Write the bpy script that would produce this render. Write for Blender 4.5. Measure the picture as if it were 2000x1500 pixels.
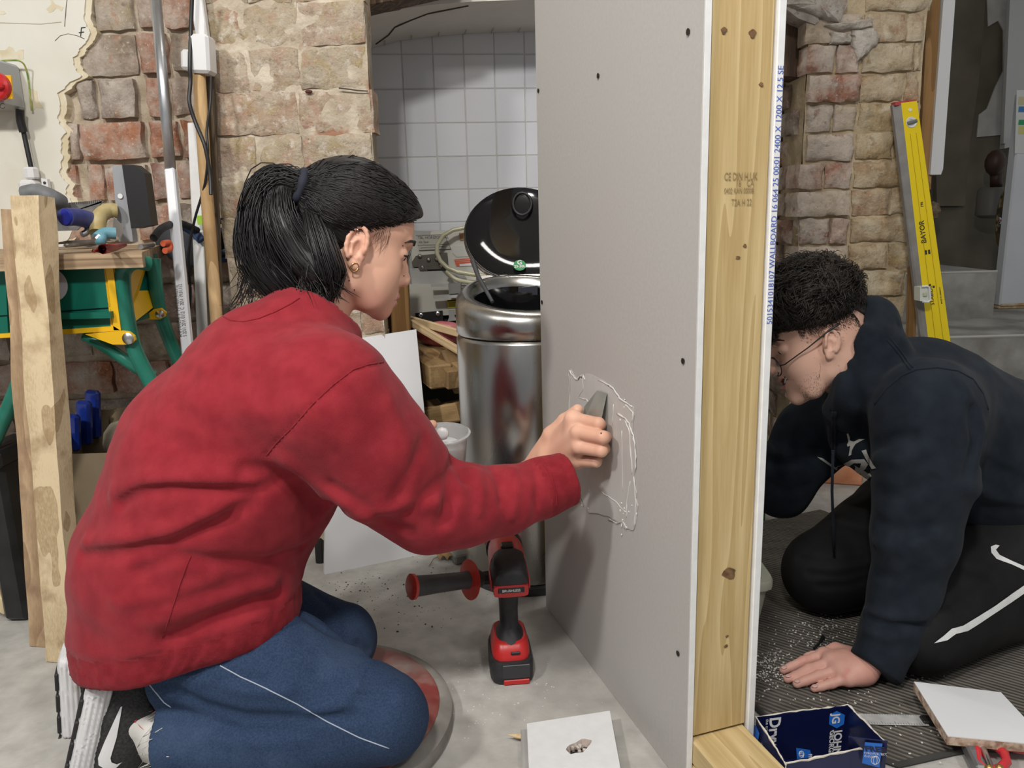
import bpy, bmesh, math, random
import numpy as np
from mathutils import Vector, Matrix
rnd = random.Random(7)
SC = bpy.context.scene
COL = SC.collection
for o in list(bpy.data.objects): bpy.data.objects.remove(o)

# ------------------------------------------------------------------ camera
CAMH = 0.80; FPX = 1502.0
PITCH = math.radians(12.3); ROLL = math.radians(1.57)
R0 = np.array([1, 0, 0.]); FW = np.array([0, math.cos(PITCH), -math.sin(PITCH)]); U0 = np.array([0, math.sin(PITCH), math.cos(PITCH)])
CR = math.cos(ROLL)*R0 - math.sin(ROLL)*U0; CU = math.sin(ROLL)*R0 + math.cos(ROLL)*U0
CP = np.array([0, 0, CAMH])
cam = bpy.data.objects.new('camera', bpy.data.cameras.new('camera'))
COL.objects.link(cam)
cam.data.sensor_width = 36.0; cam.data.lens = 36.0*FPX/2000.0; cam.data.clip_start = 0.02
cam.matrix_world = Matrix(((CR[0], CU[0], -FW[0], 0), (CR[1], CU[1], -FW[1], 0), (CR[2], CU[2], -FW[2], CAMH), (0, 0, 0, 1)))
SC.camera = cam

# ------------------------------------------------------------------ light
w = bpy.data.worlds.new('world'); SC.world = w; w.use_nodes = True
w.node_tree.nodes['Background'].inputs[0].default_value = (0.92, 0.96, 1.0, 1)
w.node_tree.nodes['Background'].inputs[1].default_value = 0.27
def area(name, loc, target, size, size_y, power, col=(1, 0.97, 0.92)):
    l = bpy.data.lights.new(name, 'AREA'); l.shape = 'RECTANGLE'; l.size = size; l.size_y = size_y
    l.energy = power; l.color = col
    o = bpy.data.objects.new(name, l); COL.objects.link(o); o.location = loc
    o.rotation_euler = (Vector(target)-Vector(loc)).to_track_quat('-Z', 'Y').to_euler()
    return o
area('ceiling_lamp', (-1.50, -0.40, 2.32), (-0.9, 1.3, 0.3), 0.20, 0.20, 31)
area('ceiling_lamp', (-0.30, -0.40, 2.32), (-0.2, 1.3, 0.3), 0.20, 0.20, 30)
area('ceiling_lamp', (0.90, -0.40, 2.32), (0.8, 1.4, 0.3), 0.20, 0.20, 11)
area('ceiling_lamp', (0.10, 1.75, 2.36), (0.0, 1.6, 0.0), 0.9, 0.10, 5)
area('ceiling_lamp', (1.9, 2.6, 2.36), (1.9, 2.7, 0.0), 0.3, 0.3, 7)
SC.view_settings.view_transform = 'Standard'; SC.view_settings.look = 'None'
SC.view_settings.gamma = 1.0; SC.view_settings.use_curve_mapping = False
SC.view_settings.exposure = 0.10

# ------------------------------------------------------------------ measuring helpers: a photograph pixel -> a point in the room
def ray(px, py): return FW + (px-1000)/FPX*CR - (py-750)/FPX*CU
def P(px, py, Y): d = ray(px, py); return CP + d*(Y/d[1])                 # at distance Y
def F(px, py, z=0.): d = ray(px, py); return CP + d*((z-CAMH)/d[2])       # on the level z
def PL(px, py, p0, n):
    d = ray(px, py); n = np.array(n, float); return CP + d*(np.dot(n, np.array(p0)-CP)/np.dot(n, d))
def nrm(v): v = np.array(v, float); return v/np.linalg.norm(v)

# ------------------------------------------------------------------ materials
MATS = {}
def mat(name, c1, c2=None, scale=20, rough=.6, metal=0., bump=0., bscale=None, stretch=(1, 1, 1), detail=5, lo=.35, hi=.65,
        rndv=0., c3=None, scale3=6, lo3=.5, hi3=.6, alpha=1., trans=0., spec=.5, sheen=0., coat=0., aniso=0., emis=None, dist=0., bdist=.002, sss=0., rough2=None):
    if name in MATS: return MATS[name]
    m = bpy.data.materials.new(name); MATS[name] = m; m.use_nodes = True
    nt = m.node_tree; N = nt.nodes; L = nt.links; b = N['Principled BSDF']
    b.inputs['Roughness'].default_value = rough; b.inputs['Metallic'].default_value = metal
    b.inputs['Specular IOR Level'].default_value = spec
    if alpha < 1: b.inputs['Alpha'].default_value = alpha
    if trans: b.inputs['Transmission Weight'].default_value = trans
    if sheen: b.inputs['Sheen Weight'].default_value = sheen; b.inputs['Sheen Roughness'].default_value = .5
    if coat: b.inputs['Coat Weight'].default_value = coat; b.inputs['Coat Roughness'].default_value = .06
    if aniso: b.inputs['Anisotropic'].default_value = aniso
    if sss: b.inputs['Subsurface Weight'].default_value = sss; b.inputs['Subsurface Radius'].default_value = (.008, .003, .0015)
    if emis: b.inputs['Emission Color'].default_value = (*emis[:3], 1); b.inputs['Emission Strength'].default_value = emis[3]
    tc = N.new('ShaderNodeTexCoord'); mp = N.new('ShaderNodeMapping'); mp.inputs['Scale'].default_value = stretch
    oi = N.new('ShaderNodeObjectInfo'); L.new(tc.outputs['Object'], mp.inputs['Vector'])
    ml = N.new('ShaderNodeMath'); ml.operation = 'MULTIPLY'; ml.inputs[1].default_value = 37.
    L.new(oi.outputs['Random'], ml.inputs[0]); cb = N.new('ShaderNodeCombineXYZ')
    for i in range(3): L.new(ml.outputs[0], cb.inputs[i])
    L.new(cb.outputs[0], mp.inputs['Location'])
    def noise(s, d=detail, di=dist):
        n = N.new('ShaderNodeTexNoise'); n.inputs['Scale'].default_value = s; n.inputs['Detail'].default_value = d
        n.inputs['Distortion'].default_value = di; L.new(mp.outputs[0], n.inputs['Vector']); return n
    def ramp(src, a, bb, ca, cbb):
        r = N.new('ShaderNodeValToRGB'); r.color_ramp.elements[0].position = a; r.color_ramp.elements[1].position = bb
        r.color_ramp.elements[0].color = (*ca, 1); r.color_ramp.elements[1].color = (*cbb, 1); L.new(src, r.inputs[0]); return r
    out = None
    if c2 is not None:
        out = ramp(noise(scale).outputs['Fac'], lo, hi, c1, c2).outputs[0]
    if c3 is not None:
        f = ramp(noise(scale3, 6).outputs['Fac'], lo3, hi3, (0, 0, 0), (1, 1, 1))
        mx = N.new('ShaderNodeMix'); mx.data_type = 'RGBA'
        L.new(f.outputs[0], mx.inputs[0])
        if out: L.new(out, mx.inputs[6])
        else: mx.inputs[6].default_value = (*c1, 1)
        mx.inputs[7].default_value = (*c3, 1); out = mx.outputs[2]
    if rndv:
        h = N.new('ShaderNodeHueSaturation')
        mr = N.new('ShaderNodeMapRange'); mr.inputs[3].default_value = 1-rndv; mr.inputs[4].default_value = 1+rndv
        L.new(oi.outputs['Random'], mr.inputs[0]); L.new(mr.outputs[0], h.inputs['Value'])
        if out: L.new(out, h.inputs['Color'])
        else: h.inputs['Color'].default_value = (*c1, 1)
        out = h.outputs[0]
    if out: L.new(out, b.inputs['Base Color'])
    else: b.inputs['Base Color'].default_value = (*c1, 1)
    if rough2 is not None:
        rr = ramp(noise(scale).outputs['Fac'], .35, .65, (rough,)*3, (rough2,)*3); L.new(rr.outputs[0], b.inputs['Roughness'])
    if bump:
        bm_ = N.new('ShaderNodeBump'); bm_.inputs['Strength'].default_value = bump; bm_.inputs['Distance'].default_value = bdist
        L.new(noise(bscale or scale*3, 6).outputs['Fac'], bm_.inputs['Height']); L.new(bm_.outputs[0], b.inputs['Normal'])
    return m

def wood(name, c1, c2, rings=9., stretch=(1, 1, .06), rough=.6, rndv=.1, stain=None, bump=.15, sc=9., lo=.3, hi=.7):
    """grain along local Z: distorted bands plus fine streaks"""
    if name in MATS: return MATS[name]
    m = bpy.data.materials.new(name); MATS[name] = m; m.use_nodes = True
    nt = m.node_tree; N = nt.nodes; L = nt.links; b = N['Principled BSDF']; b.inputs['Roughness'].default_value = rough
    b.inputs['Specular IOR Level'].default_value = .3
    tc = N.new('ShaderNodeTexCoord'); oi = N.new('ShaderNodeObjectInfo')
    ad = N.new('ShaderNodeVectorMath'); ad.operation = 'ADD'; cb = N.new('ShaderNodeCombineXYZ')
    ml = N.new('ShaderNodeMath'); ml.operation = 'MULTIPLY'; ml.inputs[1].default_value = 11.
    L.new(oi.outputs['Random'], ml.inputs[0])
    for i in (0, 1): L.new(ml.outputs[0], cb.inputs[i])
    L.new(tc.outputs['Object'], ad.inputs[0]); L.new(cb.outputs[0], ad.inputs[1])
    mp = N.new('ShaderNodeMapping'); mp.inputs['Scale'].default_value = stretch; L.new(ad.outputs[0], mp.inputs[0])
    n1 = N.new('ShaderNodeTexNoise'); n1.inputs['Scale'].default_value = sc; n1.inputs['Detail'].default_value = 2; L.new(mp.outputs[0], n1.inputs[0])
    m1 = N.new('ShaderNodeMath'); m1.operation = 'MULTIPLY'; m1.inputs[1].default_value = rings; L.new(n1.outputs['Fac'], m1.inputs[0])
    m2 = N.new('ShaderNodeMath'); m2.operation = 'FRACT'; L.new(m1.outputs[0], m2.inputs[0])
    m2b = N.new('ShaderNodeMath'); m2b.operation = 'POWER'; m2b.inputs[1].default_value = 2.0; L.new(m2.outputs[0], m2b.inputs[0])
    n2 = N.new('ShaderNodeTexNoise'); n2.inputs['Scale'].default_value = sc*22; n2.inputs['Detail'].default_value = 3; L.new(mp.outputs[0], n2.inputs[0])
    av = N.new('ShaderNodeMath'); av.operation = 'MULTIPLY_ADD'; av.inputs[1].default_value = .45; L.new(m2b.outputs[0], av.inputs[0])
    m3 = N.new('ShaderNodeMath'); m3.operation = 'MULTIPLY'; m3.inputs[1].default_value = .55; L.new(n2.outputs['Fac'], m3.inputs[0]); L.new(m3.outputs[0], av.inputs[2])
    r = N.new('ShaderNodeValToRGB'); r.color_ramp.elements[0].position = lo; r.color_ramp.elements[1].position = hi
    r.color_ramp.elements[0].color = (*c1, 1); r.color_ramp.elements[1].color = (*c2, 1); L.new(av.outputs[0], r.inputs[0])
    out = r.outputs[0]
    if stain:
        n3 = N.new('ShaderNodeTexNoise'); n3.inputs['Scale'].default_value = 14; n3.inputs['Detail'].default_value = 6; L.new(tc.outputs['Object'], n3.inputs[0])
        r3 = N.new('ShaderNodeValToRGB'); r3.color_ramp.elements[0].position = .52; r3.color_ramp.elements[1].position = .72; L.new(n3.outputs['Fac'], r3.inputs[0])
        mx = N.new('ShaderNodeMix'); mx.data_type = 'RGBA'; L.new(r3.outputs[0], mx.inputs[0]); L.new(out, mx.inputs[6]); mx.inputs[7].default_value = (*stain, 1); out = mx.outputs[2]
    h = N.new('ShaderNodeHueSaturation'); mr = N.new('ShaderNodeMapRange'); mr.inputs[3].default_value = 1-rndv; mr.inputs[4].default_value = 1+rndv
    L.new(oi.outputs['Random'], mr.inputs[0]); L.new(mr.outputs[0], h.inputs['Value']); L.new(out, h.inputs['Color']); L.new(h.outputs[0], b.inputs['Base Color'])
    bp = N.new('ShaderNodeBump'); bp.inputs['Strength'].default_value = bump; bp.inputs['Distance'].default_value = .002; L.new(av.outputs[0], bp.inputs['Height']); L.new(bp.outputs[0], b.inputs['Normal'])
    return m

def brickmat(name, ramp_cols, lime, limeamt=.5, rough=.9, patch=9., lw=.12, mott=None, bump=.75):
    """each brick takes its own fired colour; lime and soot patches lie over it"""
    if name in MATS: return MATS[name]
    m = bpy.data.materials.new(name); MATS[name] = m; m.use_nodes = True
    nt = m.node_tree; N = nt.nodes; L = nt.links; b = N['Principled BSDF']; b.inputs['Roughness'].default_value = rough
    b.inputs['Specular IOR Level'].default_value = .15
    tc = N.new('ShaderNodeTexCoord'); oi = N.new('ShaderNodeObjectInfo')
    ad = N.new('ShaderNodeVectorMath'); ad.operation = 'ADD'; cb = N.new('ShaderNodeCombineXYZ')
    ml = N.new('ShaderNodeMath'); ml.operation = 'MULTIPLY'; ml.inputs[1].default_value = 53.; L.new(oi.outputs['Random'], ml.inputs[0])
    for i in range(3): L.new(ml.outputs[0], cb.inputs[i])
    L.new(tc.outputs['Object'], ad.inputs[0]); L.new(cb.outputs[0], ad.inputs[1])
    r = N.new('ShaderNodeValToRGB'); r.color_ramp.interpolation = 'CONSTANT'; el = r.color_ramp.elements
    while len(el) < len(ramp_cols): el.new(.5)
    for i, c in enumerate(ramp_cols): el[i].position = i/len(ramp_cols); el[i].color = (*c, 1)
    L.new(oi.outputs['Random'], r.inputs[0])
    def noise(s, d):
        n = N.new('ShaderNodeTexNoise'); n.inputs['Scale'].default_value = s; n.inputs['Detail'].default_value = d; n.inputs['Roughness'].default_value = .65; L.new(ad.outputs[0], n.inputs[0]); return n.outputs['Fac']
    def rmp(s, a, c):
        q = N.new('ShaderNodeValToRGB'); q.color_ramp.elements[0].position = a; q.color_ramp.elements[1].position = c; L.new(s, q.inputs[0]); return q.outputs[0]
    def mix(f, a, bb):
        x = N.new('ShaderNodeMix'); x.data_type = 'RGBA'; L.new(f, x.inputs[0]); L.new(a, x.inputs[6])
        if isinstance(bb, tuple): x.inputs[7].default_value = (*bb, 1)
        else: L.new(bb, x.inputs[7])
        return x.outputs[2]
    o = r.outputs[0]
    hs = N.new('ShaderNodeHueSaturation'); hs.inputs['Value'].default_value = .55; L.new(o, hs.inputs['Color'])
    o = mix(rmp(noise(55, 5), .45, .75), o, hs.outputs[0])
    a = .62-limeamt*.3
    o = mix(rmp(noise(patch, 8), a-lw/2, a+lw), o, lime)
    if mott:
        for i, (c, sc_, t0) in enumerate(mott): o = mix(rmp(noise(sc_, 9), t0, t0+.12), o, c)
    o = mix(rmp(noise(150, 4), .60, .70), o, (lime[0]*1.15, lime[1]*1.12, lime[2]*1.05))
    o = mix(rmp(noise(38, 5), .62, .8), o, (.16, .11, .08))
    L.new(o, b.inputs['Base Color'])
    bp = N.new('ShaderNodeBump'); bp.inputs['Strength'].default_value = bump; bp.inputs['Distance'].default_value = .008; L.new(noise(60, 12), bp.inputs['Height']); L.new(bp.outputs[0], b.inputs['Normal'])
    return m

# ------------------------------------------------------------------ mesh building
class MB:
    def __init__(s): s.v = []; s.f = []; s.m = []; s.mi = 0
    def add(s, vs, fs):
        n = len(s.v); s.v += [tuple(float(c) for c in v) for v in vs]; s.f += [tuple(i+n for i in f) for f in fs]; s.m += [s.mi]*len(fs); return s
    def box(s, c, size, R=None, b=.002):
        """box with chamfered edges; R = 3 columns of axes"""
        h = np.array(size)/2.; b = min(b, h.min()*.9); c = np.array(c, float); R = np.eye(3) if R is None else np.array(R)
        vs = []; idx = {}
        for sx in (-1, 1):
            for sy in (-1, 1):
                for sz in (-1, 1):
                    for k in range(3):
                        q = np.array([sx*h[0], sy*h[1], sz*h[2]]); sg = (sx, sy, sz)
                        for j in range(3):
                            if j != k: q[j] -= sg[j]*b
                        idx[(sx, sy, sz, k)] = len(vs); vs.append(c+R@q)
        fs = []
        cyc = [(-1, -1), (1, -1), (1, 1), (-1, 1)]
        def key(k, sk, o): a = [0, 0, 0]; a[k] = sk; a[(k+1) % 3] = o[0]; a[(k+2) % 3] = o[1]; return tuple(a)
        for k in range(3):
            for sk in (-1, 1):
                f = [idx[key(k, sk, o)+(k,)] for o in cyc]; fs.append(f if sk > 0 else f[::-1])
        for k in range(3):       # edges along axis k
            i, j = (k+1) % 3, (k+2) % 3
            for si in (-1, 1):
                for sj in (-1, 1):
                    def kk(sk, ax): a = [0, 0, 0]; a[k] = sk; a[i] = si; a[j] = sj; return idx[tuple(a)+(ax,)]
                    f = [kk(-1, i), kk(1, i), kk(1, j), kk(-1, j)]; fs.append(f if si*sj < 0 else f[::-1])
        for sx in (-1, 1):
            for sy in (-1, 1):
                for sz in (-1, 1):
                    f = [idx[(sx, sy, sz, k)] for k in range(3)]; fs.append(f if sx*sy*sz > 0 else f[::-1])
        return s.add(vs, fs)
    def bar(s, p0, p1, w, d, up=(0, 0, 1), b=.002):
        """box from p0 to p1; w across, d along 'up'-ish"""
        p0 = np.array(p0, float); p1 = np.array(p1, float); z = nrm(p1-p0); x = np.cross(up, z)
        x = nrm(x) if np.linalg.norm(x) > 1e-6 else np.array([1., 0, 0]); y = np.cross(z, x)
        return s.box((p0+p1)/2, (w, d, np.linalg.norm(p1-p0)), np.column_stack([x, y, z]), b)
    def tube(s, pts, r, n=12, cap=True, closed=False, flat=None):
        pts = [np.array(p, float) for p in pts]; m = len(pts); rs = [r]*m if np.isscalar(r) else list(r)
        t = [nrm(pts[(i+1) % m if closed else min(i+1, m-1)]-pts[(i-1) % m if closed else max(i-1, 0)]) for i in range(m)]
        a = np.cross(t[0], [0, 0, 1]); a = nrm(a) if np.linalg.norm(a) > 1e-3 else np.array([1., 0, 0]); vs = []
        for i in range(m):
            a = nrm(a-t[i]*np.dot(a, t[i])); bb = np.cross(t[i], a)
            for k in range(n):
                an = 2*math.pi*k/n; vs.append(pts[i]+(a*math.cos(an)+bb*math.sin(an)*(flat or 1))*rs[i])
        fs = [(i % m*n+k, i % m*n+(k+1) % n, (i+1) % m*n+(k+1) % n, (i+1) % m*n+k) for i in range(m if closed else m-1) for k in range(n)]
        if cap and not closed: fs += [tuple(range(n))[::-1], tuple((m-1)*n+k for k in range(n))]
        return s.add(vs, fs)
    def lathe(s, prof, c, n=32, R=None, cap=True, a0=0., a1=2*math.pi):
        c = np.array(c, float); R = np.eye(3) if R is None else np.array(R); m = len(prof); full = a1-a0 > 6.28; nn = n if full else n+1
        vs = [c+R@np.array([r*math.cos(a0+(a1-a0)*k/n), r*math.sin(a0+(a1-a0)*k/n), z]) for r, z in prof for k in range(nn)]
        fs = [(i*nn+k, i*nn+(k+1) % nn, (i+1)*nn+(k+1) % nn, (i+1)*nn+k) for i in range(m-1) for k in range(n)]
        if cap and full:
            if prof[0][0] > 1e-5: fs.append(tuple(range(n))[::-1])
            if prof[-1][0] > 1e-5: fs.append(tuple((m-1)*n+k for k in range(n)))
        return s.add(vs, fs)
    def prism(s, poly, o, x, y, d):
        """2-D outline in the frame o,x,y, extruded by the vector d"""
        o = np.array(o, float); x = np.array(x, float); y = np.array(y, float); d = np.array(d, float); n = len(poly)
        a = [o+x*p[0]+y*p[1] for p in poly]; ar = sum(poly[i][0]*poly[(i+1) % n][1]-poly[(i+1) % n][0]*poly[i][1] for i in range(n))
        if ar*np.dot(np.cross(x, y), d) > 0: a = a[::-1]
        vs = a+[p+d for p in a]
        return s.add(vs, [tuple(range(n)), tuple(range(n, 2*n))[::-1]]+[(i+n, (i+1) % n+n, (i+1) % n, i) for i in range(n)])
    def slab(s, pxs, Y, d):
        """outline given by photo pixels on the upright plane at distance Y, thickness d away from us"""
        q = [P(x, y, Y) for x, y in pxs]
        return s.prism([(p[0], p[2]) for p in q], (0, Y, 0), (1, 0, 0), (0, 0, 1), (0, d, 0))
    def grid(s, fn, nu, nv, closed_u=False):
        vs = [fn(i/(nu if closed_u else nu-1), j/(nv-1)) for j in range(nv) for i in range(nu)]
        fs = [(j*nu+i, j*nu+(i+1) % nu, (j+1)*nu+(i+1) % nu, (j+1)*nu+i) for j in range(nv-1) for i in range(nu if closed_u else nu-1)]
        return s.add(vs, fs)
    def ball(s, c, r, n=16, R=None):
        r = np.array([r]*3 if np.isscalar(r) else r, float); R = np.eye(3) if R is None else np.array(R); c = np.array(c, float); m = n//2; vs = []
        for j in range(m+1):
            th = math.pi*j/m
            for i in range(n):
                ph = 2*math.pi*i/n; vs.append(c+R@(r*np.array([math.sin(th)*math.cos(ph), math.sin(th)*math.sin(ph), -math.cos(th)])))
        fs = [(j*n+i, j*n+(i+1) % n, (j+1)*n+(i+1) % n, (j+1)*n+i) for j in range(m) for i in range(n)]
        return s.add(vs, fs)

def rotz(a): c, s_ = math.cos(a), math.sin(a); return np.array([[c, -s_, 0], [s_, c, 0], [0, 0, 1.]])
def rotx(a): c, s_ = math.cos(a), math.sin(a); return np.array([[1, 0, 0], [0, c, -s_], [0, s_, c]])
def roty(a): c, s_ = math.cos(a), math.sin(a); return np.array([[c, 0, s_], [0, 1., 0], [-s_, 0, c]])

def obj(name, mb, mats, parent=None, smooth=False, local=False, kind=None, label=None, R=None):
    """link ONE mesh object; its origin is put at its own middle (R: local axes so that grain follows the piece)"""
    v = np.array(mb.v, float) if isinstance(mb, MB) else mb[0]; f = mb.f if isinstance(mb, MB) else mb[1]
    c = np.zeros(3) if local else (v.min(0)+v.max(0))/2
    vv = v-c
    if R is not None: vv = vv@np.array(R)
    me = bpy.data.meshes.new(name); me.from_pydata(vv.tolist(), [], f if isinstance(f, list) else f.tolist())
    mats = mats if isinstance(mats, (list, tuple)) else [mats]
    for m in mats: me.materials.append(m)
    if isinstance(mb, MB) and len(mats) > 1: me.polygons.foreach_set('material_index', mb.m)
    if smooth is True: me.polygons.foreach_set('use_smooth', [True]*len(me.polygons))
    elif smooth:
        me.polygons.foreach_set('use_smooth', [True]*len(me.polygons)); me.set_sharp_from_angle(angle=math.radians(smooth))
    me.validate(); me.update()
    o = bpy.data.objects.new(name, me); COL.objects.link(o)
    M = Matrix.Translation(Vector(c))
    if R is not None: M = M @ Matrix(np.array(R).tolist()).to_4x4()
    o.matrix_basis = M
    if parent is not None:
        o.parent = parent; o.matrix_parent_inverse = WM[parent.name].inverted()
    WM[o.name] = M.copy()
    if kind: o['kind'] = kind
    if label: o['label'] = label
    return o
WM = {}
def thing(name, label, cat, loc, group=None):
    o = bpy.data.objects.new(name, None); COL.objects.link(o); o.location = loc; o.empty_display_size = .05
    WM[o.name] = Matrix.Translation(Vector(loc)); o['label'] = label; o['category'] = cat
    if group: o['group'] = group
    return o
def tag(o, label, cat, group=None):
    o['label'] = label; o['category'] = cat
    if group: o['group'] = group
    return o
def struct(o): o['kind'] = 'structure'; return o

def text_geo(txt, size=1., align='LEFT', bold=0., space=1.):
    cu = bpy.data.curves.new('lettering', 'FONT'); cu.body = txt; cu.size = size; cu.align_x = align; cu.fill_mode = 'FRONT'
    cu.offset = bold*size; cu.resolution_u = 3; cu.space_character = space
    o = bpy.data.objects.new('lettering', cu); COL.objects.link(o); dg = bpy.context.evaluated_depsgraph_get(); dg.update()
    me = bpy.data.meshes.new_from_object(o.evaluated_get(dg)); v = np.array([x.co[:] for x in me.vertices]) if len(me.vertices) else np.zeros((0, 3)); f = [tuple(p.vertices) for p in me.polygons]
    bpy.data.objects.remove(o); bpy.data.curves.remove(cu); bpy.data.meshes.remove(me); return v, f
def letter(mb, txt, o, x, y, size, align='LEFT', bold=0., space=1., wx=1.):
    """lettering as flat print: baseline start o, reading direction x, up y"""
    v, f = text_geo(txt, size, align, bold, space); x = nrm(x); y = nrm(y); o = np.array(o, float)
    mb.add([o+x*p[0]*wx+y*p[1] for p in v], f); return mb
# ------------------------------------------------------------------ setting
from mathutils import noise as mn
m_conc = mat('concrete', (.36, .35, .325), (.52, .505, .475), scale=26, rough=.85, bump=.35, bscale=130, c3=(.30, .288, .265), scale3=4.2, lo3=.5, hi3=.75, lo=.25, hi=.75, spec=.25, detail=12)
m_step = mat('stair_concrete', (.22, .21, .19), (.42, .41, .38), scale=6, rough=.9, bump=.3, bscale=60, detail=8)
m_mortar = mat('mortar', (.36, .29, .21), (.55, .47, .37), scale=22, rough=.95, bump=.8, bscale=110, spec=.1, bdist=.004)
m_mortar_lime = mat('mortar_lime', (.42, .35, .26), (.66, .58, .47), scale=16, rough=.95, bump=.9, bscale=90, c3=(.36, .2, .13), scale3=9, lo3=.6, hi3=.68, spec=.1, bdist=.005)
m_mortar_tan = mat('mortar_tan', (.42, .33, .21), (.62, .51, .35), scale=18, rough=.95, bump=.9, bscale=90, spec=.1, bdist=.005)
m_ceil = mat('ceiling_paint', (.55, .54, .52), (.62, .61, .59), scale=3, rough=.9)
bm_red = brickmat('brick_mixed', [(.40, .17, .095), (.31, .2, .15), (.30, .235, .175), (.36, .17, .11), (.24, .19, .155), (.27, .15, .12), (.34, .27, .17)], (.52, .46, .40), .46, patch=12, lw=.18, mott=[((.20, .16, .13), 26, .60), ((.58, .52, .44), 40, .60), ((.42, .20, .12), 18, .60)])
bm_lime = brickmat('brick_limewashed', [(.46, .32, .23), (.44, .35, .22), (.47, .34, .26), (.41, .25, .17), (.42, .36, .27)], (.53, .45, .35), .7, patch=14, lw=.2, mott=[((.47, .29, .21), 20, .53), ((.43, .34, .19), 15, .55), ((.68, .61, .52), 34, .55), ((.30, .22, .14), 55, .58), ((.42, .15, .08), 8, .66), ((.24, .18, .12), 130, .60)], bump=1.)
bm_pink = brickmat('brick_pink', [(.40, .20, .14), (.50, .34, .27), (.36, .17, .12), (.56, .47, .39), (.45, .28, .21), (.54, .43, .32)], (.63, .54, .46), .46, patch=12, mott=[((.30, .14, .11), 24, .58), ((.66, .60, .54), 30, .60)])
bm_tan = brickmat('brick_tan', [(.50, .36, .20), (.56, .43, .26), (.47, .33, .20), (.44, .27, .17), (.53, .42, .28)], (.62, .53, .39), .5, patch=11, lw=.15, mott=[((.36, .26, .15), 30, .56), ((.68, .60, .47), 26, .58), ((.40, .24, .16), 14, .62)], bump=1.)
bm_shaded = brickmat('brick_reveal', [(.27, .16, .12), (.33, .24, .19), (.24, .18, .15), (.36, .2, .15), (.40, .34, .28)], (.45, .39, .33), .4, patch=12)  # reveal bricks darkened: the shade in the opening is put into the colour

def brick_geo(w, h, d, seed, amp=.004, wear=.008, nu=11, nv=7):
    """front face at y=0 looking to -y, worn corners, pitted surface"""
    vs = []; fs = []
    for j in range(nv):
        for i in range(nu):
            u = i/(nu-1); v = j/(nv-1); x = (u-.5)*w; z = (v-.5)*h
            e = min(u*w, (1-u)*w, v*h, (1-v)*h); q = Vector((x*16+seed*3.1, z*16, seed*1.7)); n1 = mn.noise(q); n2 = mn.noise(q*2.7)
            y = -n1*amp*1.5-n2*amp + (wear*max(0, 1-e/.012)**2 if e < .012 else 0)*(0.6+.7*abs(mn.noise(Vector((u*4, v*4, seed)))))
            jit = .0035 if (i in (0, nu-1) or j in (0, nv-1)) else .0015
            vs.append((x+mn.noise(Vector((x*30, z*30, seed+9)))*jit*1.6, y, z+mn.noise(Vector((x*30+7, z*30, seed+19)))*jit*1.6))
    fs = [(j*nu+i, j*nu+i+1, (j+1)*nu+i+1, (j+1)*nu+i) for j in range(nv-1) for i in range(nu-1)]
    ring = [i for i in range(nu)]+[j*nu+nu-1 for j in range(1, nv)]+[(nv-1)*nu+i for i in range(nu-2, -1, -1)]+[j*nu for j in range(nv-2, 0, -1)]
    n0 = len(vs); vs += [(vs[k][0], d, vs[k][2]) for k in ring]; R = len(ring)
    fs += [(ring[(k+1) % R], ring[k], n0+k, n0+(k+1) % R) for k in range(R)]; fs.append(tuple(range(n0, n0+R)))
    return vs, fs
BN = [0]
def brick(wall, o, xd, nd, x, z, w, h, m, proud=.006, d=.06, amp=.004, tilt=.012, name='brick', **kw):
    """one brick in a wall frame: o origin, xd along, nd outward normal"""
    BN[0] += 1; vs, fs = brick_geo(w, h, d, BN[0]*.77, amp, **kw); me = bpy.data.meshes.new(name); me.from_pydata(vs, [], fs); me.materials.append(m)
    me.polygons.foreach_set('use_smooth', [True]*len(fs)); me.set_sharp_from_angle(angle=1.0)
    b = bpy.data.objects.new(name, me); COL.objects.link(b)
    xd = nrm(xd); nd = nrm(nd); c = np.array(o)+xd*x+np.array([0, 0, z])+nd*proud
    M = Matrix(((xd[0], -nd[0], 0, c[0]), (xd[1], -nd[1], 0, c[1]), (xd[2], -nd[2], 1, c[2]), (0, 0, 0, 1)))
    M = M @ Matrix.Rotation(rnd.uniform(-tilt, tilt), 4, 'Y') @ Matrix.Rotation(rnd.uniform(-tilt, tilt)*2, 4, 'Z') @ Matrix.Rotation(rnd.uniform(-tilt, tilt)*2, 4, 'X')
    b.matrix_basis = M; b.parent = wall; b.matrix_parent_inverse = WM[wall.name].inverted(); WM[b.name] = M.copy(); return b
def rough_face(mb, o, xd, nd, x0, x1, z0, z1, depth, step=.02, amp=.006, seed=0.):
    """mortar body of a wall: displaced front, flat back"""
    o = np.array(o, float); xd = nrm(xd); nd = nrm(nd); nu = max(2, int((x1-x0)/step)); nv = max(2, int((z1-z0)/step))
    def fn(u, v):
        x = x0+(x1-x0)*u; z = z0+(z1-z0)*v; q = Vector((x*14+seed, z*14, seed)); n = mn.noise(q)*.7+mn.noise(q*2.3)*.45
        return o+xd*x+np.array([0, 0, z])+nd*n*amp
    mb.grid(fn, nu, nv)
    c = [o+xd*a+np.array([0, 0, b_])-nd*dd for dd in (.004, depth) for a, b_ in ((x0, z0), (x1, z0), (x1, z1), (x0, z1))]
    mb.add(c, [(0, 1, 5, 4), (1, 2, 6, 5), (2, 3, 7, 6), (3, 0, 4, 7), (4, 5, 6, 7)]); return mb

# floor and ceiling
mb = MB(); mb.box((.6, 2.3, -.03), (6.8, 6.6, .06), b=.001); struct(obj('floor', mb, m_conc))
mb = MB(); mb.box((.6, 2.4, 2.46), (6.8, 6.2, .06), b=.001); struct(obj('ceiling', mb, m_ceil))

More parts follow.
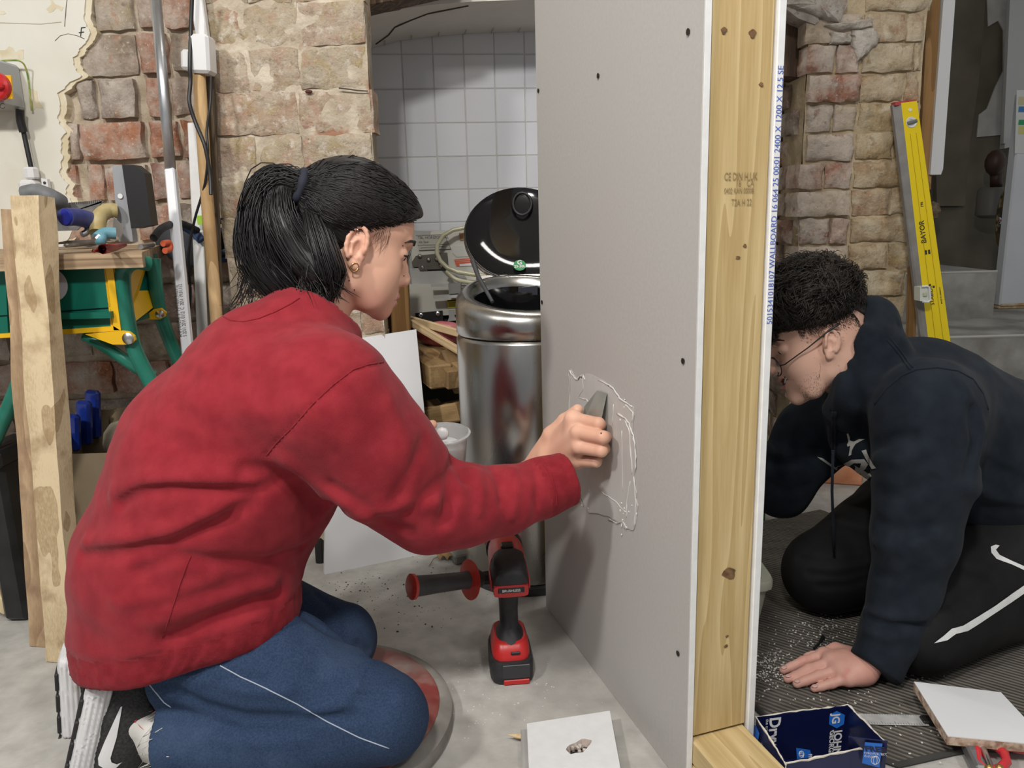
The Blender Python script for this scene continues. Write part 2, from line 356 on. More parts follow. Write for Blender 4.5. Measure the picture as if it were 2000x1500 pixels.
# --- left wall: plaster torn back from the brick
WLY = 2.0; X = np.array([1., 0, 0]); NF = np.array([0, -1., 0])
mb = MB(); rough_face(mb, (0, WLY+.012, 0), X, NF, -2.6, -.60, 0, 2.43, .25, step=.025, amp=.006)
wall_left = struct(obj('wall_left', mb, m_mortar, smooth=True))
def zl(py): return P(270, py, WLY)[2]
def xl(px, py): return P(px, py, WLY)[0]
Z0, ZP = 1.158, .0996
rows = {1: [(183, 262), (268, 312), (318, 392)], 0: [(155, 268), (274, 330), (336, 398)], -1: [(150, 188), (194, 268), (288, 330), (334, 400)],
        -2: [(134, 158), (160, 284), (294, 352), (356, 412)], -3: [(128, 152), (172, 204), (208, 290), (298, 340), (346, 420)], -4: [(134, 180), (186, 262), (268, 300), (304, 350), (356, 425)]}
for r in range(-11, 4):
    zc = Z0+ZP*(r+.5); py = 150-83*(r+.5)
    if r in rows:
        for a, b_ in rows[r]:
            x0, x1 = xl(a, py), xl(b_, py)
            brick(wall_left, (0, WLY, 0), X, NF, (x0+x1)/2, zc, (x1-x0)-.006, ZP-.013+rnd.uniform(-.006, .003), bm_red, proud=rnd.uniform(.002, .016), amp=.005)
    else:
        x = -1.62+rnd.uniform(0, .1) if r < -4 else -1.2
        while x < -.66:
            wd = rnd.choice((.105, .2, .21, .15)); brick(wall_left, (0, WLY, 0), X, NF, x+wd/2, zc, wd-.012, ZP-.016, bm_red, proud=rnd.uniform(.0, .014), amp=.005); x += wd
m_cream = mat('plaster_cream', (.62, .53, .36), (.72, .66, .52), scale=30, rough=.9, bump=.3, bscale=60)
m_paint = mat('plaster_white', (.66, .64, .56), (.72, .70, .63), scale=7, rough=.7, bump=.08, bscale=25, c3=(.60, .56, .45), scale3=5, lo3=.58, hi3=.75, detail=8)
edge = [(196, -560), (186, -400), (194, -260), (178, -140), (176, -40), (172, 20), (166, 48), (180, 68), (178, 84), (160, 96), (150, 112), (152, 130), (154, 148), (140, 160), (126, 182), (120, 204), (112, 226), (124, 240), (133, 256), (125, 272), (122, 300), (128, 318), (125, 342), (134, 360), (140, 384), (150, 400), (148, 440), (120, 500)]
rag = []
for i in range(len(edge)-1):
    for k in range(5):
        t = k/5; x = edge[i][0]*(1-t)+edge[i+1][0]*t; y = edge[i][1]*(1-t)+edge[i+1][1]*t
        rag.append((x+mn.noise(Vector((x*.06, y*.09, 3)))*7+mn.noise(Vector((x*.2, y*.3, 7)))*3, y))
def off(pts, d): return [(x+d+mn.noise(Vector((y*.03, 5, 1)))*12*(d != 0), y) for x, y in pts]
mb = MB(); mb.slab(off(rag, 9)+[(-700, 500), (-700, -560)], WLY-.012, .024); obj('plaster_base', mb, m_cream, wall_left)
mb = MB(); mb.slab(off(rag, -5)+[(-700, 500), (-700, -560)], WLY-.016, .006); obj('plaster_paint', mb, m_paint, wall_left)
for pts in ([(92, -30), (100, 8), (90, 18), (96, 25), (104, 22), (110, 15), (120, 22), (124, 14), (108, 8), (102, 0), (100, -30)],
            [(-10, 98), (10, 98), (18, 90), (26, 94), (30, 103), (38, 97), (46, 97), (46, 116), (-10, 116)],
            [(0, 21), (8, 21), (12, 26), (6, 29), (0, 28)], [(60, 172), (72, 178), (74, 195), (86, 212), (70, 210), (62, 220), (58, 190)]):
    mb = MB(); mb.slab(pts, WLY-.0166, .004); obj('flaked_patch', mb, m_cream, wall_left)
m_ink = mat('black_ink', (.02, .02, .022), rough=.6)
m_crack = mat('crack_dark', (.09, .075, .06), rough=.95)
def crack(pxs, Y, wpx, parent, m=None):
    mb = MB(); pts = [P(x+rnd.uniform(-1, 1), y, Y) for x, y in pxs]; mb.tube(pts, [wpx*.0005+rnd.uniform(0, .0005) for _ in pts], 5); return obj('crack', mb, m or m_crack, parent)
crack([(132, -4), (130, 14), (129, 30), (128, 40), (127, 52)], WLY-.016, 1.6, wall_left)
crack([(108, 80), (118, 70), (134, 66), (152, 70), (166, 76)], WLY-.016, 1, wall_left)
crack([(-10, 44), (40, 46), (80, 47), (120, 43)], WLY-.016, 1.5, wall_left, mat('stain_line', (.5, .46, .36)))
mb = MB()
for a, b_ in (((159, 54), (157.5, 71)), ((158.5, 54.5), (167, 53.5)), ((154, 64), (164, 62.5))): mb.tube([P(*a, WLY-.0165), P(*b_, WLY-.0165)], .0011, 6)
obj('written_letter', mb, m_ink, wall_left)

# --- pier of limewashed brick beside the tiled alcove
PY = 1.85; px0, px1 = -.668, -.306
mb = MB(); rough_face(mb, (0, PY+.004, 0), X, NF, px0, px1, 0, 2.43, .06, step=.016, amp=.008, seed=4.)
mb.prism([(px0+.01, PY+.05), (px1-.004, PY+.05), (px1-.20, PY+.62), (px0+.01, PY+.62)], (0, 0, 0), (1, 0, 0), (0, 1, 0), (0, 0, 2.43))
wall_pier = struct(obj('wall_pier', mb, m_mortar_lime, smooth=True))
zj = P(690, 175, PY)[2]; pp = .0935; r = 0
for k in range(-11, 6):
    zc = zj+pp*(k+.5); x = px0-.006; first = True
    cuts = [px0+rnd.uniform(-.008, .006)]
    wd = [.10, .205][k % 2]
    while cuts[-1]+wd < px1-.05: cuts.append(cuts[-1]+wd+rnd.uniform(-.015, .015)); wd = rnd.choice((.1, .2, .2))
    cuts.append(px1+rnd.uniform(-.006, .010))
    for a, b_ in zip(cuts[:-1], cuts[1:]):
        brick(wall_pier, (0, PY, 0), X, NF, (a+b_)/2, zc, b_-a-.003, pp-.004+rnd.uniform(-.003, .002), bm_lime, proud=rnd.uniform(-.003, .004), d=.08, amp=.0042, nu=15, nv=9, wear=.0045)
crack([(662, 172), (680, 174), (700, 177), (718, 178)], PY-.006, 3, wall_pier)
mb = MB(); mb.ball(P(603, 179, PY-.004), (.009, .005, .004), 8); obj('hole', mb, mat('hole_dark', (.10, .03, .02), rough=.9), wall_pier, smooth=True)

# --- tiled alcove with a low vault
TA = math.radians(7.7); TX = np.array([math.cos(TA), math.sin(TA), 0]); TN = np.array([math.sin(TA), -math.cos(TA), 0]); TO = P(725, 240, 2.42); TO[2] = 0
m_grout = mat('grout', (.46, .44, .40), (.56, .54, .50), scale=20, rough=.9)
m_tile = mat('white_tile', (.66, .67, .71), (.70, .71, .75), scale=4, rough=.16, rndv=.05, spec=.6)
mb = MB()
wall_alcove = struct(obj('wall_alcove', MB().box(TO+TX*.35+np.array([0, 0, 1.0])-TN*.06, (1.5, .1, 2.0), np.column_stack([TX, -TN, [0, 0, 1]]), .001), m_grout))
tz0 = PL(870, 240, TO, TN)[2]; tp = .0985; tw = .0925
tx0 = np.dot(PL(851, 240, TO, TN)-TO, TX)
tile_me = None
for r in range(-7, 4):
    for c in range(-4, 4):
        if tile_me is None:
            b0 = MB().box((0, 0, 0), (tw-.002, .008, tp-.002), b=.0022); tile_me = bpy.data.meshes.new('tile'); tile_me.from_pydata(b0.v, [], b0.f); tile_me.materials.append(m_tile)
        o = bpy.data.objects.new('tile', tile_me); COL.objects.link(o)
        cc = TO+TX*(tx0+tw*(c+.5))+np.array([0, 0, tz0+tp*(r+.5)])-TN*.005*0+TN*-.0115
        M = Matrix(((TX[0], -TN[0], 0, cc[0]), (TX[1], -TN[1], 0, cc[1]), (0, 0, 1, cc[2]), (0, 0, 0, 1))) @ Matrix.Rotation(rnd.uniform(-.006, .006), 4, 'X') @ Matrix.Rotation(rnd.uniform(-.006, .006), 4, 'Z')
        o.matrix_basis = M; o.parent = wall_alcove; o.matrix_parent_inverse = WM[wall_alcove.name].inverted()
# vault: a shallow curved soffit of painted plaster, front to back
arc = [(690, 103), (722, 94), (780, 79), (840, 71), (900, 66), (960, 63), (1040, 61), (1120, 62)]
ap = [PL(x, y, TO, TN) for x, y in arc]; m_soffit = mat('soffit_paint', (.70, .67, .62), (.76, .73, .69), scale=8, rough=.7, bump=.2, bscale=25)
mb = MB(); fr = [p+TN*.30+np.array([0, 0, .012]) for p in ap]; bk = [p-TN*.004 for p in ap]; n = len(ap)
mb.add(bk+fr+[p+np.array([0, 0, .12]) for p in bk]+[p+np.array([0, 0, .12]) for p in fr], [(i, i+1, n+i+1, n+i) for i in range(n-1)]+[(2*n+i, 3*n+i, 3*n+i+1, 2*n+i+1) for i in range(n-1)]+[(n+i, n+i+1, 3*n+i+1, 3*n+i) for i in range(n-1)])
vault = struct(obj('trim_vault', mb, m_soffit, smooth=30))
for k in range(7):
    x = 752+52*k; p = PL(x, np.interp(x, [a for a, _ in arc], [b_ for _, b_ in arc]), TO, TN)+np.array([0, 0, -.002])
    mb = MB().tube([p, p+TN*.05], .0016, 5); obj('grout_line', mb, m_grout, vault)
mb = MB().tube([PL(x, np.interp(x, [a for a, _ in arc], [b_ for _, b_ in arc]), TO, TN)+TN*t+np.array([0, 0, .012*t/.3-.0008]) for x, t in ((735, .03), (760, .09), (772, .15), (800, .19), (830, .23), (900, .27))], .0022, 6); obj('crack', mb, m_crack, vault)
mb = MB(); mb.bar(P(690, 6, 2.06), P(900, -34, 2.14), .12, .05); obj('timber_lintel', mb, wood('dark_timber', (.07, .04, .025), (.2, .13, .08), stretch=(1, 1, .1)), vault)

# --- right-hand brick pier, its dark reveal and the lintel over it
RY = 2.2; rx0 = P(1566, 300, RY)[0]; rx1 = P(1808, 50, RY)[0]+.004
mb = MB(); rough_face(mb, (0, RY+.006, 0), X, NF, rx0+.004, rx1, 0, 2.43, .16, step=.016, amp=.008, seed=9.)
wall_right = struct(obj('wall_right', mb, m_mortar_tan, smooth=True))
zr = P(1680, 258, RY)[2]; rp = .0755
xm = P(1667, 300, RY)[0]
for k in range(-14, 7):
    zc = zr+rp*(k+.5); h = rp-.008
    if zc < P(1600, 40, RY)[2]:
        a = rx0+rnd.uniform(-.01, .01)
        if k % 2: brick(wall_right, (0, RY, 0), X, NF, (a+xm)/2, zc, xm-a-.006, h, bm_pink, proud=rnd.uniform(.006, .018), d=.1, amp=.006, nu=13, nv=7)
        else:
            c = a+(xm-a)*rnd.uniform(.45, .62)
            brick(wall_right, (0, RY, 0), X, NF, (a+c)/2, zc, c-a-.006, h, bm_pink, proud=rnd.uniform(.006, .016), d=.1, amp=.006); brick(wall_right, (0, RY, 0), X, NF, (c+xm)/2, zc, xm-c-.006, h, bm_pink, proud=rnd.uniform(.006, .016), d=.1, amp=.006)
    cuts = [xm+.004, xm+(.112 if k % 2 else .165)+rnd.uniform(-.02, .02), rx1+rnd.uniform(-.006, .006)]
    for a, b_ in zip(cuts[:-1], cuts[1:]):
        brick(wall_right, (0, RY, 0), X, NF, (a+b_)/2, zc, b_-a-.005, h+.001, bm_tan, proud=rnd.uniform(.002, .010), d=.09, amp=.006, nu=13, nv=7)
bm_stone = brickmat('broken_masonry', [(.46, .41, .36), (.50, .44, .38), (.42, .36, .31)], (.62, .57, .51), .6, patch=16, mott=[((.52, .33, .25), 14, .60), ((.30, .25, .2), 40, .60)], bump=1.)
def lump(pxs, Y, d):
    pts = [(x, y) for i in range(len(pxs)) for x, y in [(pxs[i][0]*(1-k/4)+pxs[(i+1) % len(pxs)][0]*k/4+rnd.uniform(-2, 2), pxs[i][1]*(1-k/4)+pxs[(i+1) % len(pxs)][1]*k/4+rnd.uniform(-2, 2)) for k in range(4)]]
    c = P(sum(p[0] for p in pts)/len(pts), sum(p[1] for p in pts)/len(pts), Y); n = len(pts); rings = []
    for f_, dy in ((1, d), (1, .004), (.86, -.004), (.55, -.008)): rings += [c+(P(x, y, Y)-c)*f_+np.array([0, dy+(.004*mn.noise(Vector((x*.1, y*.1, f_*4))) if dy < .01 else 0), 0]) for x, y in pts]
    mb = MB().add(rings+[c+np.array([0, -.009, 0])], [(r_*n+i, r_*n+(i+1) % n, (r_+1)*n+(i+1) % n, (r_+1)*n+i) for r_ in range(3) for i in range(n)]+[(3*n+i, 3*n+(i+1) % n, 4*n) for i in range(n)]); return obj('stone', mb, bm_stone, wall_right, smooth=40)
lump([(1540, -20), (1652, -20), (1658, 10), (1640, 42), (1600, 30), (1560, 16), (1536, 8)], RY-.020, .06); lump([(1612, 48), (1660, 40), (1704, 36), (1706, 52), (1640, 60)], RY-.018, .05); lump([(1664, 58), (1706, 54), (1720, 70), (1712, 90), (1690, 108), (1676, 118), (1666, 88)], RY-.018, .05)
lump([(1622, 64), (1660, 62), (1664, 84), (1624, 86)], RY-.016, .05)
# reveal
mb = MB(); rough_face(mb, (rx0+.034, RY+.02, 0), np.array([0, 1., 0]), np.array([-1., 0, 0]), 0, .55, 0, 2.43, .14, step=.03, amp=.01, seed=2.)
wall_reveal = struct(obj('wall_reveal', mb, mat('mortar_shaded', (.2, .16, .13), (.36, .3, .24), scale=22, rough=.95, bump=.8, bscale=110, bdist=.004), smooth=True))  # darker copy of the mortar; shade inside the reveal is mixed into its colour
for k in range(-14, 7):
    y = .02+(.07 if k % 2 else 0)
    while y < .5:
        wd = rnd.choice((.11, .2)); brick(wall_reveal, (rx0+.010, RY+.02, 0), np.array([0, 1., 0]), np.array([-1., 0, 0]), y+wd/2, zr+rp*(k+.5), wd-.012, rp-.012, bm_shaded, proud=rnd.uniform(.004, .028), d=.07, amp=.007, tilt=.03); y += wd
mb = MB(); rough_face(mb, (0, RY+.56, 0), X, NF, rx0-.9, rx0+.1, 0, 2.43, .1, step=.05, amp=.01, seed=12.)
wall_niche = struct(obj('wall_niche', mb, mat('mortar_shaded', (.2, .16, .13)), smooth=True))
mb = MB(); mb.slab([(1380, -60), (1560, -60), (1600, 40), (1592, 48), (1560, 36), (1528, 12), (1500, -4)], RY-.01, .5); obj('lintel_stone', mb, bm_stone, wall_right)
mb = MB(); mb.bar(P(1480, 36, RY+.1), P(1620, 52, RY+.1), .08, .3); obj('lintel_timber', mb, wood('dark_timber', (.07, .04, .025), (.2, .13, .08)), wall_right)

# --- stairwell beyond the pier
zs1 = P(1960, 655, 3.38)[2]; Y2 = F(1900, 622, zs1)[1]; zs2 = P(1900, 530, Y2)[2]; Y3 = F(1860, 508, zs2)[1]; zs3 = P(1860, 430, Y3)[2]
xs0 = 1.3; x2e = P(1945, 560, Y2)[0]
stairs = thing('staircase', 'bare grey concrete steps rising past the brick pier', 'stairs', (1.9, 3.4, 0))
def stepgeo(x0, x1, y0, y1, z0, z1):
    mb = MB(); rough_face(mb, (0, y0, 0), X, NF, x0, x1, z0, z1, .01, step=.03, amp=.0025, seed=z1*9); mb.box(((x0+x1)/2, (y0+y1)/2+.004, (z0+z1)/2), (x1-x0, y1-y0, z1-z0), b=.008); return mb
stair_obj = []
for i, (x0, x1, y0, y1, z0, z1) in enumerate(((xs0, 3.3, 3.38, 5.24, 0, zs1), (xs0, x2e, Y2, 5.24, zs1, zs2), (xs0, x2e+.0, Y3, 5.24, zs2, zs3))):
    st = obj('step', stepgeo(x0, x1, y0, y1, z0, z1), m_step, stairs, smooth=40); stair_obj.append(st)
    mb = MB(); mb.tube([(x0, y0+.004, z1-.004), ((x0+x1)/2, y0+.002, z1-.003), (x1, y0+.004, z1-.004)], .007, 6); obj('worn_nosing', mb, mat('pale_concrete', (.5, .49, .46), rough=.9), st)
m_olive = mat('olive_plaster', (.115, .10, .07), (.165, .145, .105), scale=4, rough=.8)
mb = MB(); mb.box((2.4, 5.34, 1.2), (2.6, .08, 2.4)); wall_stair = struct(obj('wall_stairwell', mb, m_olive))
mb = MB(); mb.slab([(1927, -30), (1980, -30), (1978, 60), (1980, 150), (1972, 262), (1908, 268), (1912, 224), (1928, 212), (1944, 170), (1960, 138), (1960, 60), (1950, 40), (1930, 52)], 5.285, .01)
obj('peeling_paint', mb, mat('white_flaking_paint', (.52, .51, .49), (.6, .59, .57), scale=14, rough=.7), wall_stair)
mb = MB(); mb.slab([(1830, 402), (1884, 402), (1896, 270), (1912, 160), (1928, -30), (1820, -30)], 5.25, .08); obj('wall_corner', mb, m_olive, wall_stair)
mb = MB(); mb.slab([(1978, -30), (2060, -30), (2050, 270), (1962, 290)], 5.1, .05); mb.slab([(1974, -30), (1979, -30), (1965, 280), (1960, 280)], 5.08, .03)
struct(obj('door_1', mb, mat('white_door_paint', (.55, .55, .54), rough=.5)))
mb = MB(); mb.slab([(1813, -30), (1838, -30), (1818, 370), (1795, 372)], 2.34, .05); struct(obj('trim_1', mb, wood('brown_frame', (.22, .12, .045), (.32, .18, .07), stretch=(1, 1, .08))))
mb = MB(); mb.slab([(1836, -30), (1845, -30), (1818, 340), (1808, 338)], 2.352, .03); mb.slab([(1845, -30), (1868, -30), (1842, 330), (1838, 341), (1817, 341)], 2.33, .04); struct(obj('trim_2', mb, mat('white_upvc', (.66, .67, .69), rough=.3)))
# ------------------------------------------------------------------ the stud partition between the two people
PO = np.array([.229, .938, 0]); PA = np.array([-.3045, .9525, 0]); PB = np.array([.9525, .3045, 0]); PZ = np.array([0, 0, 1.])
PR = np.column_stack([PB, PA, PZ])
def part_pt(b, a, z): return PO+PB*b+PA*a+PZ*z
PLEN = .562; PH = 2.40
m_board = mat('plasterboard_grey', (.44, .425, .405), (.47, .455, .435), scale=180, rough=.75, bump=.06, bscale=400, c3=(.455, .435, .42), scale3=3, lo3=.4, hi3=.8, spec=.3)
m_boardedge = mat('plasterboard_edge', (.72, .72, .72), (.78, .78, .78), scale=60, rough=.8)
m_pine = wood('pine_stud', (.41, .28, .11), (.62, .475, .25), rings=10, stretch=(1, 1, .05), sc=14, rndv=0, bump=.08, lo=.05, hi=.75)
m_pine2 = wood('pine_plate', (.41, .29, .12), (.61, .47, .25), rings=9, stretch=(1, 1, .05), sc=14, rndv=0, bump=.08, lo=.1, hi=.75)
m_knot = mat('knot', (.09, .05, .02), (.22, .12, .05), scale=120, rough=.7)
partition = thing('partition', 'free-standing stud partition clad in grey plasterboard between the two kneeling people', 'partition', (PO[0], PO[1], 0))
def bbox(name, b0, b1, a0, a1, z0, z1, m, parent=partition, ch=.0015, label=None, grain='z'):
    mb = MB().box(part_pt((b0+b1)/2, (a0+a1)/2, (z0+z1)/2), (b1-b0, a1-a0, z1-z0), PR, ch)
    R = PR if grain == 'z' else np.column_stack([PZ, PB, PA])
    return obj(name, mb, m, parent, R=R, label=label)
mb = MB(); mb.mi = 0; mb.box(part_pt(.0051, PLEN/2, PH/2), (.0094, PLEN, PH), PR, .0012); bl = obj('plasterboard', mb, [m_board], partition, R=PR, label='grey board facing the woman')
mb = MB().box(part_pt(.0052, -.0004, PH/2), (.0082, .0012, PH), PR, .0002); obj('cut_edge', mb, m_boardedge, bl)
mb = MB().box(part_pt(.0052, PLEN+.0004, PH/2), (.0082, .0012, PH), PR, .0002); obj('cut_edge', mb, m_boardedge, bl)
b1 = .0995; mb = MB().box(part_pt(b1+.0055, PLEN/2, PH/2), (.011, PLEN, PH), PR, .0012); br = obj('plasterboard', mb, m_boardedge, partition, R=PR, label='white board facing the man')
stud = bbox('stud', .0101, .0985, .004, .042, .08, PH, m_pine, ch=.003)
bbox('stud', .0101, .0985, PLEN-.04, PLEN-.002, .08, PH, m_pine, ch=.003)
bbox('sole_plate', .0101, .0975, -.10, PLEN-.02, .040, .078, m_pine2, ch=.003, grain='a')
bbox('sole_plate', .0101, .0975, -.09, PLEN-.03, .0, .0385, m_pine2, ch=.003, grain='a')
# screw dimples in the grey board
m_dimple = mat('dark_screw_head', (.02, .018, .016), rough=.45, metal=.4)
for x, y in ((1345, 62), (1169, 148), (1052, 177), (1059, 590), (1335, 705), (1325, 1276)):
    c = PL(x, y, part_pt(0, 0, 0), PB); s = MB().lathe([(0.0, 0), (.0032, 0), (.0040, .0012)], c-PB*.0002, 14, np.column_stack([PA, PZ, -PB])); obj('screw', s, m_dimple, bl)
# knots and the faint stamp on the stud's end face
EO = part_pt(0, .0036, 0)
for x, y, r in ((1414, 60, .004), (1470, 66, .005), (1425, 1120, .010), (1487, 165, .003), (1455, 480, .0025), (1441, 503, .003), (1474, 985, .004), (1418, 1262, .003), (1420, 1243, .0022)):
    c = PL(x, y, EO, PA)
    if not .014 < np.dot(c-PO, PB) < .095: continue
    k = MB(); pts = [(r*(1+.25*math.sin(3*t+x))*math.cos(t), r*.85*(1+.25*math.cos(2*t+y))*math.sin(t)) for t in np.linspace(0, 2*math.pi, 13)[:-1]]
    k.prism(pts, c-PA*.0004, PB, PZ, PA*.0014); obj('knot', k, m_knot, stud)
m_stamp = mat('faded_stamp', (.27, .19, .09), rough=.8)
mb = MB()
for t, x, y, s in (('CE DIN H UK', 1414, 352, .0098), ('16    CA', 1437, 364, .009), ('0402 KAN 00008', 1414, 378, .0072), ('T2A H 22', 1428, 402, .0088)):
    letter(mb, t, PL(x, y, EO, PA)-PA*.0006, PB, PZ, s*1.3, wx=.62)
obj('stamp', mb, m_stamp, stud)
# blue product line along the white board's end
m_blue = mat('blue_print', (.07, .13, .50), rough=.7)
mb = MB(); e0 = part_pt(b1+.0022, -.0003, 0); zt = PL(1497, 634, part_pt(0, 0, 0), PA)[2]; ze = PL(1518, 128, part_pt(0, 0, 0), PA)[2]
txt = '5015341018107 WALLBOARD 16 064 25 00:01 2400 X 1200 X 12.5 SE'
v, f = text_geo(txt, 1.0); k = (ze-zt)/v[:, 0].max()
mb.add([part_pt(b1+.0095-q[1]*.0095/.75*.9, -.0004, zt+q[0]*k) for q in v], f); obj('printed_line', mb, m_blue, br)
# patch of wet filler on the grey board: thin trowelled ridges
m_fill = mat('filler', (.50, .49, .47), (.55, .54, .52), scale=25, rough=.32, bump=.45, bscale=30, stretch=(1, 1, .35), spec=.5)
m_ridge = mat('filler_ridge', (.66, .65, .63), rough=.3)
def bpt(x, y, o=.0): return PL(x, y, PO, PB)-PB*o
out = [(1115, 722), (1128, 742), (1138, 738), (1146, 728), (1170, 740), (1196, 756), (1216, 782), (1240, 798), (1236, 850), (1244, 880), (1240, 930), (1246, 990), (1240, 1036), (1226, 1034), (1206, 1018), (1190, 1010), (1150, 1000), (1128, 960), (1118, 880), (1113, 800)]
pts = []
for i in range(len(out)):
    a, b_ = out[i], out[(i+1) % len(out)]
    for k in range(4):
        t = k/4; pts.append((a[0]*(1-t)+b_[0]*t+rnd.uniform(-1.5, 1.5), a[1]*(1-t)+b_[1]*t+rnd.uniform(-2.5, 2.5)))
mb = MB(); vs = [bpt(x, y) for x, y in pts]; mb.add(vs+[p-PB*.0012 for p in vs], [tuple(range(len(vs), 2*len(vs)))]+[(i, (i+1) % len(vs), (i+1) % len(vs)+len(vs), i+len(vs)) for i in range(len(vs))])
fill = tag(obj('filler_patch', mb, m_fill), 'wet filler patch smeared over the grey plasterboard under the scraper', 'filler')
def ridge(pp, r):
    mb = MB(); q = []
    for i in range(len(pp)-1):
        for k in range(4): t = k/4; q.append((pp[i][0]*(1-t)+pp[i+1][0]*t+rnd.uniform(-1, 1), pp[i][1]*(1-t)+pp[i+1][1]*t+rnd.uniform(-1, 1)))
    q.append(pp[-1]); mb.tube([bpt(x, y, .0014) for x, y in q], [r*rnd.uniform(.35, 1.1) for _ in q], 6); obj('ridge', mb, m_ridge, fill, smooth=True)
for pp, r in (([(1113, 724), (1120, 733), (1128, 742), (1134, 735), (1140, 733), (1144, 742)], .0016), ([(1140, 733), (1140, 758), (1132, 776), (1146, 780), (1152, 786)], .0011), ([(1170, 742), (1192, 752), (1204, 764), (1212, 778), (1236, 794)], .0015),
              ([(1206, 770), (1222, 788), (1238, 806), (1236, 824)], .0010), ([(1208, 808), (1222, 816), (1230, 826), (1238, 850), (1243, 880), (1242, 920)], .0017), ([(1222, 820), (1230, 840), (1234, 880), (1236, 926)], .0013),
              ([(1240, 930), (1243, 980), (1240, 1030)], .0010), ([(1232, 940), (1226, 980), (1225, 1010)], .0010), ([(1113, 730), (1113, 790), (1114, 830)], .0007), ([(1114, 808), (1116, 830), (1122, 846)], .0009), ([(1190, 1012), (1206, 1022), (1216, 1018), (1226, 1030)], .0014), ([(1164, 930), (1176, 960), (1204, 980), (1224, 1000)], .0009), ([(1140, 990), (1130, 966), (1122, 940)], .0010), ([(1216, 840), (1216, 900), (1218, 960)], .0006), ([(1200, 790), (1198, 830)], .0006)): ridge(pp, r)
for k in range(26):
    x, y = rnd.choice(((1222, 1005), (1236, 990), (1130, 830), (1210, 1020), (1214, 800), (1140, 985)));
    mb = MB().ball(bpt(x+rnd.gauss(0, 7), y+rnd.gauss(0, 14), .0012), (.0016*rnd.uniform(.5, 1.2), .0012, .002*rnd.uniform(.5, 1.6)), 8, PR); obj('blob', mb, m_ridge, fill, smooth=True)
# ------------------------------------------------------------------ left side: bench, planks, switch, poles
m_green = mat('green_enamel', (.004, .125, .085), rough=.32, spec=.5, rndv=.02)
m_green2 = mat('green_tube', (.008, .14, .095), (.02, .17, .12), scale=30, rough=.3)
m_yellow = mat('yellow_enamel', (.78, .46, .012), rough=.35)
m_ply = wood('ply_top', (.32, .22, .13), (.52, .39, .25), stretch=(.06, 1, 1), rough=.55)
m_plyedge = mat('ply_edge', (.20, .13, .075), (.44, .32, .2), scale=9, stretch=(.3, .3, 14), rough=.8, lo=.4, hi=.6)
m_steel = mat('bright_steel', (.6, .6, .6), rough=.28, metal=1., bump=.1, bscale=120)
m_blackp = mat('black_plastic', (.012, .012, .013), rough=.45)
m_darkgrey = mat('dark_grey_plastic', (.045, .046, .05), (.06, .06, .065), scale=40, rough=.5, bump=.1)
m_white = mat('white_plastic', (.72, .72, .73), rough=.35)
BY = 1.43; BT = P(110, 497, BY)[2]
bench = thing('workbench', 'green and yellow steel workbench with a plywood top against the brick wall', 'workbench', (-1.0, BY, 0))
c0 = P(278, 499, BY); bk = F(326, 474, BT); Yb = bk[1]
mb = MB(); mb.mi = 0; xr = c0[0]
mb.prism([(-1.9, BY), (xr, BY), (bk[0], Yb), (bk[0]+.0, Yb+.12), (-1.9, Yb+.12)], (0, 0, BT-.028), (1, 0, 0), (0, 1, 0), (0, 0, .028)); obj('worktop', mb, m_ply, bench)
mb = MB().box(((xr-1.9)/2, BY-.0006, BT-.015), (xr+1.9, .002, .026), b=.0004); obj('ply_edge', mb, m_plyedge, bench)
FY = BY+.03
def dslab(name, pxs, m, parent, Y=FY, d=.02, label=None):
    mb = MB().slab(pxs, Y, d); return obj(name, mb, m, parent, label=label)
cab = obj('cabinet', MB().slab([(-60, 512), (205, 506), (226, 640), (-60, 655)], FY+.006, .22), m_green, bench)
dr = dslab('drawer', [(100, 512), (204, 506), (217, 600), (104, 608)], m_green, bench)
mb = MB().prism([(0, 0), (.10, 0), (.10, -.014), (0, -.014)], P(102, 507, FY), (1, 0, 0), (0, 0, 1), (0, -.016, 0)); obj('handle', mb, m_green, dr)
mb = MB().lathe([(0, 0), (P(133, 553, FY)[0]-P(100, 553, FY)[0], 0), (P(133, 553, FY)[0]-P(100, 553, FY)[0], .001)], P(100, 556, FY)+NF*.0012, 32, np.column_stack([[1, 0, 0], [0, 0, 1], [0, -1, 0]])); obj('round_sticker', mb, mat('pale_sticker', (.62, .64, .70), rough=.4), dr)
mb = MB().slab([(98, 546), (106, 541), (113, 540), (113, 551), (104, 552)], FY-.003, .001); obj('sticker_print', mb, m_yellow, dr)
dr2 = dslab('drawer', [(104, 611), (218, 603), (223, 637), (108, 644)], m_green, bench)
mb = MB().prism([(0, 0), (.11, 0), (.11, -.012), (0, -.012)], P(110, 610, FY), (1, 0, 0), (0, 0, 1), (0, -.016, 0)); obj('handle', mb, m_green, dr2)
dr3 = dslab('drawer', [(-60, 515), (10, 513), (14, 615), (-60, 620)], m_green, bench); dslab('drawer', [(-60, 624), (14, 618), (16, 652), (-60, 655)], m_green, bench)
dslab('yellow_frame', [(205, 503), (218, 503), (236, 645), (222, 645)], m_yellow, bench, FY-.004, .03)
dslab('yellow_frame', [(-60, 656), (222, 637), (236, 646), (-60, 664)], m_yellow, bench, FY-.004, .03)
mb = MB(); a, b_, c, d = P(222, 508, FY), P(238, 648, FY), P(300, 600, FY+.16), P(282, 545, FY+.16); t = P(286, 510, FY+.16)
mb.add([a, b_, c, d, t]+[p+np.array([-.02, 0, 0]) for p in (a, b_, c, d, t)], [(0, 1, 2, 3, 4), (9, 8, 7, 6, 5), (0, 5, 6, 1), (1, 6, 7, 2), (2, 7, 8, 3), (3, 8, 9, 4), (4, 9, 5, 0)]); obj('side_panel', mb, m_yellow, bench)
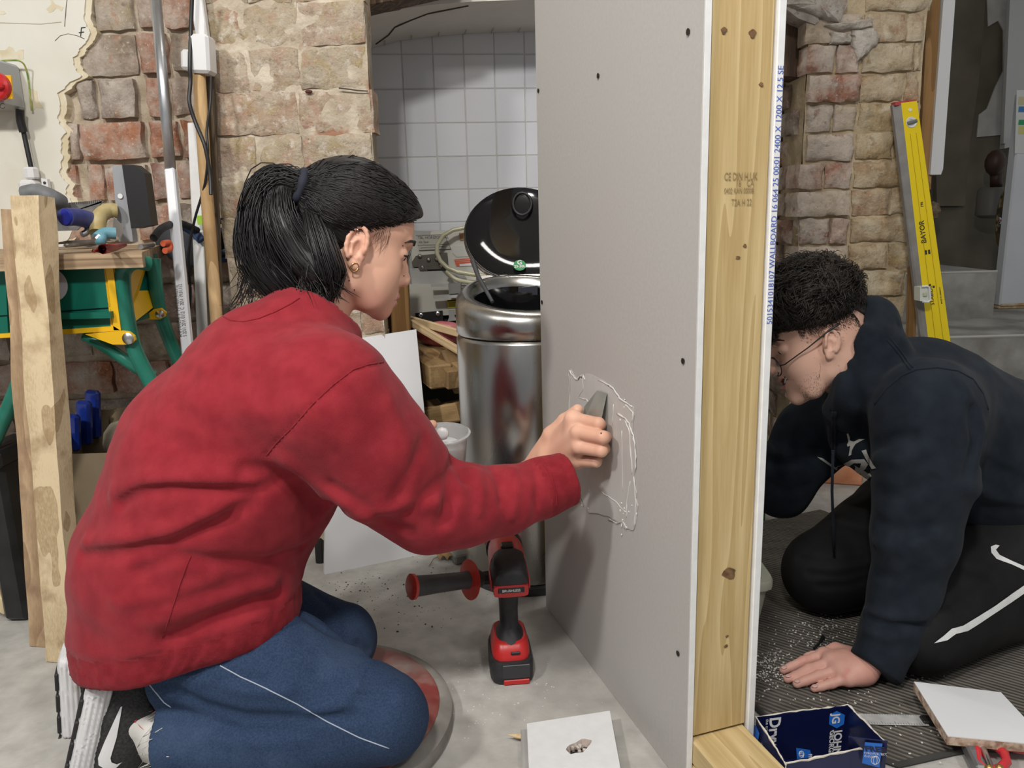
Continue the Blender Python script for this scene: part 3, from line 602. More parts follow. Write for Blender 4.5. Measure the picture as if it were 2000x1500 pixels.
def bracket(pxs, Y, bolt, r=.011):
    b0 = dslab('pivot_bracket', pxs, m_yellow, bench, Y, .006); mb = MB().lathe([(0, .006), (r*.55, .0055), (r, .003), (r, 0)], P(bolt[0], bolt[1], Y), 16, np.column_stack([[1, 0, 0], [0, 0, 1], [0, -1, 0]])); obj('bolt', mb, m_steel, b0, smooth=40)
bracket([(166, 653), (238, 646), (252, 648), (262, 656), (264, 664), (258, 671), (246, 673), (220, 673)], FY-.012, (251, 661))
bracket([(280, 620), (300, 604), (314, 602), (324, 610), (322, 618), (312, 624), (290, 624)], FY+.15, (313, 613), .009)
def tubepx(name, pts, r, m, parent, n=14, label=None):
    q = [P(x, y, Y) for x, y, Y in pts]
    # Catmull-Rom through the given points
    out = []; Q = [q[0]]+q+[q[-1]]
    for i in range(1, len(Q)-2):
        for k in range(6):
            t = k/6; out.append(.5*((2*Q[i])+(-Q[i-1]+Q[i+1])*t+(2*Q[i-1]-5*Q[i]+4*Q[i+1]-Q[i+2])*t*t+(-Q[i-1]+3*Q[i]-3*Q[i+1]+Q[i+2])*t**3))
    out.append(q[-1]); return obj(name, MB().tube(out, r, n), m, parent, smooth=50, label=label)
yl = FY+.01
tubepx('leg', [(290, 515, FY+.03), (262, 512, yl), (242, 528, yl), (240, 560, yl), (248, 620, yl), (262, 680, yl), (292, 742, yl), (330, 815, yl), (372, 905, yl+.02)], .0145, m_green2, bench)
tubepx('leg', [(300, 505, FY+.17), (302, 540, FY+.17), (312, 610, FY+.17), (330, 660, FY+.18), (356, 720, FY+.19), (410, 830, FY+.2)], .0145, m_green2, bench)
tubepx('cross_brace', [(166, 655, FY+.02), (210, 680, FY+.02), (270, 720, FY+.03), (300, 735, FY+.04)], .012, m_green2, bench)
tubepx('leg', [(60, 680, FY+.02), (20, 790, FY+.02), (-60, 960, FY+.02)], .0145, m_green2, bench)

# two rough planks leaning on the bench
def plank(name, label, foot, top, wd, th, m, twist=0.):
    p0, p1 = np.array(foot, float), np.array(top, float); z = nrm(p1-p0); x = nrm(np.cross([math.sin(twist), 1, 0], z)*1.); x = x if x[0] > 0 else -x; y = np.cross(z, x); R = np.column_stack([x, y, z])
    mb = MB(); L = np.linalg.norm(p1-p0); n = 24; vs = []
    prof = [(-.5, -.5), (.5, -.5), (.5, .5), (-.5, .5)]
    for i in range(n+1):
        t = i/n
        for k, (a, b_) in enumerate(prof):
            j = mn.noise(Vector((t*7, k*3.1, wd*50)))*.0035; vs.append(p0+z*(L*t)+x*(a*wd+j)+y*(b_*th+j*.5))
    mb.add(vs, [(i*4+k, i*4+(k+1) % 4, (i+1)*4+(k+1) % 4, (i+1)*4+k) for i in range(n) for k in range(4)]+[(3, 2, 1, 0), (n*4, n*4+1, n*4+2, n*4+3)])
    o = obj(name, mb, m, R=R); return tag(o, label, 'plank', 'rough planks against the bench')
m_plank = wood('sawn_plank', (.34, .23, .12), (.66, .53, .34), rings=1.6, stretch=(1, 1, .35), sc=16, stain=(.27, .17, .085), rndv=.0, bump=.5, rough=.85, lo=.1, hi=.62)
m_plank2 = wood('sawn_plank_brown', (.24, .15, .08), (.52, .37, .23), rings=6, stretch=(1, 1, .2), sc=14, stain=(.26, .16, .1), rndv=.0, bump=.7, rough=.85, lo=.0, hi=.8)
f1 = F(114, 1300); t1 = P(64, 384, BY-.03)
plank('plank', 'thick pale rough-sawn plank leaning upright on the bench front', f1+np.array([0, .025, 0]), t1, .055, .036, m_plank, .16)
f2 = F(58, 1284); t2 = P(16, 410, BY-.03)
plank('plank', 'brown rough-sawn plank half hidden behind the paler plank', f2+np.array([.006, .045, 0]), t2+np.array([.008, .022, 0]), .056, .022, m_plank2, .1)

# rotary switch with its cable
SY = WLY-.017
sw = thing('isolator_switch', 'grey box switch with red rotary knob on yellow plate on the plaster wall', 'switch', tuple(P(20, 170, SY)))
q0, q1 = P(-40, 130, SY), P(52, 216, SY)
mb = MB().box(((q0[0]+q1[0])/2, SY-.045, (q0[2]+q1[2])/2), (q1[0]-q0[0], .09, q0[2]-q1[2]), b=.006); obj('housing', mb, mat('grey_box', (.42, .44, .46), rough=.45), sw)
fy = SY-.09
mb = MB().slab([(-40, 145), (21, 147), (24, 193), (-40, 195)], fy-.004, .005); obj('yellow_plate', mb, m_yellow, sw)
m_redp = mat('red_plastic', (.52, .015, .02), rough=.35)
kn = MB(); kn.lathe([(.032, 0), (.031, .012), (.026, .016), (0, .017)], P(-2, 170, fy)+NF*.004, 24, np.column_stack([[1, 0, 0], [0, 0, 1], [0, -1, 0]])); k0 = P(-2, 170, fy)+NF*.024
kn.box(k0, (.052, .02, .014), roty(.1), .004); obj('knob', kn, m_redp, sw, smooth=35)
mb = MB(); mb.tube([P(5+5*math.cos(t), 207+5*math.sin(t), fy-.001) for t in np.linspace(.3, 5.6, 10)], .0007, 5); obj('printed_mark', mb, m_ink, sw)
cb = tag(tubepx('cable', [(40, 216, SY-.03), (42, 240, SY-.025), (47, 262, SY-.02), (55, 300, SY-.02), (62, 332, SY-.02)], .0058, m_blackp, None, 10), 'black cable between switch box and white conduit fitting', 'cable')
tubepx('cable_gland', [(39, 214, SY-.03), (40, 235, SY-.027), (46, 258, SY-.022)], .0095, m_blackp, cb)
tag(tubepx('earth_wire', [(-20, 122, SY-.02), (20, 118, SY-.03), (40, 120, SY-.03), (50, 132, SY-.02), (56, 160, SY-.01), (60, 200, SY-.01), (62, 216, SY-.01)], .0022, mat('yellow_green_wire', (.42, .40, .10), (.12, .25, .06), scale=60), None, 6), 'thin yellow and green wire looped over the switch box', 'wire')
cf = thing('conduit_fitting', 'white plastic conduit gland and elbow low on the plaster wall', 'fitting', tuple(P(65, 380, SY)))
mb = MB().lathe([(.014, -.012), (.017, -.008), (.017, .012), (.013, .016)], P(62, 340, SY-.02), 8); obj('gland_nut', mb, m_white, cf)
mb = MB().box(P(62, 382, SY-.022), (.042, .04, .075), b=.008); obj('elbow', mb, m_white, cf)
mb = MB().slab([(80, 348), (92, 350), (97, 384), (84, 384)], SY-.02, .012); obj('clip', mb, m_white, cf); mb = MB().ball(P(87, 357, SY-.021), .0035, 8); obj('clip_screw', mb, m_ink, cf)

# poles and trunking in the corner
m_galv = mat('galvanised', (.40, .41, .43), (.58, .59, .61), scale=50, rough=.35, metal=.85, stretch=(1, 1, .2))
pole = thing('conduit_pole', 'slim steel conduit pole with printed white lower length leaning in the corner', 'pole', tuple(P(365, 680, 1.62)))
pa, pb, pc = P(302, -30, 1.84), P(333, 330, 1.74), P(372, 740, 1.60)
obj('steel_tube', MB().tube([pa, pb], .0115, 14), m_galv, pole, smooth=True)
lw = obj('white_channel', MB().bar(pb, pc, .022, .018, up=(0, -1, .1), b=.003), mat('white_channel', (.66, .68, .72), rough=.3), pole)
zd = nrm(pb-pc); nd = nrm(np.array([0, -1, 0])-zd*zd[1]*-1); nd = nrm(np.array([0., -1, 0])-zd*np.dot([0, -1, 0], zd)); sd = np.cross(zd, nd)
mb = MB()
for t, u, k in (('S 2011 2011 0112  C  2011 19.01.112', .02, .010), ('AMF1-04.03-8  S   MF1-0.01.5102112', .02, -.004)):
    letter(mb, t, pc+zd*.09+nd*.0095+sd*(k*.7-.002), zd, -sd, .012, wx=.62)
obj('printed_text', mb, m_ink, lw)
wp = tag(obj('wooden_pole', MB().tube([P(388, 130, 1.80), P(400, 330, 1.78), P(424, 640, 1.72), P(440, 840, 1.66)], .0135, 14), wood('broom_wood', (.38, .24, .11), (.56, .38, .2), stretch=(1, 1, .05), rings=4), None, smooth=True), 'round brown wooden pole standing between white strip and brick pier', 'pole')
ws = tag(obj('white_strip', MB().bar(P(378, 240, 1.88), P(398, 690, 1.80), .026, .01, up=(0, -1, 0)), mat('white_strip', (.66, .66, .65), (.72, .72, .71), scale=30, rough=.4)), 'flat white plastic strip standing behind the wooden pole', 'strip')
mb = MB().slab([(384, 421), (396, 421), (395, 439), (386, 439)], 1.82, .003); obj('green_label', mb, mat('lime_green', (.35, .6, .05), rough=.4), ws)
tk = thing('trunking', 'white cable trunking with white box cover beside the brick pier', 'trunking', tuple(P(392, 100, 1.83)))
obj('channel', MB().bar(P(381, -40, 1.83), P(397, 75, 1.83), .026, .02, up=(0, -1, 0)), m_white, tk)
obj('box_cover', MB().bar(P(394, 70, 1.80), P(398, 146, 1.80), .044, .05, up=(0, -1, 0), b=.006), m_white, tk)
obj('side_box', MB().bar(P(366, 98, 1.84), P(367, 138, 1.84), .022, .03, up=(0, -1, 0), b=.006), m_white, tk)
tag(obj('dark_board', MB().bar(P(404, 148, 1.835), P(424, 700, 1.79), .035, .012, up=(0, -1, 0)), wood('dark_strip', (.07, .05, .03), (.15, .11, .07), stretch=(1, 1, .1))), 'narrow dark board behind the round wooden pole', 'board')
tag(tubepx('black_cable', [(376, -30, 1.78), (373, 60, 1.78), (371, 130, 1.77), (372, 160, 1.77), (370, 200, 1.76), (382, 240, 1.76), (400, 285, 1.75), (410, 340, 1.75), (412, 380, 1.74)], [.0045]*0 or .0045, m_blackp, None, 8), 'thick black cable hanging down beside the white box cover', 'cable')
tag(tubepx('black_cable', [(412, 150, 1.79), (411, 200, 1.77), (404, 255, 1.765), (406, 300, 1.755), (400, 360, 1.76), (380, 430, 1.77), (368, 500, 1.77), (372, 580, 1.78), (362, 665, 1.78)], .003, m_blackp, None, 8), 'thin black cable trailing down behind the wooden pole', 'cable')

# tools lying on the bench
def at(x, y, dz=0.): return F(x, y, BT+dz)
lv = thing('tool_case', 'tall grey and black plastic tool case standing on the bench end', 'case', tuple(P(240, 470, 1.60)))
obj('grey_side', MB().slab([(219, 324), (242, 324), (260, 472), (232, 472)], 1.56, .02), mat('case_grey', (.30, .31, .33), rough=.4), lv)
obj('black_body', MB().slab([(238, 322), (262, 322), (282, 338), (296, 440), (268, 446), (256, 446)], 1.54, .03), m_blackp, lv)
mb = MB().lathe([(0, 0), (.005, 0), (.005, .001)], P(235, 383, 1.558), 12, np.column_stack([[1, 0, 0], [0, 0, 1], [0, -1, 0]])); obj('rivet', mb, m_white, lv)
m_tblue = mat('blue_handle', (.025, .035, .20), (.06, .07, .2), scale=50, rough=.5); m_tteal = mat('teal_handle', (.09, .26, .33), (.16, .33, .4), scale=40, rough=.5)
m_trowel = mat('dull_steel', (.22, .21, .2), (.34, .33, .32), scale=50, rough=.4, metal=.7); m_greyrub = mat('grey_rubber', (.10, .105, .11), (.15, .155, .16), scale=40, rough=.6)
nt_ = thing('notched_trowel', 'notched steel trowel with grey handle propped among the bench tools', 'trowel', tuple(P(140, 420, 1.53)))
poly = [(98, 428), (118, 397)]
for k in range(20): x = 118+4.1*k; y = 397-.34*k; poly += [(x, y), (x+2.1, y), (x+2.1, y+5), (x+4.1, y+5)]
poly += [(200, 392), (182, 420), (150, 450), (98, 452)]
obj('blade', MB().slab(poly, 1.54, .004), m_trowel, nt_); tubepx('handle', [(48, 380, 1.50), (72, 376, 1.50), (100, 386, 1.50), (118, 396, 1.52)], .016, m_greyrub, nt_)
tb = thing('trowel', 'pointing trowel with blue handle lying across the bench tools', 'trowel', tuple(P(160, 440, 1.5)))
tubepx('handle', [(128, 424, 1.45), (150, 424, 1.48), (174, 430, 1.51)], .0165, m_tblue, tb); obj('end_cap', MB().tube([P(126, 424, 1.448), P(138, 424, 1.46)], .014, 14), mat('bright_blue', (.02, .03, .33), rough=.4), tb, smooth=40)
tubepx('tang', [(170, 436, 1.51), (170, 452, 1.50), (160, 458, 1.49)], .006, m_steel, tb); obj('blade', MB().slab([(100, 476), (130, 470), (188, 468), (190, 472), (104, 478)], 1.48, .05), m_trowel, tb)
yt = thing('putty_knife', 'scraper with worn yellow handle among the bench tools', 'scraper', tuple(P(200, 440, 1.52)))
tubepx('handle', [(190, 455, 1.5), (194, 425, 1.52), (210, 412, 1.54), (228, 412, 1.55)], .0145, mat('worn_yellow', (.33, .25, .10), (.45, .38, .2), scale=40, rough=.6), yt); obj('blade', MB().slab([(222, 424), (242, 444), (234, 468), (220, 448)], 1.52, .003), m_steel, yt)
tt = thing('caulking_nozzle_tool', 'teal plastic tool with chrome tip at the bench edge', 'tool', tuple(P(205, 462, 1.47)))
tubepx('body', [(190, 466, 1.445), (205, 456, 1.46), (226, 456, 1.47)], .011, m_tteal, tt); obj('tip', MB().tube([P(187, 470, 1.44), P(194, 466, 1.446)], [.007, .011], 12), m_steel, tt, smooth=40); obj('grip', MB().tube([P(199, 458, 1.45), P(196, 476, 1.44)], .009, 12), m_tteal, tt, smooth=True)
fl = thing('steel_float', 'flat steel float lying on the bench near the planks', 'float', tuple(at(150, 478)))
obj('plate', MB().box(at(160, 482, .004), (.15, .045, .003), rotz(.12)), m_steel, fl); obj('rail', MB().tube([at(130, 478, .012), at(186, 474, .012)], .006, 10), m_trowel, fl, smooth=True)
tag(obj('screwdriver_bit', MB().tube([at(256, 470, .0065), at(279, 468, .0065)], .0055, 10), m_steel, smooth=40), 'upper short steel socket at the bench end', 'socket', 'sockets on the bench')
tag(obj('screwdriver_bit', MB().tube([at(274, 482, .0065), at(298, 478, .0065)], .0055, 10), m_steel, smooth=40), 'lower short steel socket nearer the bench corner', 'socket', 'sockets on the bench')
rr = tag(obj('red_rag', MB().tube([at(184, 490, .006), at(200, 487, .012), at(222, 484, .009), at(244, 478, .012)], [.004, .008, .007, .004], 8), mat('dark_red', (.25, .01, .015), rough=.4), smooth=True), 'small dark red object beneath the teal tool', 'rag')
m_bagblue = mat('bag_blue', (.03, .06, .16), (.05, .09, .2), scale=60, rough=.7); m_bagblack = mat('bag_black', (.015, .016, .02), (.04, .045, .055), scale=30, rough=.8, bump=.3)
tbg = thing('tool_bag', 'black and blue fabric tool bag hanging behind the poles', 'bag', tuple(P(380, 470, 1.93)))
mb = MB(); mb.ball(P(385, 480, 1.93), (.085, .035, .055), 18); mb.ball(P(350, 470, 1.93), (.06, .035, .035), 14); obj('body', mb, m_bagblack, tbg, smooth=True)
for k, (x0, y0, x1, y1) in enumerate(((415, 440, 445, 425), (418, 455, 445, 446), (415, 500, 448, 488), (418, 512, 446, 506))): obj('strap', MB().bar(P(x0, y0, 1.89), P(x1, y1, 1.89), .012, .018, up=(0, -1, 0), b=.004), m_bagblue, tbg)
tubepx('strap', [(300, 465, 1.6), (318, 445, 1.65), (350, 436, 1.75), (385, 450, 1.82)], .008, m_bagblack, tbg); tubepx('orange_trim', [(318, 476, 1.58), (330, 474, 1.6), (332, 486, 1.6), (322, 490, 1.58)], .006, mat('orange_trim', (.55, .10, .04), rough=.5), tbg)
tubepx('strap', [(352, 438, 1.8), (376, 452, 1.82), (394, 470, 1.82)], .01, m_bagblue, tbg)

# under the bench
m_card = mat('cardboard', (.26, .20, .12), (.32, .25, .16), scale=10, rough=.85, bump=.1)
bx = thing('cardboard_box', 'open brown cardboard box on the floor behind the planks', 'box', tuple(F(200, 1010)))
by = 1.62; z0 = 0.0
def face(name, pts3, m, parent, th=.004):
    a = [np.array(p) for p in pts3]; n = nrm(np.cross(a[1]-a[0], a[2]-a[0])); k = len(a); mb = MB().add(a+[p+n*th for p in a], [tuple(range(k))[::-1], tuple(range(k, 2*k))]+[(i, (i+1) % k, (i+1) % k+k, i+k) for i in range(k)]); return obj(name, mb, m, parent)
def G(x, y, Y): p = P(x, y, Y); return np.array([p[0], Y, 0.])
A, B_, C, D = P(118, 888, by), P(262, 884, by-.02), P(282, 800, by+.24), P(150, 800, by+.2)
dn = lambda p: np.array([p[0], p[1], .0])
face('front_panel', [A, B_, dn(B_), dn(A)], m_card, bx); face('side_panel', [B_, C, dn(C), dn(B_)], m_card, bx); face('back_panel', [C, D, dn(D), dn(C)], m_card, bx); face('side_panel', [D, A, dn(A), dn(D)], m_card, bx)
face('flap', [P(212, 800, by+.23), P(262, 792, by+.22), P(256, 850, by+.15), P(220, 862, by+.15)], m_card, bx)
m_bluebag = mat('glossy_blue_pack', (.01, .03, .26), (.02, .06, .42), scale=8, rough=.25, coat=.5)
for i, (x, y, h, Y) in enumerate(((141, 830, 50, 1.72), (164, 808, 60, 1.76), (181, 790, 66, 1.80))):
    pk = obj('blue_packet', MB().bar(P(x, y-h*.42, Y), P(x+2, y+h, Y), .034, .02, up=(0, -1, .2), b=.006), m_bluebag); tag(pk, ('front glossy blue packet standing in the cardboard box', 'middle glossy blue packet standing in the cardboard box', 'rear glossy blue packet standing tallest in the cardboard box')[i], 'packet', 'blue packets in the box')
mb = MB().ball(P(238, 862, by+.08), (.04, .04, .05), 12); tag(obj('paper_sack', mb, mat('pale_brown_paper', (.34, .29, .22), rough=.8), smooth=True), 'crumpled pale paper sack inside the cardboard box', 'sack')
cr = thing('black_crate', 'black plastic crate on floor at the left edge behind the planks', 'crate', tuple(F(0, 1110)))
ca, cbb = P(-60, 882, 1.46), P(34, 1110, 1.46); m_crate = mat('crate_black', (.010, .010, .011), (.02, .02, .021), scale=20, rough=.4)
obj('body', MB().box(((ca[0]+cbb[0])/2, 1.53, (ca[2])/2), (cbb[0]-ca[0], .13, ca[2]-.004), b=.01), m_crate, cr); obj('rim', MB().box(((ca[0]+cbb[0])/2, 1.53, ca[2]-.02), (cbb[0]-ca[0]+.014, .15, .035), b=.006), m_crate, cr)
tag(tubepx('red_hose', [(-40, 790, 1.5), (0, 797, 1.5), (18, 800, 1.52), (22, 812, 1.55), (0, 818, 1.5), (-40, 828, 1.48)], .0065, mat('red_hose', (.45, .05, .04), rough=.4), None, 10), 'red hose coiled above the black crate', 'hose')
tag(obj('pine_offcut', MB().bar(F(-60, 1128, .06), F(30, 1176, .03), .05, .04, b=.003), wood('pale_pine', (.60, .46, .25), (.76, .62, .38), rings=5)), 'pale pine offcut on the floor at the left edge', 'offcut')
# ------------------------------------------------------------------ alcove: bin, machine, white board, scrap timber
m_brushed = mat('brushed_steel', (.42, .41, .39), (.50, .49, .47), scale=14, rough=.2, metal=1., bump=.12, bscale=11, stretch=(1, 1, .25), aniso=.5, rough2=.3)
m_gloss = mat('gloss_black', (.006, .006, .007), rough=.06, spec=.6)
m_innerbin = mat('bin_liner', (.02, .02, .03), (.035, .036, .05), scale=8, rough=.4)
BC = np.array([.028, 1.665, 0]); BR = .146
waste = thing('waste_bin', 'round brushed steel pedal bin with black lid standing open', 'bin', tuple(BC))
zs = P(893, 648, 1.665)[2]; zt = P(905, 562, 1.665)[2]
obj('body', MB().lathe([(BR-.004, .022), (BR, .026), (BR, .20), (BR-.0006, .24), (BR, .30), (BR, zs-.012), (BR-.004, zs-.006), (BR-.006, zs-.004)], BC, 64), m_brushed, waste, smooth=35)
obj('base_ring', MB().lathe([(BR-.01, .0), (BR+.001, 0), (BR+.003, .004), (BR+.003, .018), (BR-.002, .023)], BC, 64), mat('bin_base', (.05, .05, .05), rough=.5), waste, smooth=35)
def collar(u, v):
    an = 2*math.pi*u; prof = [(BR-.004, zs-.002, 0), (BR, zs+.003, 0), (BR, zs+.02, 0), (BR, -.035, 1), (BR-.003, -.016, 1), (BR-.014, -.003, 1), (BR-.028, .0, 1), (BR-.036, -.006, 1), (BR-.038, -.03, 1)]
    r, z, top = prof[min(int(round(v*8)), 8)]; s_ = zt-.011+.027*math.sin(an)-.006*math.cos(an)
    return BC+np.array([r*math.cos(an), r*math.sin(an), z+(s_ if top else 0)])
obj('lid_collar', MB().grid(collar, 64, 9, closed_u=True), m_brushed, waste, smooth=50)
def inner(u, v):
    an = 2*math.pi*u; s_ = zt-.011+.027*math.sin(an)-.006*math.cos(an); r = BR-.0385-.006*v; return BC+np.array([r*math.cos(an), r*math.sin(an), (s_-.026)*(1-v)+.25*v])
mb = MB().grid(inner, 64, 6, closed_u=True); mb.lathe([(0, .25), (BR-.045, .25)], BC, 32, cap=False); obj('inner_bucket', mb, m_gloss, waste, smooth=40)
mb = MB().slab([(1012, 562), (1050, 558), (1050, 576), (1040, 576), (1040, 572), (1012, 570)], 1.76, .004); obj('paper_scrap', mb, m_innerbin, waste)
hz = P(1000, 531, 1.80); hz[0] = BC[0]; tl = math.radians(36); ld = np.array([0, math.sin(tl), math.cos(tl)]); ln = np.array([0, -math.cos(tl), math.sin(tl)]); RL = np.column_stack([[1, 0, 0], ld, ln]); LR = .131; lc = hz+ld*LR*.80
obj('lid', MB().lathe([(0, -.012), (.06, -.011), (LR-.02, -.004), (LR-.004, .004), (LR, .006), (LR+.001, .0), (LR-.004, -.012), (LR-.04, -.024), (0, -.034)], lc, 48, RL), m_gloss, waste, smooth=50)
lid = obj('lid_rim', MB().lathe([(LR-.002, .006), (LR+.002, .003), (LR+.003, -.006), (LR-.001, -.012)], lc, 48, RL, cap=False), m_steel, waste, smooth=50)
def lidp(px, py): return PL(px, py, lc+ln*.0005, ln)
mb = MB().tube([lidp(1020+18*math.cos(t), 398+22*math.sin(t)) for t in np.linspace(0, 6.28, 17)[:-1]], .0035, 6, closed=True); obj('latch_ring', mb, m_blackp, waste, smooth=True)
sp = lidp(1015, 518)-ln*.004; stk = obj('round_sticker', MB().lathe([(0, .0), (.0145, 0), (.0145, -.0008)], sp+ln*.004, 24, RL), mat('green_sticker', (.04, .28, .09), rough=.5), waste)
mb = MB(); letter(mb, 'G', sp+ln*.0047+ld*.002, [1, 0, 0], ld, .016, 'CENTER', .03); letter(mb, '23-30L', sp+ln*.0047-ld*.0065, [1, .0, 0], ld, .0092, 'CENTER', .03)
for k in (-.009, -.0105): mb.bar(sp+ln*.0047+ld*k-X*.005, sp+ln*.0047+ld*k+X*.005, .0005, .0003)
obj('sticker_print', mb, m_white, stk)
obj('stay_rod', MB().tube([P(923, 508, 1.75), P(934, 540, 1.72), P(962, 590, 1.66)], [.006, .005, .004], 10), m_darkgrey, waste, smooth=40)
obj('hinge', MB().box(hz+np.array([-.0, -.004, -.016]), (.21, .02, .02), b=.006), m_brushed, waste)

m_mach = mat('machine_enamel', (.52, .51, .45), (.60, .59, .53), scale=6, rough=.45, c3=(.42, .39, .31), scale3=9, lo3=.62, hi3=.75)
m_machgrey = mat('machine_grey', (.34, .34, .33), (.42, .42, .40), scale=10, rough=.5)
MY = 2.22
mach = thing('bench_machine', 'old off-white workshop machine with clear hose and warning labels behind the bin', 'machine', tuple(P(900, 700, MY)))
obj('upper_housing', MB().slab([(800, 470), (838, 470), (842, 452), (1060, 446), (1060, 556), (812, 560)], MY, .14), m_mach, mach)
obj('lower_housing', MB().slab([(784, 556), (1060, 556), (1060, 604), (804, 620)], MY-.05, .18), m_mach, mach); obj('ledge', MB().slab([(800, 524), (832, 522), (835, 529), (870, 529), (876, 522), (898, 530), (912, 547), (1000, 552), (1000, 560), (806, 562)], MY-.025, .03), m_machgrey, mach)
obj('rear_cover', MB().slab([(800, 452), (850, 452), (850, 525), (800, 525)], MY+.02, .1), m_machgrey, mach)
lab = obj('data_plate', MB().slab([(812, 459), (868, 458), (881, 486), (818, 489)], MY-.004, .003), mat('data_plate', (.40, .39, .34), rough=.5), mach)
mb = MB(); letter(mb, 'TBL HORIZONTAL', P(816, 467, MY-.0046), [1, 0, 0], [0, 0, 1], .0105); letter(mb, 'tilt Saw', P(818, 475, MY-.0046), [1, 0, 0], [0, 0, 1], .0095)
for (x0, y0), (x1, y1) in (((815, 479), (874, 477)), ((812, 460), (868, 458)), ((868, 458), (881, 486)), ((818, 489), (881, 486)), ((822, 484), (868, 481))): mb.bar(P(x0, y0, MY-.0046), P(x1, y1, MY-.0046), .0012, .0006)
obj('plate_print', mb, m_ink, lab)
hg = obj('hinge_bracket', MB().slab([(804, 512), (812, 500), (834, 498), (872, 494), (874, 518), (806, 522)], MY-.03, .03), mat('dark_bracket', (.075, .07, .055), (.11, .10, .08), scale=30, rough=.5), mach)
obj('hinge_leaf', MB().slab([(816, 520), (868, 517), (866, 525), (820, 527)], MY-.034, .01), mat('dark_bracket', (.07, .065, .05)), hg)
for x, y in ((820, 500), (837, 507), (853, 506), (825, 522), (861, 519)): obj('bolt', MB().lathe([(0, .005), (.004, .0045), (.006, .002), (.006, 0)], P(x, y, MY-.032), 12, np.column_stack([[1, 0, 0], [0, 0, 1], [0, -1, 0]])), m_steel, hg, smooth=40)
rl = obj('warning_label', MB().slab([(887, 507), (930, 503), (930, 517), (891, 520)], MY-.003, .002), mat('orange_red_label', (.62, .12, .06), rough=.5), mach)
obj('label_strip', MB().slab([(897, 516), (930, 513), (930, 518), (898, 520)], MY-.0036, .001), m_white, rl)
for x0, y0, x1, y1 in ((890, 509.5, 925, 506.5), (891, 512.5, 920, 510)): obj('label_line', MB().bar(P(x0, y0, MY-.0034), P(x1, y1, MY-.0034), .0012, .0006), m_white, rl)
obj('tan_tag', MB().slab([(896, 455), (920, 454), (920, 468), (899, 470)], MY-.003, .002), mat('tan_tag', (.33, .17, .08), rough=.6), mach)
rc = obj('recess_panel', MB().slab([(888, 480), (920, 478), (922, 500), (892, 502), (884, 494)], MY-.002, .003), mat('machine_light', (.56, .57, .53), rough=.45), mach)
obj('handle_bar', MB().slab([(845, 578), (897, 574), (898, 581), (847, 584)], MY-.10, .02), m_machgrey, mach); obj('handle_bar', MB().slab([(841, 556), (876, 555), (876, 560), (842, 560)], MY-.10, .02), m_machgrey, mach)
obj('grey_block', MB().slab([(875, 555), (900, 553), (900, 573), (877, 574)], MY-.105, .03), mat('grey_block', (.16, .16, .15), rough=.5), mach)
yl_ = obj('yellow_label', MB().slab([(873, 586), (898, 584), (898, 601), (874, 602)], MY-.0535, .003), mat('yellow_label', (.62, .52, .03), rough=.5), mach)
mb = MB().slab([(874, 586.5), (897, 584.6), (897, 587), (874, 588.6)], MY-.0545, .0006)
for k in range(3): mb.bar(P(877, 592+3*k, MY-.0542), P(895, 591+3*k, MY-.0542), .0014, .0005)
obj('label_print', mb, m_ink, yl_)
lt = obj('black_latch', MB().slab([(811, 612), (864, 607), (866, 628), (815, 634)], MY-.06, .02), m_blackp, mach)
for x, y in ((822, 616), (855, 613)): obj('socket_screw', MB().lathe([(.0025, .003), (.004, .005), (.007, .004), (.007, 0)], P(x, y, MY-.06), 14, np.column_stack([[1, 0, 0], [0, 0, 1], [0, -1, 0]])), m_steel, lt, smooth=40)
obj('metal_bracket', MB().slab([(876, 607), (886, 606), (888, 620), (896, 625), (874, 628), (877, 620)], MY-.065, .02), m_machgrey, mach)
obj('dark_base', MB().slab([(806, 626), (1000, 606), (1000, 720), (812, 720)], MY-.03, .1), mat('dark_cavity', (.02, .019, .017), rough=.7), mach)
hose = []
for t in np.linspace(0, 1, 34): an = math.radians(-75+ -230*t); hose.append(P(902+52*math.cos(an)*(1+.08*t), 492+46*math.sin(-an)*-1*1.0, MY-.03-.012*t))
obj('clear_hose', MB().tube([P(x, y, MY-.03-.004*i) for i, (x, y) in enumerate(((1000, 447), (950, 445), (910, 444), (885, 449), (866, 460), (854, 478), (853, 494), (860, 510), (874, 523), (894, 531), (925, 536), (960, 540), (1000, 540)))], .0062, 10), mat('cloudy_hose', (.48, .46, .30), (.58, .56, .40), scale=12, rough=.25, trans=.25), mach, smooth=True)
tag(tubepx('loose_hose', [(872, 530, MY-.06), (890, 545, MY-.07), (920, 552, MY-.07), (960, 556, MY-.07)], .006, mat('cloudy_hose', (.5, .5, .4)), None), 'lower loop of cloudy plastic hose beside the bin', 'hose')
m_brownw = wood('brown_post', (.20, .10, .03), (.32, .18, .06), stretch=(1, 1, .06), rings=5)
tag(obj('timber_post', MB().bar(P(778, 500, 1.98), P(792, 830, 1.96), .046, .03, up=(0, -1, 0)), m_brownw), 'reddish brown timber post standing between brick pier and machine', 'post')
tag(obj('dark_post', MB().bar(P(753, 560, 2.02), P(762, 830, 2.0), .03, .03, up=(0, -1, 0)), wood('dark_timber', (.07, .04, .025), (.2, .13, .08))), 'dark post in shadow behind the reddish brown timber post', 'post')

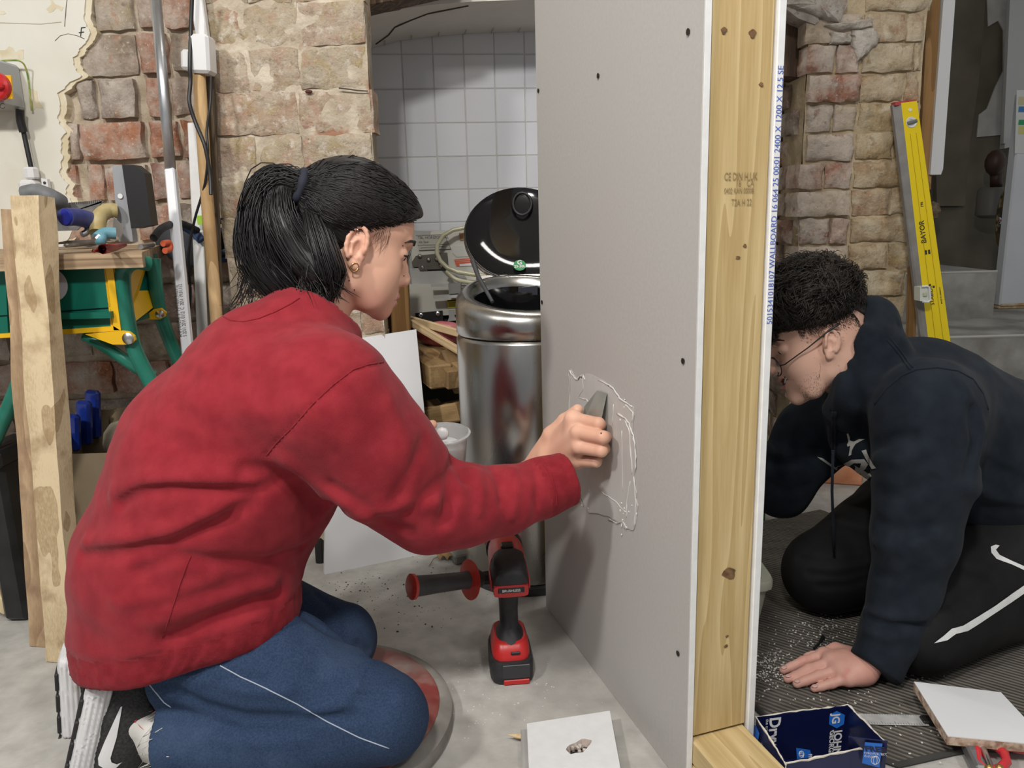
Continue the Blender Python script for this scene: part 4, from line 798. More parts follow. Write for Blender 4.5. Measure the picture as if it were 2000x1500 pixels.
# white laminated board leaning on the pier
wb = [F(634, 1122), F(856, 1076), P(813, 643, 1.835), P(640, 668, 1.80)]
nb = nrm(np.cross(wb[1]-wb[0], wb[3]-wb[0])); wb[3] = PL(640, 670, wb[0], nb); wb[2] = PL(813, 643, wb[0], nb)
mb = MB().add(wb+[p-nb*.015*(-1 if nb[1] > 0 else 1) for p in wb], [(0, 1, 2, 3), (7, 6, 5, 4), (0, 4, 5, 1), (1, 5, 6, 2), (2, 6, 7, 3), (3, 7, 4, 0)])
tag(obj('white_board', mb, mat('white_laminate', (.70, .71, .73), (.74, .75, .77), scale=5, rough=.5)), 'white laminated board leaning against the brick pier behind the woman', 'board')
tag(obj('dark_offcut', MB().bar(P(628, 1060, 1.78), P(632, 1108, 1.72), .02, .04, up=(0, -1, 0)), m_blackp), 'dark upright strip at the foot of the leaning white board', 'strip')

# scrap timber stacked behind the bin
m_scrap = wood('scrap_timber', (.26, .16, .07), (.46, .31, .15), stretch=(1, 1, .08), rings=7, stain=(.16, .1, .05), rndv=.25); m_batten = wood('pale_batten', (.52, .37, .20), (.68, .52, .32), stretch=(1, 1, .05), rings=4, rndv=.08)
sc = ((822, 672, 2.14, 905, 740, 1.86, .085, .05, 'upper wide weathered beam in the scrap timber heap'), (828, 712, 2.02, 862, 736, 1.86, .06, .06, 'square-ended weathered beam under the wide beam in the scrap heap'), (800, 700, 2.10, 905, 720, 1.97, .05, .045, 'weathered beam lying behind the square-ended beam'),
      (800, 818, 2.0, 905, 800, 1.92, .06, .05, 'lower weathered beam crossing the scrap heap'), (838, 790, 2.0, 908, 870, 1.88, .045, .04, 'beam sloping down beside the steel bin'), (800, 860, 2.0, 905, 880, 1.9, .07, .06, 'beam near the bottom of the scrap heap'),
      (800, 930, 2.0, 905, 950, 1.92, .07, .07, 'lowest beam of the scrap heap near the floor'), (870, 690, 1.95, 905, 760, 1.88, .04, .04, 'short beam leaning on the bin in the scrap heap'))
for x0, y0, Y0, x1, y1, Y1, w_, d_, lb in sc:
    mb = MB().bar(P(x0, y0, Y0), P(x1, y1, Y1), w_, d_, b=.004); p0, p1 = P(x0, y0, Y0), P(x1, y1, Y1); z = nrm(p1-p0); x = nrm(np.cross([0, 0, 1], z)); R = np.column_stack([x, np.cross(z, x), z]); tag(obj('scrap_beam', mb, m_scrap, R=R), lb, 'beam', 'scrap timber behind the bin')
for x0, y0, Y0, x1, y1, Y1, lb in ((800, 624, 2.06, 900, 652, 1.98, 'upper pale batten lying across the scrap timber'), (802, 630, 2.02, 905, 690, 1.90, 'lower pale batten sloping down to the steel bin')):
    mb = MB().bar(P(x0, y0, Y0), P(x1, y1, Y1), .011, .020, b=.002); p0, p1 = P(x0, y0, Y0), P(x1, y1, Y1); z = nrm(p1-p0); x = nrm(np.cross([0, 0, 1], z)); tag(obj('pale_batten', mb, m_batten, R=np.column_stack([x, np.cross(z, x), z])), lb, 'batten', 'pale battens')
tag(obj('red_plastic_bag', MB().ball(P(862, 652, 2.05), (.07, .03, .035), 12), mat('pinkish_red_plastic', (.35, .06, .07), (.48, .15, .16), scale=30, rough=.3), smooth=True), 'crumpled pinkish red plastic bag under the pale battens', 'bag')
tag(obj('dark_cavity_sheet', MB().slab([(760, 640), (1000, 640), (1000, 980), (760, 980)], 2.30, .03), mat('dark_cavity', (.02, .019, .017))), 'dark sheet standing for the shaded cavity behind the scrap timber heap', 'board')  # near-black sheet; the dark of the cavity is put into its colour
lf = MB(); c = F(872, 1092); lf.grid(lambda u, v: c+np.array([(u-.5)*.055*(1-.5*abs(v-.5)*2), (v-.5)*.04, .006+.012*abs(math.sin(u*5+v*3))]), 9, 7)
leaf = tag(obj('dry_leaf', lf, mat('dry_leaf', (.22, .13, .05), (.33, .21, .09), scale=40, rough=.7), smooth=True), 'dry brown leaf on the floor by the bin', 'leaf'); obj('leaf_stem', MB().tube([F(858, 1086, .006), F(846, 1092, .004), F(838, 1106, .003)], .0009, 5), mat('dry_leaf', (.2, .12, .05)), leaf)
tag(obj('concrete_block', MB().box(F(902, 1084, .012), (.05, .05, .024), rotz(.4), .004), m_step), 'small rubble piece on the floor between leaf and bin', 'rubble')
# ------------------------------------------------------------------ right side
m_yel = mat('level_yellow', (.80, .60, .004), rough=.35); m_alu = mat('level_grey', (.19, .18, .17), (.24, .23, .22), scale=30, rough=.5)
LY0, LY1 = 2.12, 2.02
def ext(a, b_): return a+(b_-a)*LK
lvl = thing('spirit_level', 'yellow box spirit level leaning upright against the brick pier', 'spirit level', tuple(P(1830, 800, LY1)))
tL, tM, tR_, bL, bM, bR = (1747, 204), (1760, 201), (1791, 197), (1813, 742), (1822, 742), (1866, 736)
def lp(px, t): Y = LY0*(1-t)+LY1*t; return P(px[0], px[1], Y)
lv0, lv1 = lp((1770, 200), 0), lp((1838, 740), 1); LK = lv0[2]/(lv0[2]-lv1[2])*.998   # runs on down to the floor
def quadsolid(name, a, b_, c, d, th, m, parent, smooth=False):
    q = [np.array(p) for p in (a, b_, c, d)]; mb = MB().add(q+[p+np.array([0, th, 0]) for p in q], [(0, 1, 2, 3), (7, 6, 5, 4), (0, 4, 5, 1), (1, 5, 6, 2), (2, 6, 7, 3), (3, 7, 4, 0)]); return obj(name, mb, m, parent)
lf_ = quadsolid('yellow_face', lp(tM, 0), lp(tR_, 0), ext(lp(tR_, 0), lp(bR, 1)), ext(lp(tM, 0), lp(bM, 1)), .02, m_yel, lvl)
quadsolid('grey_side', lp(tL, 0)+np.array([0, .012, 0]), lp(tM, 0), ext(lp(tM, 0), lp(bM, 1)), ext(lp(tL, 0), lp(bL, 1))+np.array([0, .012, 0]), .012, m_alu, lvl)
quadsolid('end_cap', lp((1748, 199), 0), lp((1789, 194), 0), lp((1791, 201), 0), lp((1749, 206), 0), .022, mat('cap_red', (.45, .06, .07), rough=.4), lvl)
def lpt(s, t, o=.0008):
    """s across the yellow face 0..1, t down it 0..1"""
    a = lp(tM, 0)*(1-s)+lp(tR_, 0)*s; b_ = lp(bM, 1)*(1-s)+lp(bR, 1)*s; return a*(1-t)+b_*t+np.array([0, -o, 0])
ldn = nrm(lpt(.5, 1)-lpt(.5, 0)); lrt = nrm(lpt(1, .5)-lpt(0, .5)); lnn = np.cross(lrt, -ldn); lnn = lnn if lnn[1] < 0 else -lnn
for s in (.32, .68): obj('groove', MB().bar(lpt(s, .11), lpt(s, .995), .0012, .0012, up=(0, -1, 0)), mat('groove_shade', (.45, .33, .01), rough=.5), lf_)
RF = np.column_stack([lrt, -ldn, lnn])
obj('vial_ring', MB().lathe([(.009, .0), (.0135, .0015), (.0145, 0)], lpt(.48, .072), 20, RF), m_white, lf_, smooth=40); obj('vial', MB().tube([lpt(.2, .075, .002), lpt(.78, .069, .002)], .005, 10), mat('vial_grey', (.16, .17, .15), rough=.15), lf_, smooth=40)
obj('hole', MB().lathe([(.0, .0), (.004, 0.0005), (.005, 0)], lpt(.5, .028), 12, RF), mat('pale_dot', (.72, .7, .5), rough=.4), lf_)
vw = obj('edge_vial', MB().slab([(1797, 561), (1811, 560), (1816, 563), (1817, 585), (1812, 590), (1797, 588)], 2.012, .03), mat('milky_acrylic', (.66, .69, .62), rough=.2), lvl)
obj('vial_frame', MB().tube([P(x, y, 2.01) for x, y in ((1800, 560), (1811, 559), (1815, 562), (1817, 586), (1812, 590), (1802, 589))], .003, 8), m_white, vw); obj('vial_fluid', MB().bar(P(1803, 575, 2.009), P(1811, 574, 2.009), .012, .004, up=(0, -1, 0)), mat('vial_fluid', (.5, .54, .38), rough=.15), vw)
for s_, t_, txt, sz in ((.47, .728, 'STABILA', .0135), (.86, .728, 'MADE IN GERMANY', .005), (.47, .503, 'BAYOR', .0185), (.55, .375, '196', .010)):
    mb = MB(); letter(mb, txt, lpt(s_, t_), -ldn, -lrt, sz, bold=.02); obj('lettering', mb, m_ink, lf_)
for t in (.655, .532):
    for i in range(2):
        for j in range(2):
            if (i+j) % 2 == 0 or t < .6: obj('check_mark', MB().box(lpt(.38+.17*i, t+.008*j), (.0055, .0055, .0006), RF, .0002), m_ink, lf_)
tag(obj('timber_lath', MB().bar(P(1782, 520, 2.16), P(1776, 760, 2.12), .02, .02, up=(0, -1, 0)), wood('brown_frame', (.22, .12, .045), (.32, .18, .07))), 'brown timber lath behind the foot of the spirit level', 'lath')
fb = F(1952, 604, zs1); FYY = fb[1]
fr = thing('metal_cabinet', 'pale grey metal cabinet standing on timber battens on the stairs', 'cabinet', tuple(fb))
m_cab = mat('cabinet_grey', (.58, .60, .63), (.63, .65, .68), scale=4, rough=.4, c3=(.3, .14, .05), scale3=7, lo3=.74, hi3=.76)
z0 = P(1960, 598, FYY)[2]; xa = P(1952, 598, FYY)[0]; z1 = P(1990, 180, FYY)[2]
obj('body', MB().box((xa+.35, FYY+.035, (z0+z1)/2), (.7, .07, z1-z0), b=.008), m_cab, fr); obj('rusty_edge', MB().box((xa+.35, FYY-.002, z0+.008), (.69, .006, .014), b=.002), mat('rust', (.40, .20, .06), (.6, .58, .5), scale=14, rough=.8), fr)
for k in range(2): obj('batten', MB().box((xa+.35, FYY+.03+.08*k, (z0+zs1)/2), (.7, .05, z0-zs1-.001), b=.004), m_batten, fr)
lb = obj('energy_label', MB().slab([(1986, 176), (2040, 176), (2030, 300), (1982, 300)], FYY-.003, .003), mat('label_white', (.62, .64, .62), rough=.5), fr)
for y0, y1, c in ((189, 205, (.55, .5, .3)), (208, 219, (.05, .2, .45)), (234, 244, (.03, .3, .12)), (246, 262, (.6, .55, .2))): obj('label_band', MB().slab([(1990, y0), (2040, y0), (2038, y1), (1989, y1)], FYY-.0042, .001), mat('band%d' % y0, c, rough=.5), lb)
cm = thing('camouflage_bag', 'camouflage holdall with a small union flag patch between stairs and cabinet', 'bag', tuple(P(1960, 500, FYY+.05)))
mb = MB(); bq = P(1970, 425, FYY+.17); mb.ball(bq, (.055, .08, .20), 16); mb.tube([bq+np.array([0, 0, .16]), bq+np.array([.02, -.02, .3]), bq+np.array([.06, -.07, .40])], .012, 8); obj('body', mb, mat('camouflage', (.14, .09, .035), (.34, .27, .15), scale=16, rough=.8, lo=.48, hi=.52, c3=(.05, .045, .02), scale3=20, lo3=.55, hi3=.56), cm, smooth=True)
fg = obj('flag_patch', MB().slab([(1951, 424), (1967, 421), (1968, 434), (1953, 438)], FYY+.078, .003), mat('flag_blue', (.02, .03, .14), rough=.6), cm)
mb = MB()
for a, b_, w_ in (((1951.5, 431), (1967.5, 427.5), .010), ((1959, 422.5), (1960.5, 436), .010), ((1952, 425), (1967, 433.5), .006), ((1953, 437), (1967, 422), .006)): mb.bar(P(*a, FYY+.077), P(*b_, FYY+.077), w_, .001, up=(0, -1, 0))
obj('flag_white', mb, m_white, fg); mb = MB()
for a, b_ in (((1951.5, 431), (1967.5, 427.5)), ((1959, 422.5), (1960.5, 436))): mb.bar(P(*a, FYY+.0755), P(*b_, FYY+.0755), .006, .001, up=(0, -1, 0))
obj('flag_red', mb, m_redp, fg)
st = thing('ornament', 'dark figure-like ornament on a pale jar at the top of the stairs', 'ornament', tuple(P(1945, 410, 4.98)))
obj('jar', MB().lathe([(.05, 0), (.085, .02), (.085, .17), (.07, .19), (0, .19)], np.array([P(1935, 408, 4.98)[0], 4.98, zs3+.001]), 20), mat('jar_grey', (.16, .155, .14), rough=.5), st, smooth=40); obj('head', MB().ball(P(1944, 318, 4.96), (.06, .06, .08), 14), mat('ornament_brown', (.06, .03, .02), rough=.5), st, smooth=True); obj('neck', MB().tube([P(1946, 365, 4.98), P(1946, 335, 4.97)], .035, 12), MATS['ornament_brown'], st, smooth=True)
tag(obj('rubble', MB().ball(np.array([P(1822, 400, Y3+.08)[0], Y3+.08, zs3+.058]), (.05, .05, .06), 8), mat('rubble_brown', (.2, .12, .07), (.35, .28, .2), scale=40, rough=.9, bump=.6)), 'broken masonry lump at the top of the concrete steps', 'rubble')

# ribbed mat with plaster dust
m = bpy.data.materials.new('ribbed_mat'); MATS['ribbed_mat'] = m; m.use_nodes = True; N = m.node_tree.nodes; L = m.node_tree.links; b = N['Principled BSDF']; b.inputs['Roughness'].default_value = .9
tc = N.new('ShaderNodeTexCoord'); mp = N.new('ShaderNodeMapping'); mp.inputs['Rotation'].default_value = (0, 0, math.radians(38)); L.new(tc.outputs['Object'], mp.inputs[0])
wv = N.new('ShaderNodeTexWave'); wv.inputs['Scale'].default_value = 34; wv.bands_direction = 'Y'; wv.inputs['Distortion'].default_value = .6; wv.inputs['Detail Scale'].default_value = 4; L.new(mp.outputs[0], wv.inputs[0])
n1 = N.new('ShaderNodeTexNoise'); n1.inputs['Scale'].default_value = 9; n1.inputs['Detail'].default_value = 8; L.new(tc.outputs['Object'], n1.inputs[0])
mp2 = N.new('ShaderNodeMapping'); mp2.inputs['Rotation'].default_value = (0, 0, math.radians(38)); mp2.inputs['Scale'].default_value = (1.5, 30, 1); L.new(tc.outputs['Object'], mp2.inputs[0]); n2 = N.new('ShaderNodeTexNoise'); n2.inputs['Scale'].default_value = 1.6; n2.inputs['Detail'].default_value = 4; L.new(mp2.outputs[0], n2.inputs[0])
ad = N.new('ShaderNodeMath'); ad.operation = 'MULTIPLY_ADD'; ad.inputs[1].default_value = .42; L.new(wv.outputs['Fac'], ad.inputs[0]); m2 = N.new('ShaderNodeMath'); m2.operation = 'MULTIPLY'; m2.inputs[1].default_value = .55; L.new(n2.outputs['Fac'], m2.inputs[0]); L.new(m2.outputs[0], ad.inputs[2])
a2 = N.new('ShaderNodeMath'); a2.operation = 'MULTIPLY_ADD'; a2.inputs[1].default_value = .5; L.new(n1.outputs['Fac'], a2.inputs[0]); L.new(ad.outputs[0], a2.inputs[2])
r = N.new('ShaderNodeValToRGB'); e = r.color_ramp.elements; e[0].position = .42; e[0].color = (.035, .032, .028, 1); e[1].position = .95; e[1].color = (.165, .148, .125, 1); L.new(a2.outputs[0], r.inputs[0]); L.new(r.outputs[0], b.inputs['Base Color'])
bp = N.new('ShaderNodeBump'); bp.inputs['Strength'].default_value = .8; bp.inputs['Distance'].default_value = .003; L.new(wv.outputs['Fac'], bp.inputs['Height']); L.new(bp.outputs[0], b.inputs['Normal'])
poly = [F(1468, 1376), F(1500, 1410), F(1754, 1500), F(1892, 1468), F(2030, 1470), (.93, 1.15, 0), (.93, 1.40, 0), F(1880, 1190), F(1760, 1060), F(1602, 999), F(1480, 1024), (.50, 1.84, 0), (.30, 1.45, 0)]
poly = [(p[0], p[1]) for p in poly]; poly[5] = (.935, 1.12); poly[6] = (.935, 1.30); poly[7] = (.94, 1.42); poly[8] = (.93, 1.75)
mb = MB().prism(poly, (0, 0, .006), (1, 0, 0), (0, 1, 0), (0, 0, -.0055)); rmat = tag(obj('floor_mat', mb, m), 'dark ribbed floor mat dusted with plaster under the man', 'mat')
mb = MB(); e3 = [(p[0], p[1], .005) for p in poly]; mb.tube([e3[i] for i in (0, 1, 2, 3, 4)], .005, 6); obj('bound_edge', mb, mat('mat_edge', (.05, .048, .044), rough=.8), rmat)
m_dust = mat('plaster_dust', (.7, .68, .64), rough=.9)
def flakes(name, spots, n, z, lbl, size=.0016, mm=None):
    mb = MB()
    for _ in range(n):
        x, y, s = rnd.choice(spots); p = F(x+rnd.gauss(0, s), y+rnd.gauss(0, s*.55), z); k = size*rnd.uniform(.35, 1.4)*(1 if mm is None else rnd.choice((.6, .8, 1, 2))); mb.box(p+np.array([0, 0, k*.3]), (k*2, k*1.3, k*.7), rotz(rnd.uniform(0, 3)), k*.15)
    o = obj(name, mb, mm or m_dust); o['kind'] = 'stuff'; return tag(o, lbl, 'dust')
flakes('plaster_dust', [(1490, 1310, 26), (1500, 1290, 30), (1540, 1330, 60), (1600, 1240, 40), (1620, 1220, 50), (1780, 1300, 30), (1700, 1400, 90)], 800, .0062, 'white plaster crumbs scattered over the dark ribbed mat', .0013)
m_soot = mat('soot', (.03, .028, .025), rough=.9)
flakes('plaster_crumbs', [(900, 1390, 60), (760, 1180, 60), (930, 1300, 60), (1040, 1350, 50)], 160, .0, 'pale plaster crumbs scattered on the floor around the drill', .0010)

flakes('dark_debris', [(760, 1150, 40), (720, 1160, 40), (830, 1170, 50), (690, 1150, 30), (810, 1210, 40), (880, 1120, 30)], 260, .0, 'dark soot specks scattered on the floor between the knees and the bin', .0009, m_soot)

# cream tub behind the partition and the orange brick beyond
tubm = mat('cream_plastic', (.62, .63, .52), rough=.35)
tb2 = thing('storage_tub', 'cream plastic tub with clip lid on the mat behind the partition', 'tub', (.43, 1.43, .006))
a = F(1501, 1222, .006); tw_ = .13
mb = MB(); 
def tubg(u, v):
    an = 2*math.pi*u; c, s_ = math.cos(an), math.sin(an); rr = (abs(c)**5+abs(s_)**5)**(-.2); k = .82+.18*v; return np.array([.4275+.068*rr*c*k, 1.435+.068*rr*s_*k, .006+.085*v])
mb.grid(tubg, 40, 6, closed_u=True); mb.add([tubg(i/40, 0) for i in range(40)], [tuple(range(40))]); obj('body', mb, tubm, tb2, smooth=40)
mb = MB(); mb.grid(lambda u, v: np.array([.4275, 1.435, 0])+(tubg(u, 1)-np.array([.4275, 1.435, 0]))*np.array([1+.09*[0, 1, 1, .6, .0][int(round(v*4))]*1, 1+.09*[0, 1, 1, .6, 0][int(round(v*4))], 1])*np.array([1, 1, 1])+np.array([0, 0, [-.012, -.012, .002, .006, .004][int(round(v*4))]]), 40, 5, closed_u=True)
mb.add([tubg(i/40, 1)+np.array([0, 0, .004]) for i in range(40)], [tuple(range(40))]); obj('rim', mb, tubm, tb2, smooth=40)
mb = MB(); mb.box((.4275, 1.435, .096), (.10, .10, .002)); obj('filler_surface', mb, mat('khaki_filler', (.28, .26, .13), (.33, .31, .17), scale=14, rough=.4), tb2)
ob = F(1622, 945); tag(obj('orange_brick', MB().box(ob+np.array([0.0, .05, .035]), (.20, .1, .07), rotz(-.3), .004), mat('orange_brick', (.62, .24, .12), (.70, .33, .19), scale=30, rough=.9, bump=.4)), 'orange brick on the floor seen under the man', 'brick')
tag(obj('green_post', MB().bar(P(1492, 740, 1.9), F(1484, 1018), .02, .02), mat('leaf_green', (.03, .22, .06), rough=.5)), 'green strip behind the partition beside the man', 'strip')
# ------------------------------------------------------------------ foreground: pad, drill, offcuts, screw box, rule, clamp
m_padred = mat('dusty_red', (.24, .045, .04), (.33, .14, .12), scale=14, rough=.45, c3=(.38, .33, .29), scale3=10, lo3=.5, hi3=.72, detail=8, rough2=.6)
m_padgrey = mat('dusty_grey', (.20, .19, .17), (.30, .285, .26), scale=20, rough=.8)
pc_ = np.array([-.321, 1.095, 0]); pad = thing('kneeling_pad', 'round dusty red kneeling pad with grey rubber rim under the woman', 'pad', tuple(pc_))
obj('rim', MB().lathe([(.19, .0), (.207, .001), (.211, .008), (.210, .026), (.200, .034), (.189, .034)], pc_, 64), m_padgrey, pad, smooth=40); obj('pad_top', MB().lathe([(.190, .02), (.190, .036), (.184, .039), (0, .040)], pc_, 64), m_padred, pad, smooth=40)

m_rub = mat('drill_rubber', (.016, .016, .018), (.026, .026, .029), scale=80, rough=.55); m_dred = mat('drill_red', (.50, .022, .022), rough=.35); m_dred2 = mat('drill_bright_red', (.60, .05, .035), rough=.35)
dc = np.array([-.017, 1.258, 0]); DR = rotz(math.radians(5)); dz = np.array([0, 0, 1.])
drill = thing('cordless_drill', 'red and black cordless drill standing on its battery with side handle', 'drill', tuple(dc))
def dpt(x, y, z): return dc+DR@np.array([x, y, z])
def dbox(mb, x, y, z, sx, sy, sz, b=.004, R=None): mb.box(dpt(x, y, z), (sx, sy, sz), DR if R is None else DR@R, b); return mb
def loft(secs, n=24, pw=3.):
    """stack of rounded-rectangle sections (centre xyz in drill frame, half sizes, normal axis given by two span vectors)"""
    mb = MB(); vs = []
    for c, hx, hy, ux, uy in secs:
        for k in range(n):
            an = 2*math.pi*k/n; cc, ss = math.cos(an), math.sin(an); rr = (abs(cc)**pw+abs(ss)**pw)**(-1/pw); q = np.array(c)+np.array(ux)*hx*rr*cc+np.array(uy)*hy*rr*ss; vs.append(dpt(*q))
    m_ = len(secs); mb.add(vs, [(i*n+k, i*n+(k+1) % n, (i+1)*n+(k+1) % n, (i+1)*n+k) for i in range(m_-1) for k in range(n)]+[tuple(range(n))[::-1], tuple((m_-1)*n+k for k in range(n))]); return mb
UX, UY, UZ = (1, 0, 0), (0, 1, 0), (0, 0, 1)
bat = obj('battery', loft([((0, .0, 0.001), .036, .056, UX, UY), ((0, 0, .004), .0385, .058, UX, UY), ((0, 0, .034), .0385, .058, UX, UY), ((0, 0, .042), .036, .056, UX, UY)], 32, 5), m_rub, drill, smooth=35)
obj('battery_stripe', dbox(MB(), .006, -.0575, .006, .045, .004, .009, .001), m_dred, bat); obj('battery_clip', dbox(MB(), .006, -.0578, .026, .048, .003, .026, .001), mat('drill_panel', (.035, .035, .04), rough=.4), bat)
obj('foot_housing', loft([((0, .002, .042), .034, .052, UX, UY), ((0, .002, .052), .0335, .051, UX, UY), ((0, .004, .066), .030, .044, UX, UY), ((0, .004, .070), .027, .038, UX, UY)], 32, 4), m_dred, drill, smooth=35)
obj('foot_slot', dbox(MB(), .006, -.0492, .056, .016, .004, .005, .001), m_blackp, drill)
obj('handle', loft([((0, .0, .066), .027, .040, UX, UY), ((0, 0, .074), .022, .030, UX, UY), ((0, .003, .085), .0165, .022, UX, UY), ((0, .005, .115), .0165, .0215, UX, UY), ((0, .002, .140), .0175, .024, UX, UY), ((0, -.002, .165), .020, .030, UX, UY), ((0, -.002, .180), .022, .034, UX, UY)], 24, 2.6), m_rub, drill, smooth=40)
obj('motor_housing', loft([((0, -.072, .195), .018, .014, UX, UZ), ((0, -.068, .195), .027, .024, UX, UZ), ((0, -.055, .196), .031, .031, UX, UZ), ((0, -.02, .198), .032, .034, UX, UZ), ((0, .02, .200), .031, .034, UX, UZ)], 28, 2.8), m_rub, drill, smooth=40)
hd = obj('gear_housing', loft([((0, -.018, .201), .0325, .0345, UX, UZ), ((0, .0, .202), .033, .0355, UX, UZ), ((0, .04, .203), .032, .034, UX, UZ), ((0, .06, .203), .029, .030, UX, UZ)], 28, 2.5), m_dred2, drill, smooth=40)
obj('speed_switch', dbox(MB(), 0, -.004, .2385, .022, .020, .006, .002), m_blackp, hd); obj('top_cap', loft([((0, -.064, .214), .02, .008, UX, UZ), ((0, -.05, .222), .027, .013, UX, UZ), ((0, -.025, .226), .027, .013, UX, UZ), ((0, -.012, .227), .02, .010, UX, UZ)], 20, 3), m_rub, drill, smooth=40)
rb = obj('back_plate', loft([((0, -.066, .186), .030, .0115, UX, UZ), ((0, -.073, .186), .029, .0105, UX, UZ)], 28, 6), m_dred, drill, smooth=35); obj('plate_inset', dbox(MB(), 0, -.0735, .188, .044, .0015, .009, .001), m_blackp, rb)
mb = MB(); letter(mb, 'BRUSHLESS', dpt(0, -.0746, .1858), DR@np.array([1, 0, 0]), dz, .0062, 'CENTER', .02); obj('plate_lettering', mb, m_white, rb)
for s in (-1, 1): obj('side_panel', dbox(MB(), s*.0325, -.03, .19, .003, .05, .02, .001), m_dred, drill)
RC = DR@np.column_stack([[1, 0, 0], [0, 0, -1], [0, 1, 0]])
obj('torque_ring', MB().lathe([(.026, 0), (.030, .003), (.031, .006), (.031, .026), (.029, .030), (.024, .032)], dpt(0, .060, .203), 32, RC), m_rub, drill, smooth=35)
mb = MB()
for k in range(9): an = math.radians(30+15*k); mb.box(dpt(.0312*math.cos(an), .076, .203+.0312*math.sin(an)), (.0022, .010, .0016), DR@roty(-an+math.pi/2), .0003)
obj('ring_ticks', mb, m_white, drill); obj('chrome_ring', MB().lathe([(.0312, 0), (.0325, .002), (.0312, .004)], dpt(0, .089, .203), 32, RC, cap=False), m_steel, drill, smooth=True)
obj('chuck', MB().lathe([(.027, 0), (.0285, .004), (.028, .030), (.023, .040), (.012, .046), (0, .047)], dpt(0, .093, .203), 28, RC), m_rub, drill, smooth=35)
for an in (60, 120, 0, 180): obj('collar_lug', MB().box(dpt(.031*math.cos(math.radians(an)), .098, .203+.031*math.sin(math.radians(an))), (.009, .016, .007), DR@roty(-math.radians(an)+math.pi/2), .001), m_dred2, drill)
# side handle
ha, hb_ = P(968, 1126, 1.315), P(803, 1146, 1.225); hdv = nrm(hb_-ha); Lh = np.linalg.norm(hb_-ha); a_ = nrm(np.cross(hdv, [0, 0, 1])); RH = np.column_stack([a_, np.cross(hdv, a_), hdv])
sh = obj('side_handle', MB().lathe([(.010, Lh-.145), (.016, Lh-.137), (.017, Lh-.12), (.0155, Lh-.10), (.0165, Lh-.05), (.0180, Lh-.02), (.0185, Lh-.006)], ha, 24, RH), m_darkgrey, drill, smooth=40)
obj('end_ring', MB().lathe([(.0185, Lh-.007), (.0225, Lh-.005), (.0225, Lh), (.017, Lh+.003), (0, Lh+.003)], ha, 24, RH), m_dred2, sh, smooth=40); obj('guard_disc', MB().lathe([(.012, Lh-.122), (.036, Lh-.118), (.0365, Lh-.116), (.014, Lh-.112)], ha, 32, RH), m_dred2, sh, smooth=40)
obj('clamp_stem', MB().tube([ha, ha+hdv*(Lh-.14)], .0055, 12), m_steel, sh, smooth=40); obj('clamp_nut', MB().lathe([(.008, Lh-.165), (.013, Lh-.155), (.012, Lh-.137)], ha, 8, RH), m_rub, sh)
mb = MB().lathe([(.0305, 0), (.034, .002), (.034, .014), (.0305, .016)], dpt(0, .058, .203), 32, RC, cap=False); obj('clamp_band', mb, m_rub, sh, smooth=35)

# plasterboard offcut with a broken hole, pencil
m_off = mat('offcut_paper', (.68, .69, .70), (.72, .73, .74), scale=60, rough=.75, bump=.05)
oc = [F(1029, 1413, .028), F(1191, 1388, .028), F(1214, 1512, .028), F(1214, 1560, .028)*0+F(1222, 1560, .028), F(1036, 1570, .028)]
hc = F(1131, 1458, .028); hx = F(1155, 1450, .028)-hc; hy = F(1131, 1446, .028)-hc
hole = [hc+hx*math.cos(t)*(1+.12*math.sin(3*t))*1.0+hy*math.sin(t)*(1+.15*math.cos(5*t)) for t in np.linspace(0, 2*math.pi, 25)[:-1]]
offc = thing('plasterboard_offcut', 'white plasterboard offcut with a broken hole lying in the foreground', 'offcut', tuple(F(1120, 1480)))
bm = bmesh.new(); ov = [bm.verts.new(p) for p in oc]; hv = [bm.verts.new(p) for p in hole]
es = [bm.edges.new((ov[i], ov[(i+1) % len(ov)])) for i in range(len(ov))]+[bm.edges.new((hv[i], hv[(i+1) % len(hv)])) for i in range(len(hv))]
bmesh.ops.triangle_fill(bm, edges=es, use_beauty=True, normal=(0, 0, 1)); bm.verts.index_update(); ft = [tuple(v.index for v in f.verts) for f in bm.faces]; bm.free()
allv = oc+hole; n0 = len(allv); k5 = len(oc); top = MB(); top.add(allv, ft); top.add(oc+[p-np.array([0, 0, .0012]) for p in oc], [(i, (i+1) % k5, (i+1) % k5+k5, i+k5) for i in range(k5)]); obj('paper_face', top, m_off, offc)
core = MB(); kh = len(hole); cc_ = [p-np.array([0, 0, .0012]) for p in oc]; core.add(cc_+[p-np.array([0, 0, .0115]) for p in cc_], [(i, (i+1) % k5, (i+1) % k5+k5, i+k5) for i in range(k5)]+[tuple(range(k5, 2*k5))])
inn = [hc+(p-hc)*rnd.uniform(.55, .95)-np.array([0, 0, .010]) for p in hole]; core.add(hole+inn, [(i, (i+1) % kh, (i+1) % kh+kh, i+kh) for i in range(kh)]); obj('gypsum_core', core, mat('gypsum', (.42, .34, .30), (.6, .54, .5), scale=60, rough=.95, bump=.6), offc)
mb = MB()
for k in range(9): mb.ball(hc+hx*rnd.uniform(-.6, .6)+hy*rnd.uniform(-.5, .6)-np.array([0, 0, rnd.uniform(.002, .008)]), rnd.uniform(.002, .004), 6)
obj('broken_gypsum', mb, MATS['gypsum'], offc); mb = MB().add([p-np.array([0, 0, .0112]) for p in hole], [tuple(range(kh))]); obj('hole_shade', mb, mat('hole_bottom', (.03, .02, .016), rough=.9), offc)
tag(obj('block', MB().box(F(1060, 1520, .008), (.06, .20, .016), b=.002), m_machgrey), 'grey strip under the left edge of the holed offcut', 'strip')
pen = thing('pencil', 'short wooden pencil poking from under the holed offcut', 'pencil', tuple(F(1010, 1437)))
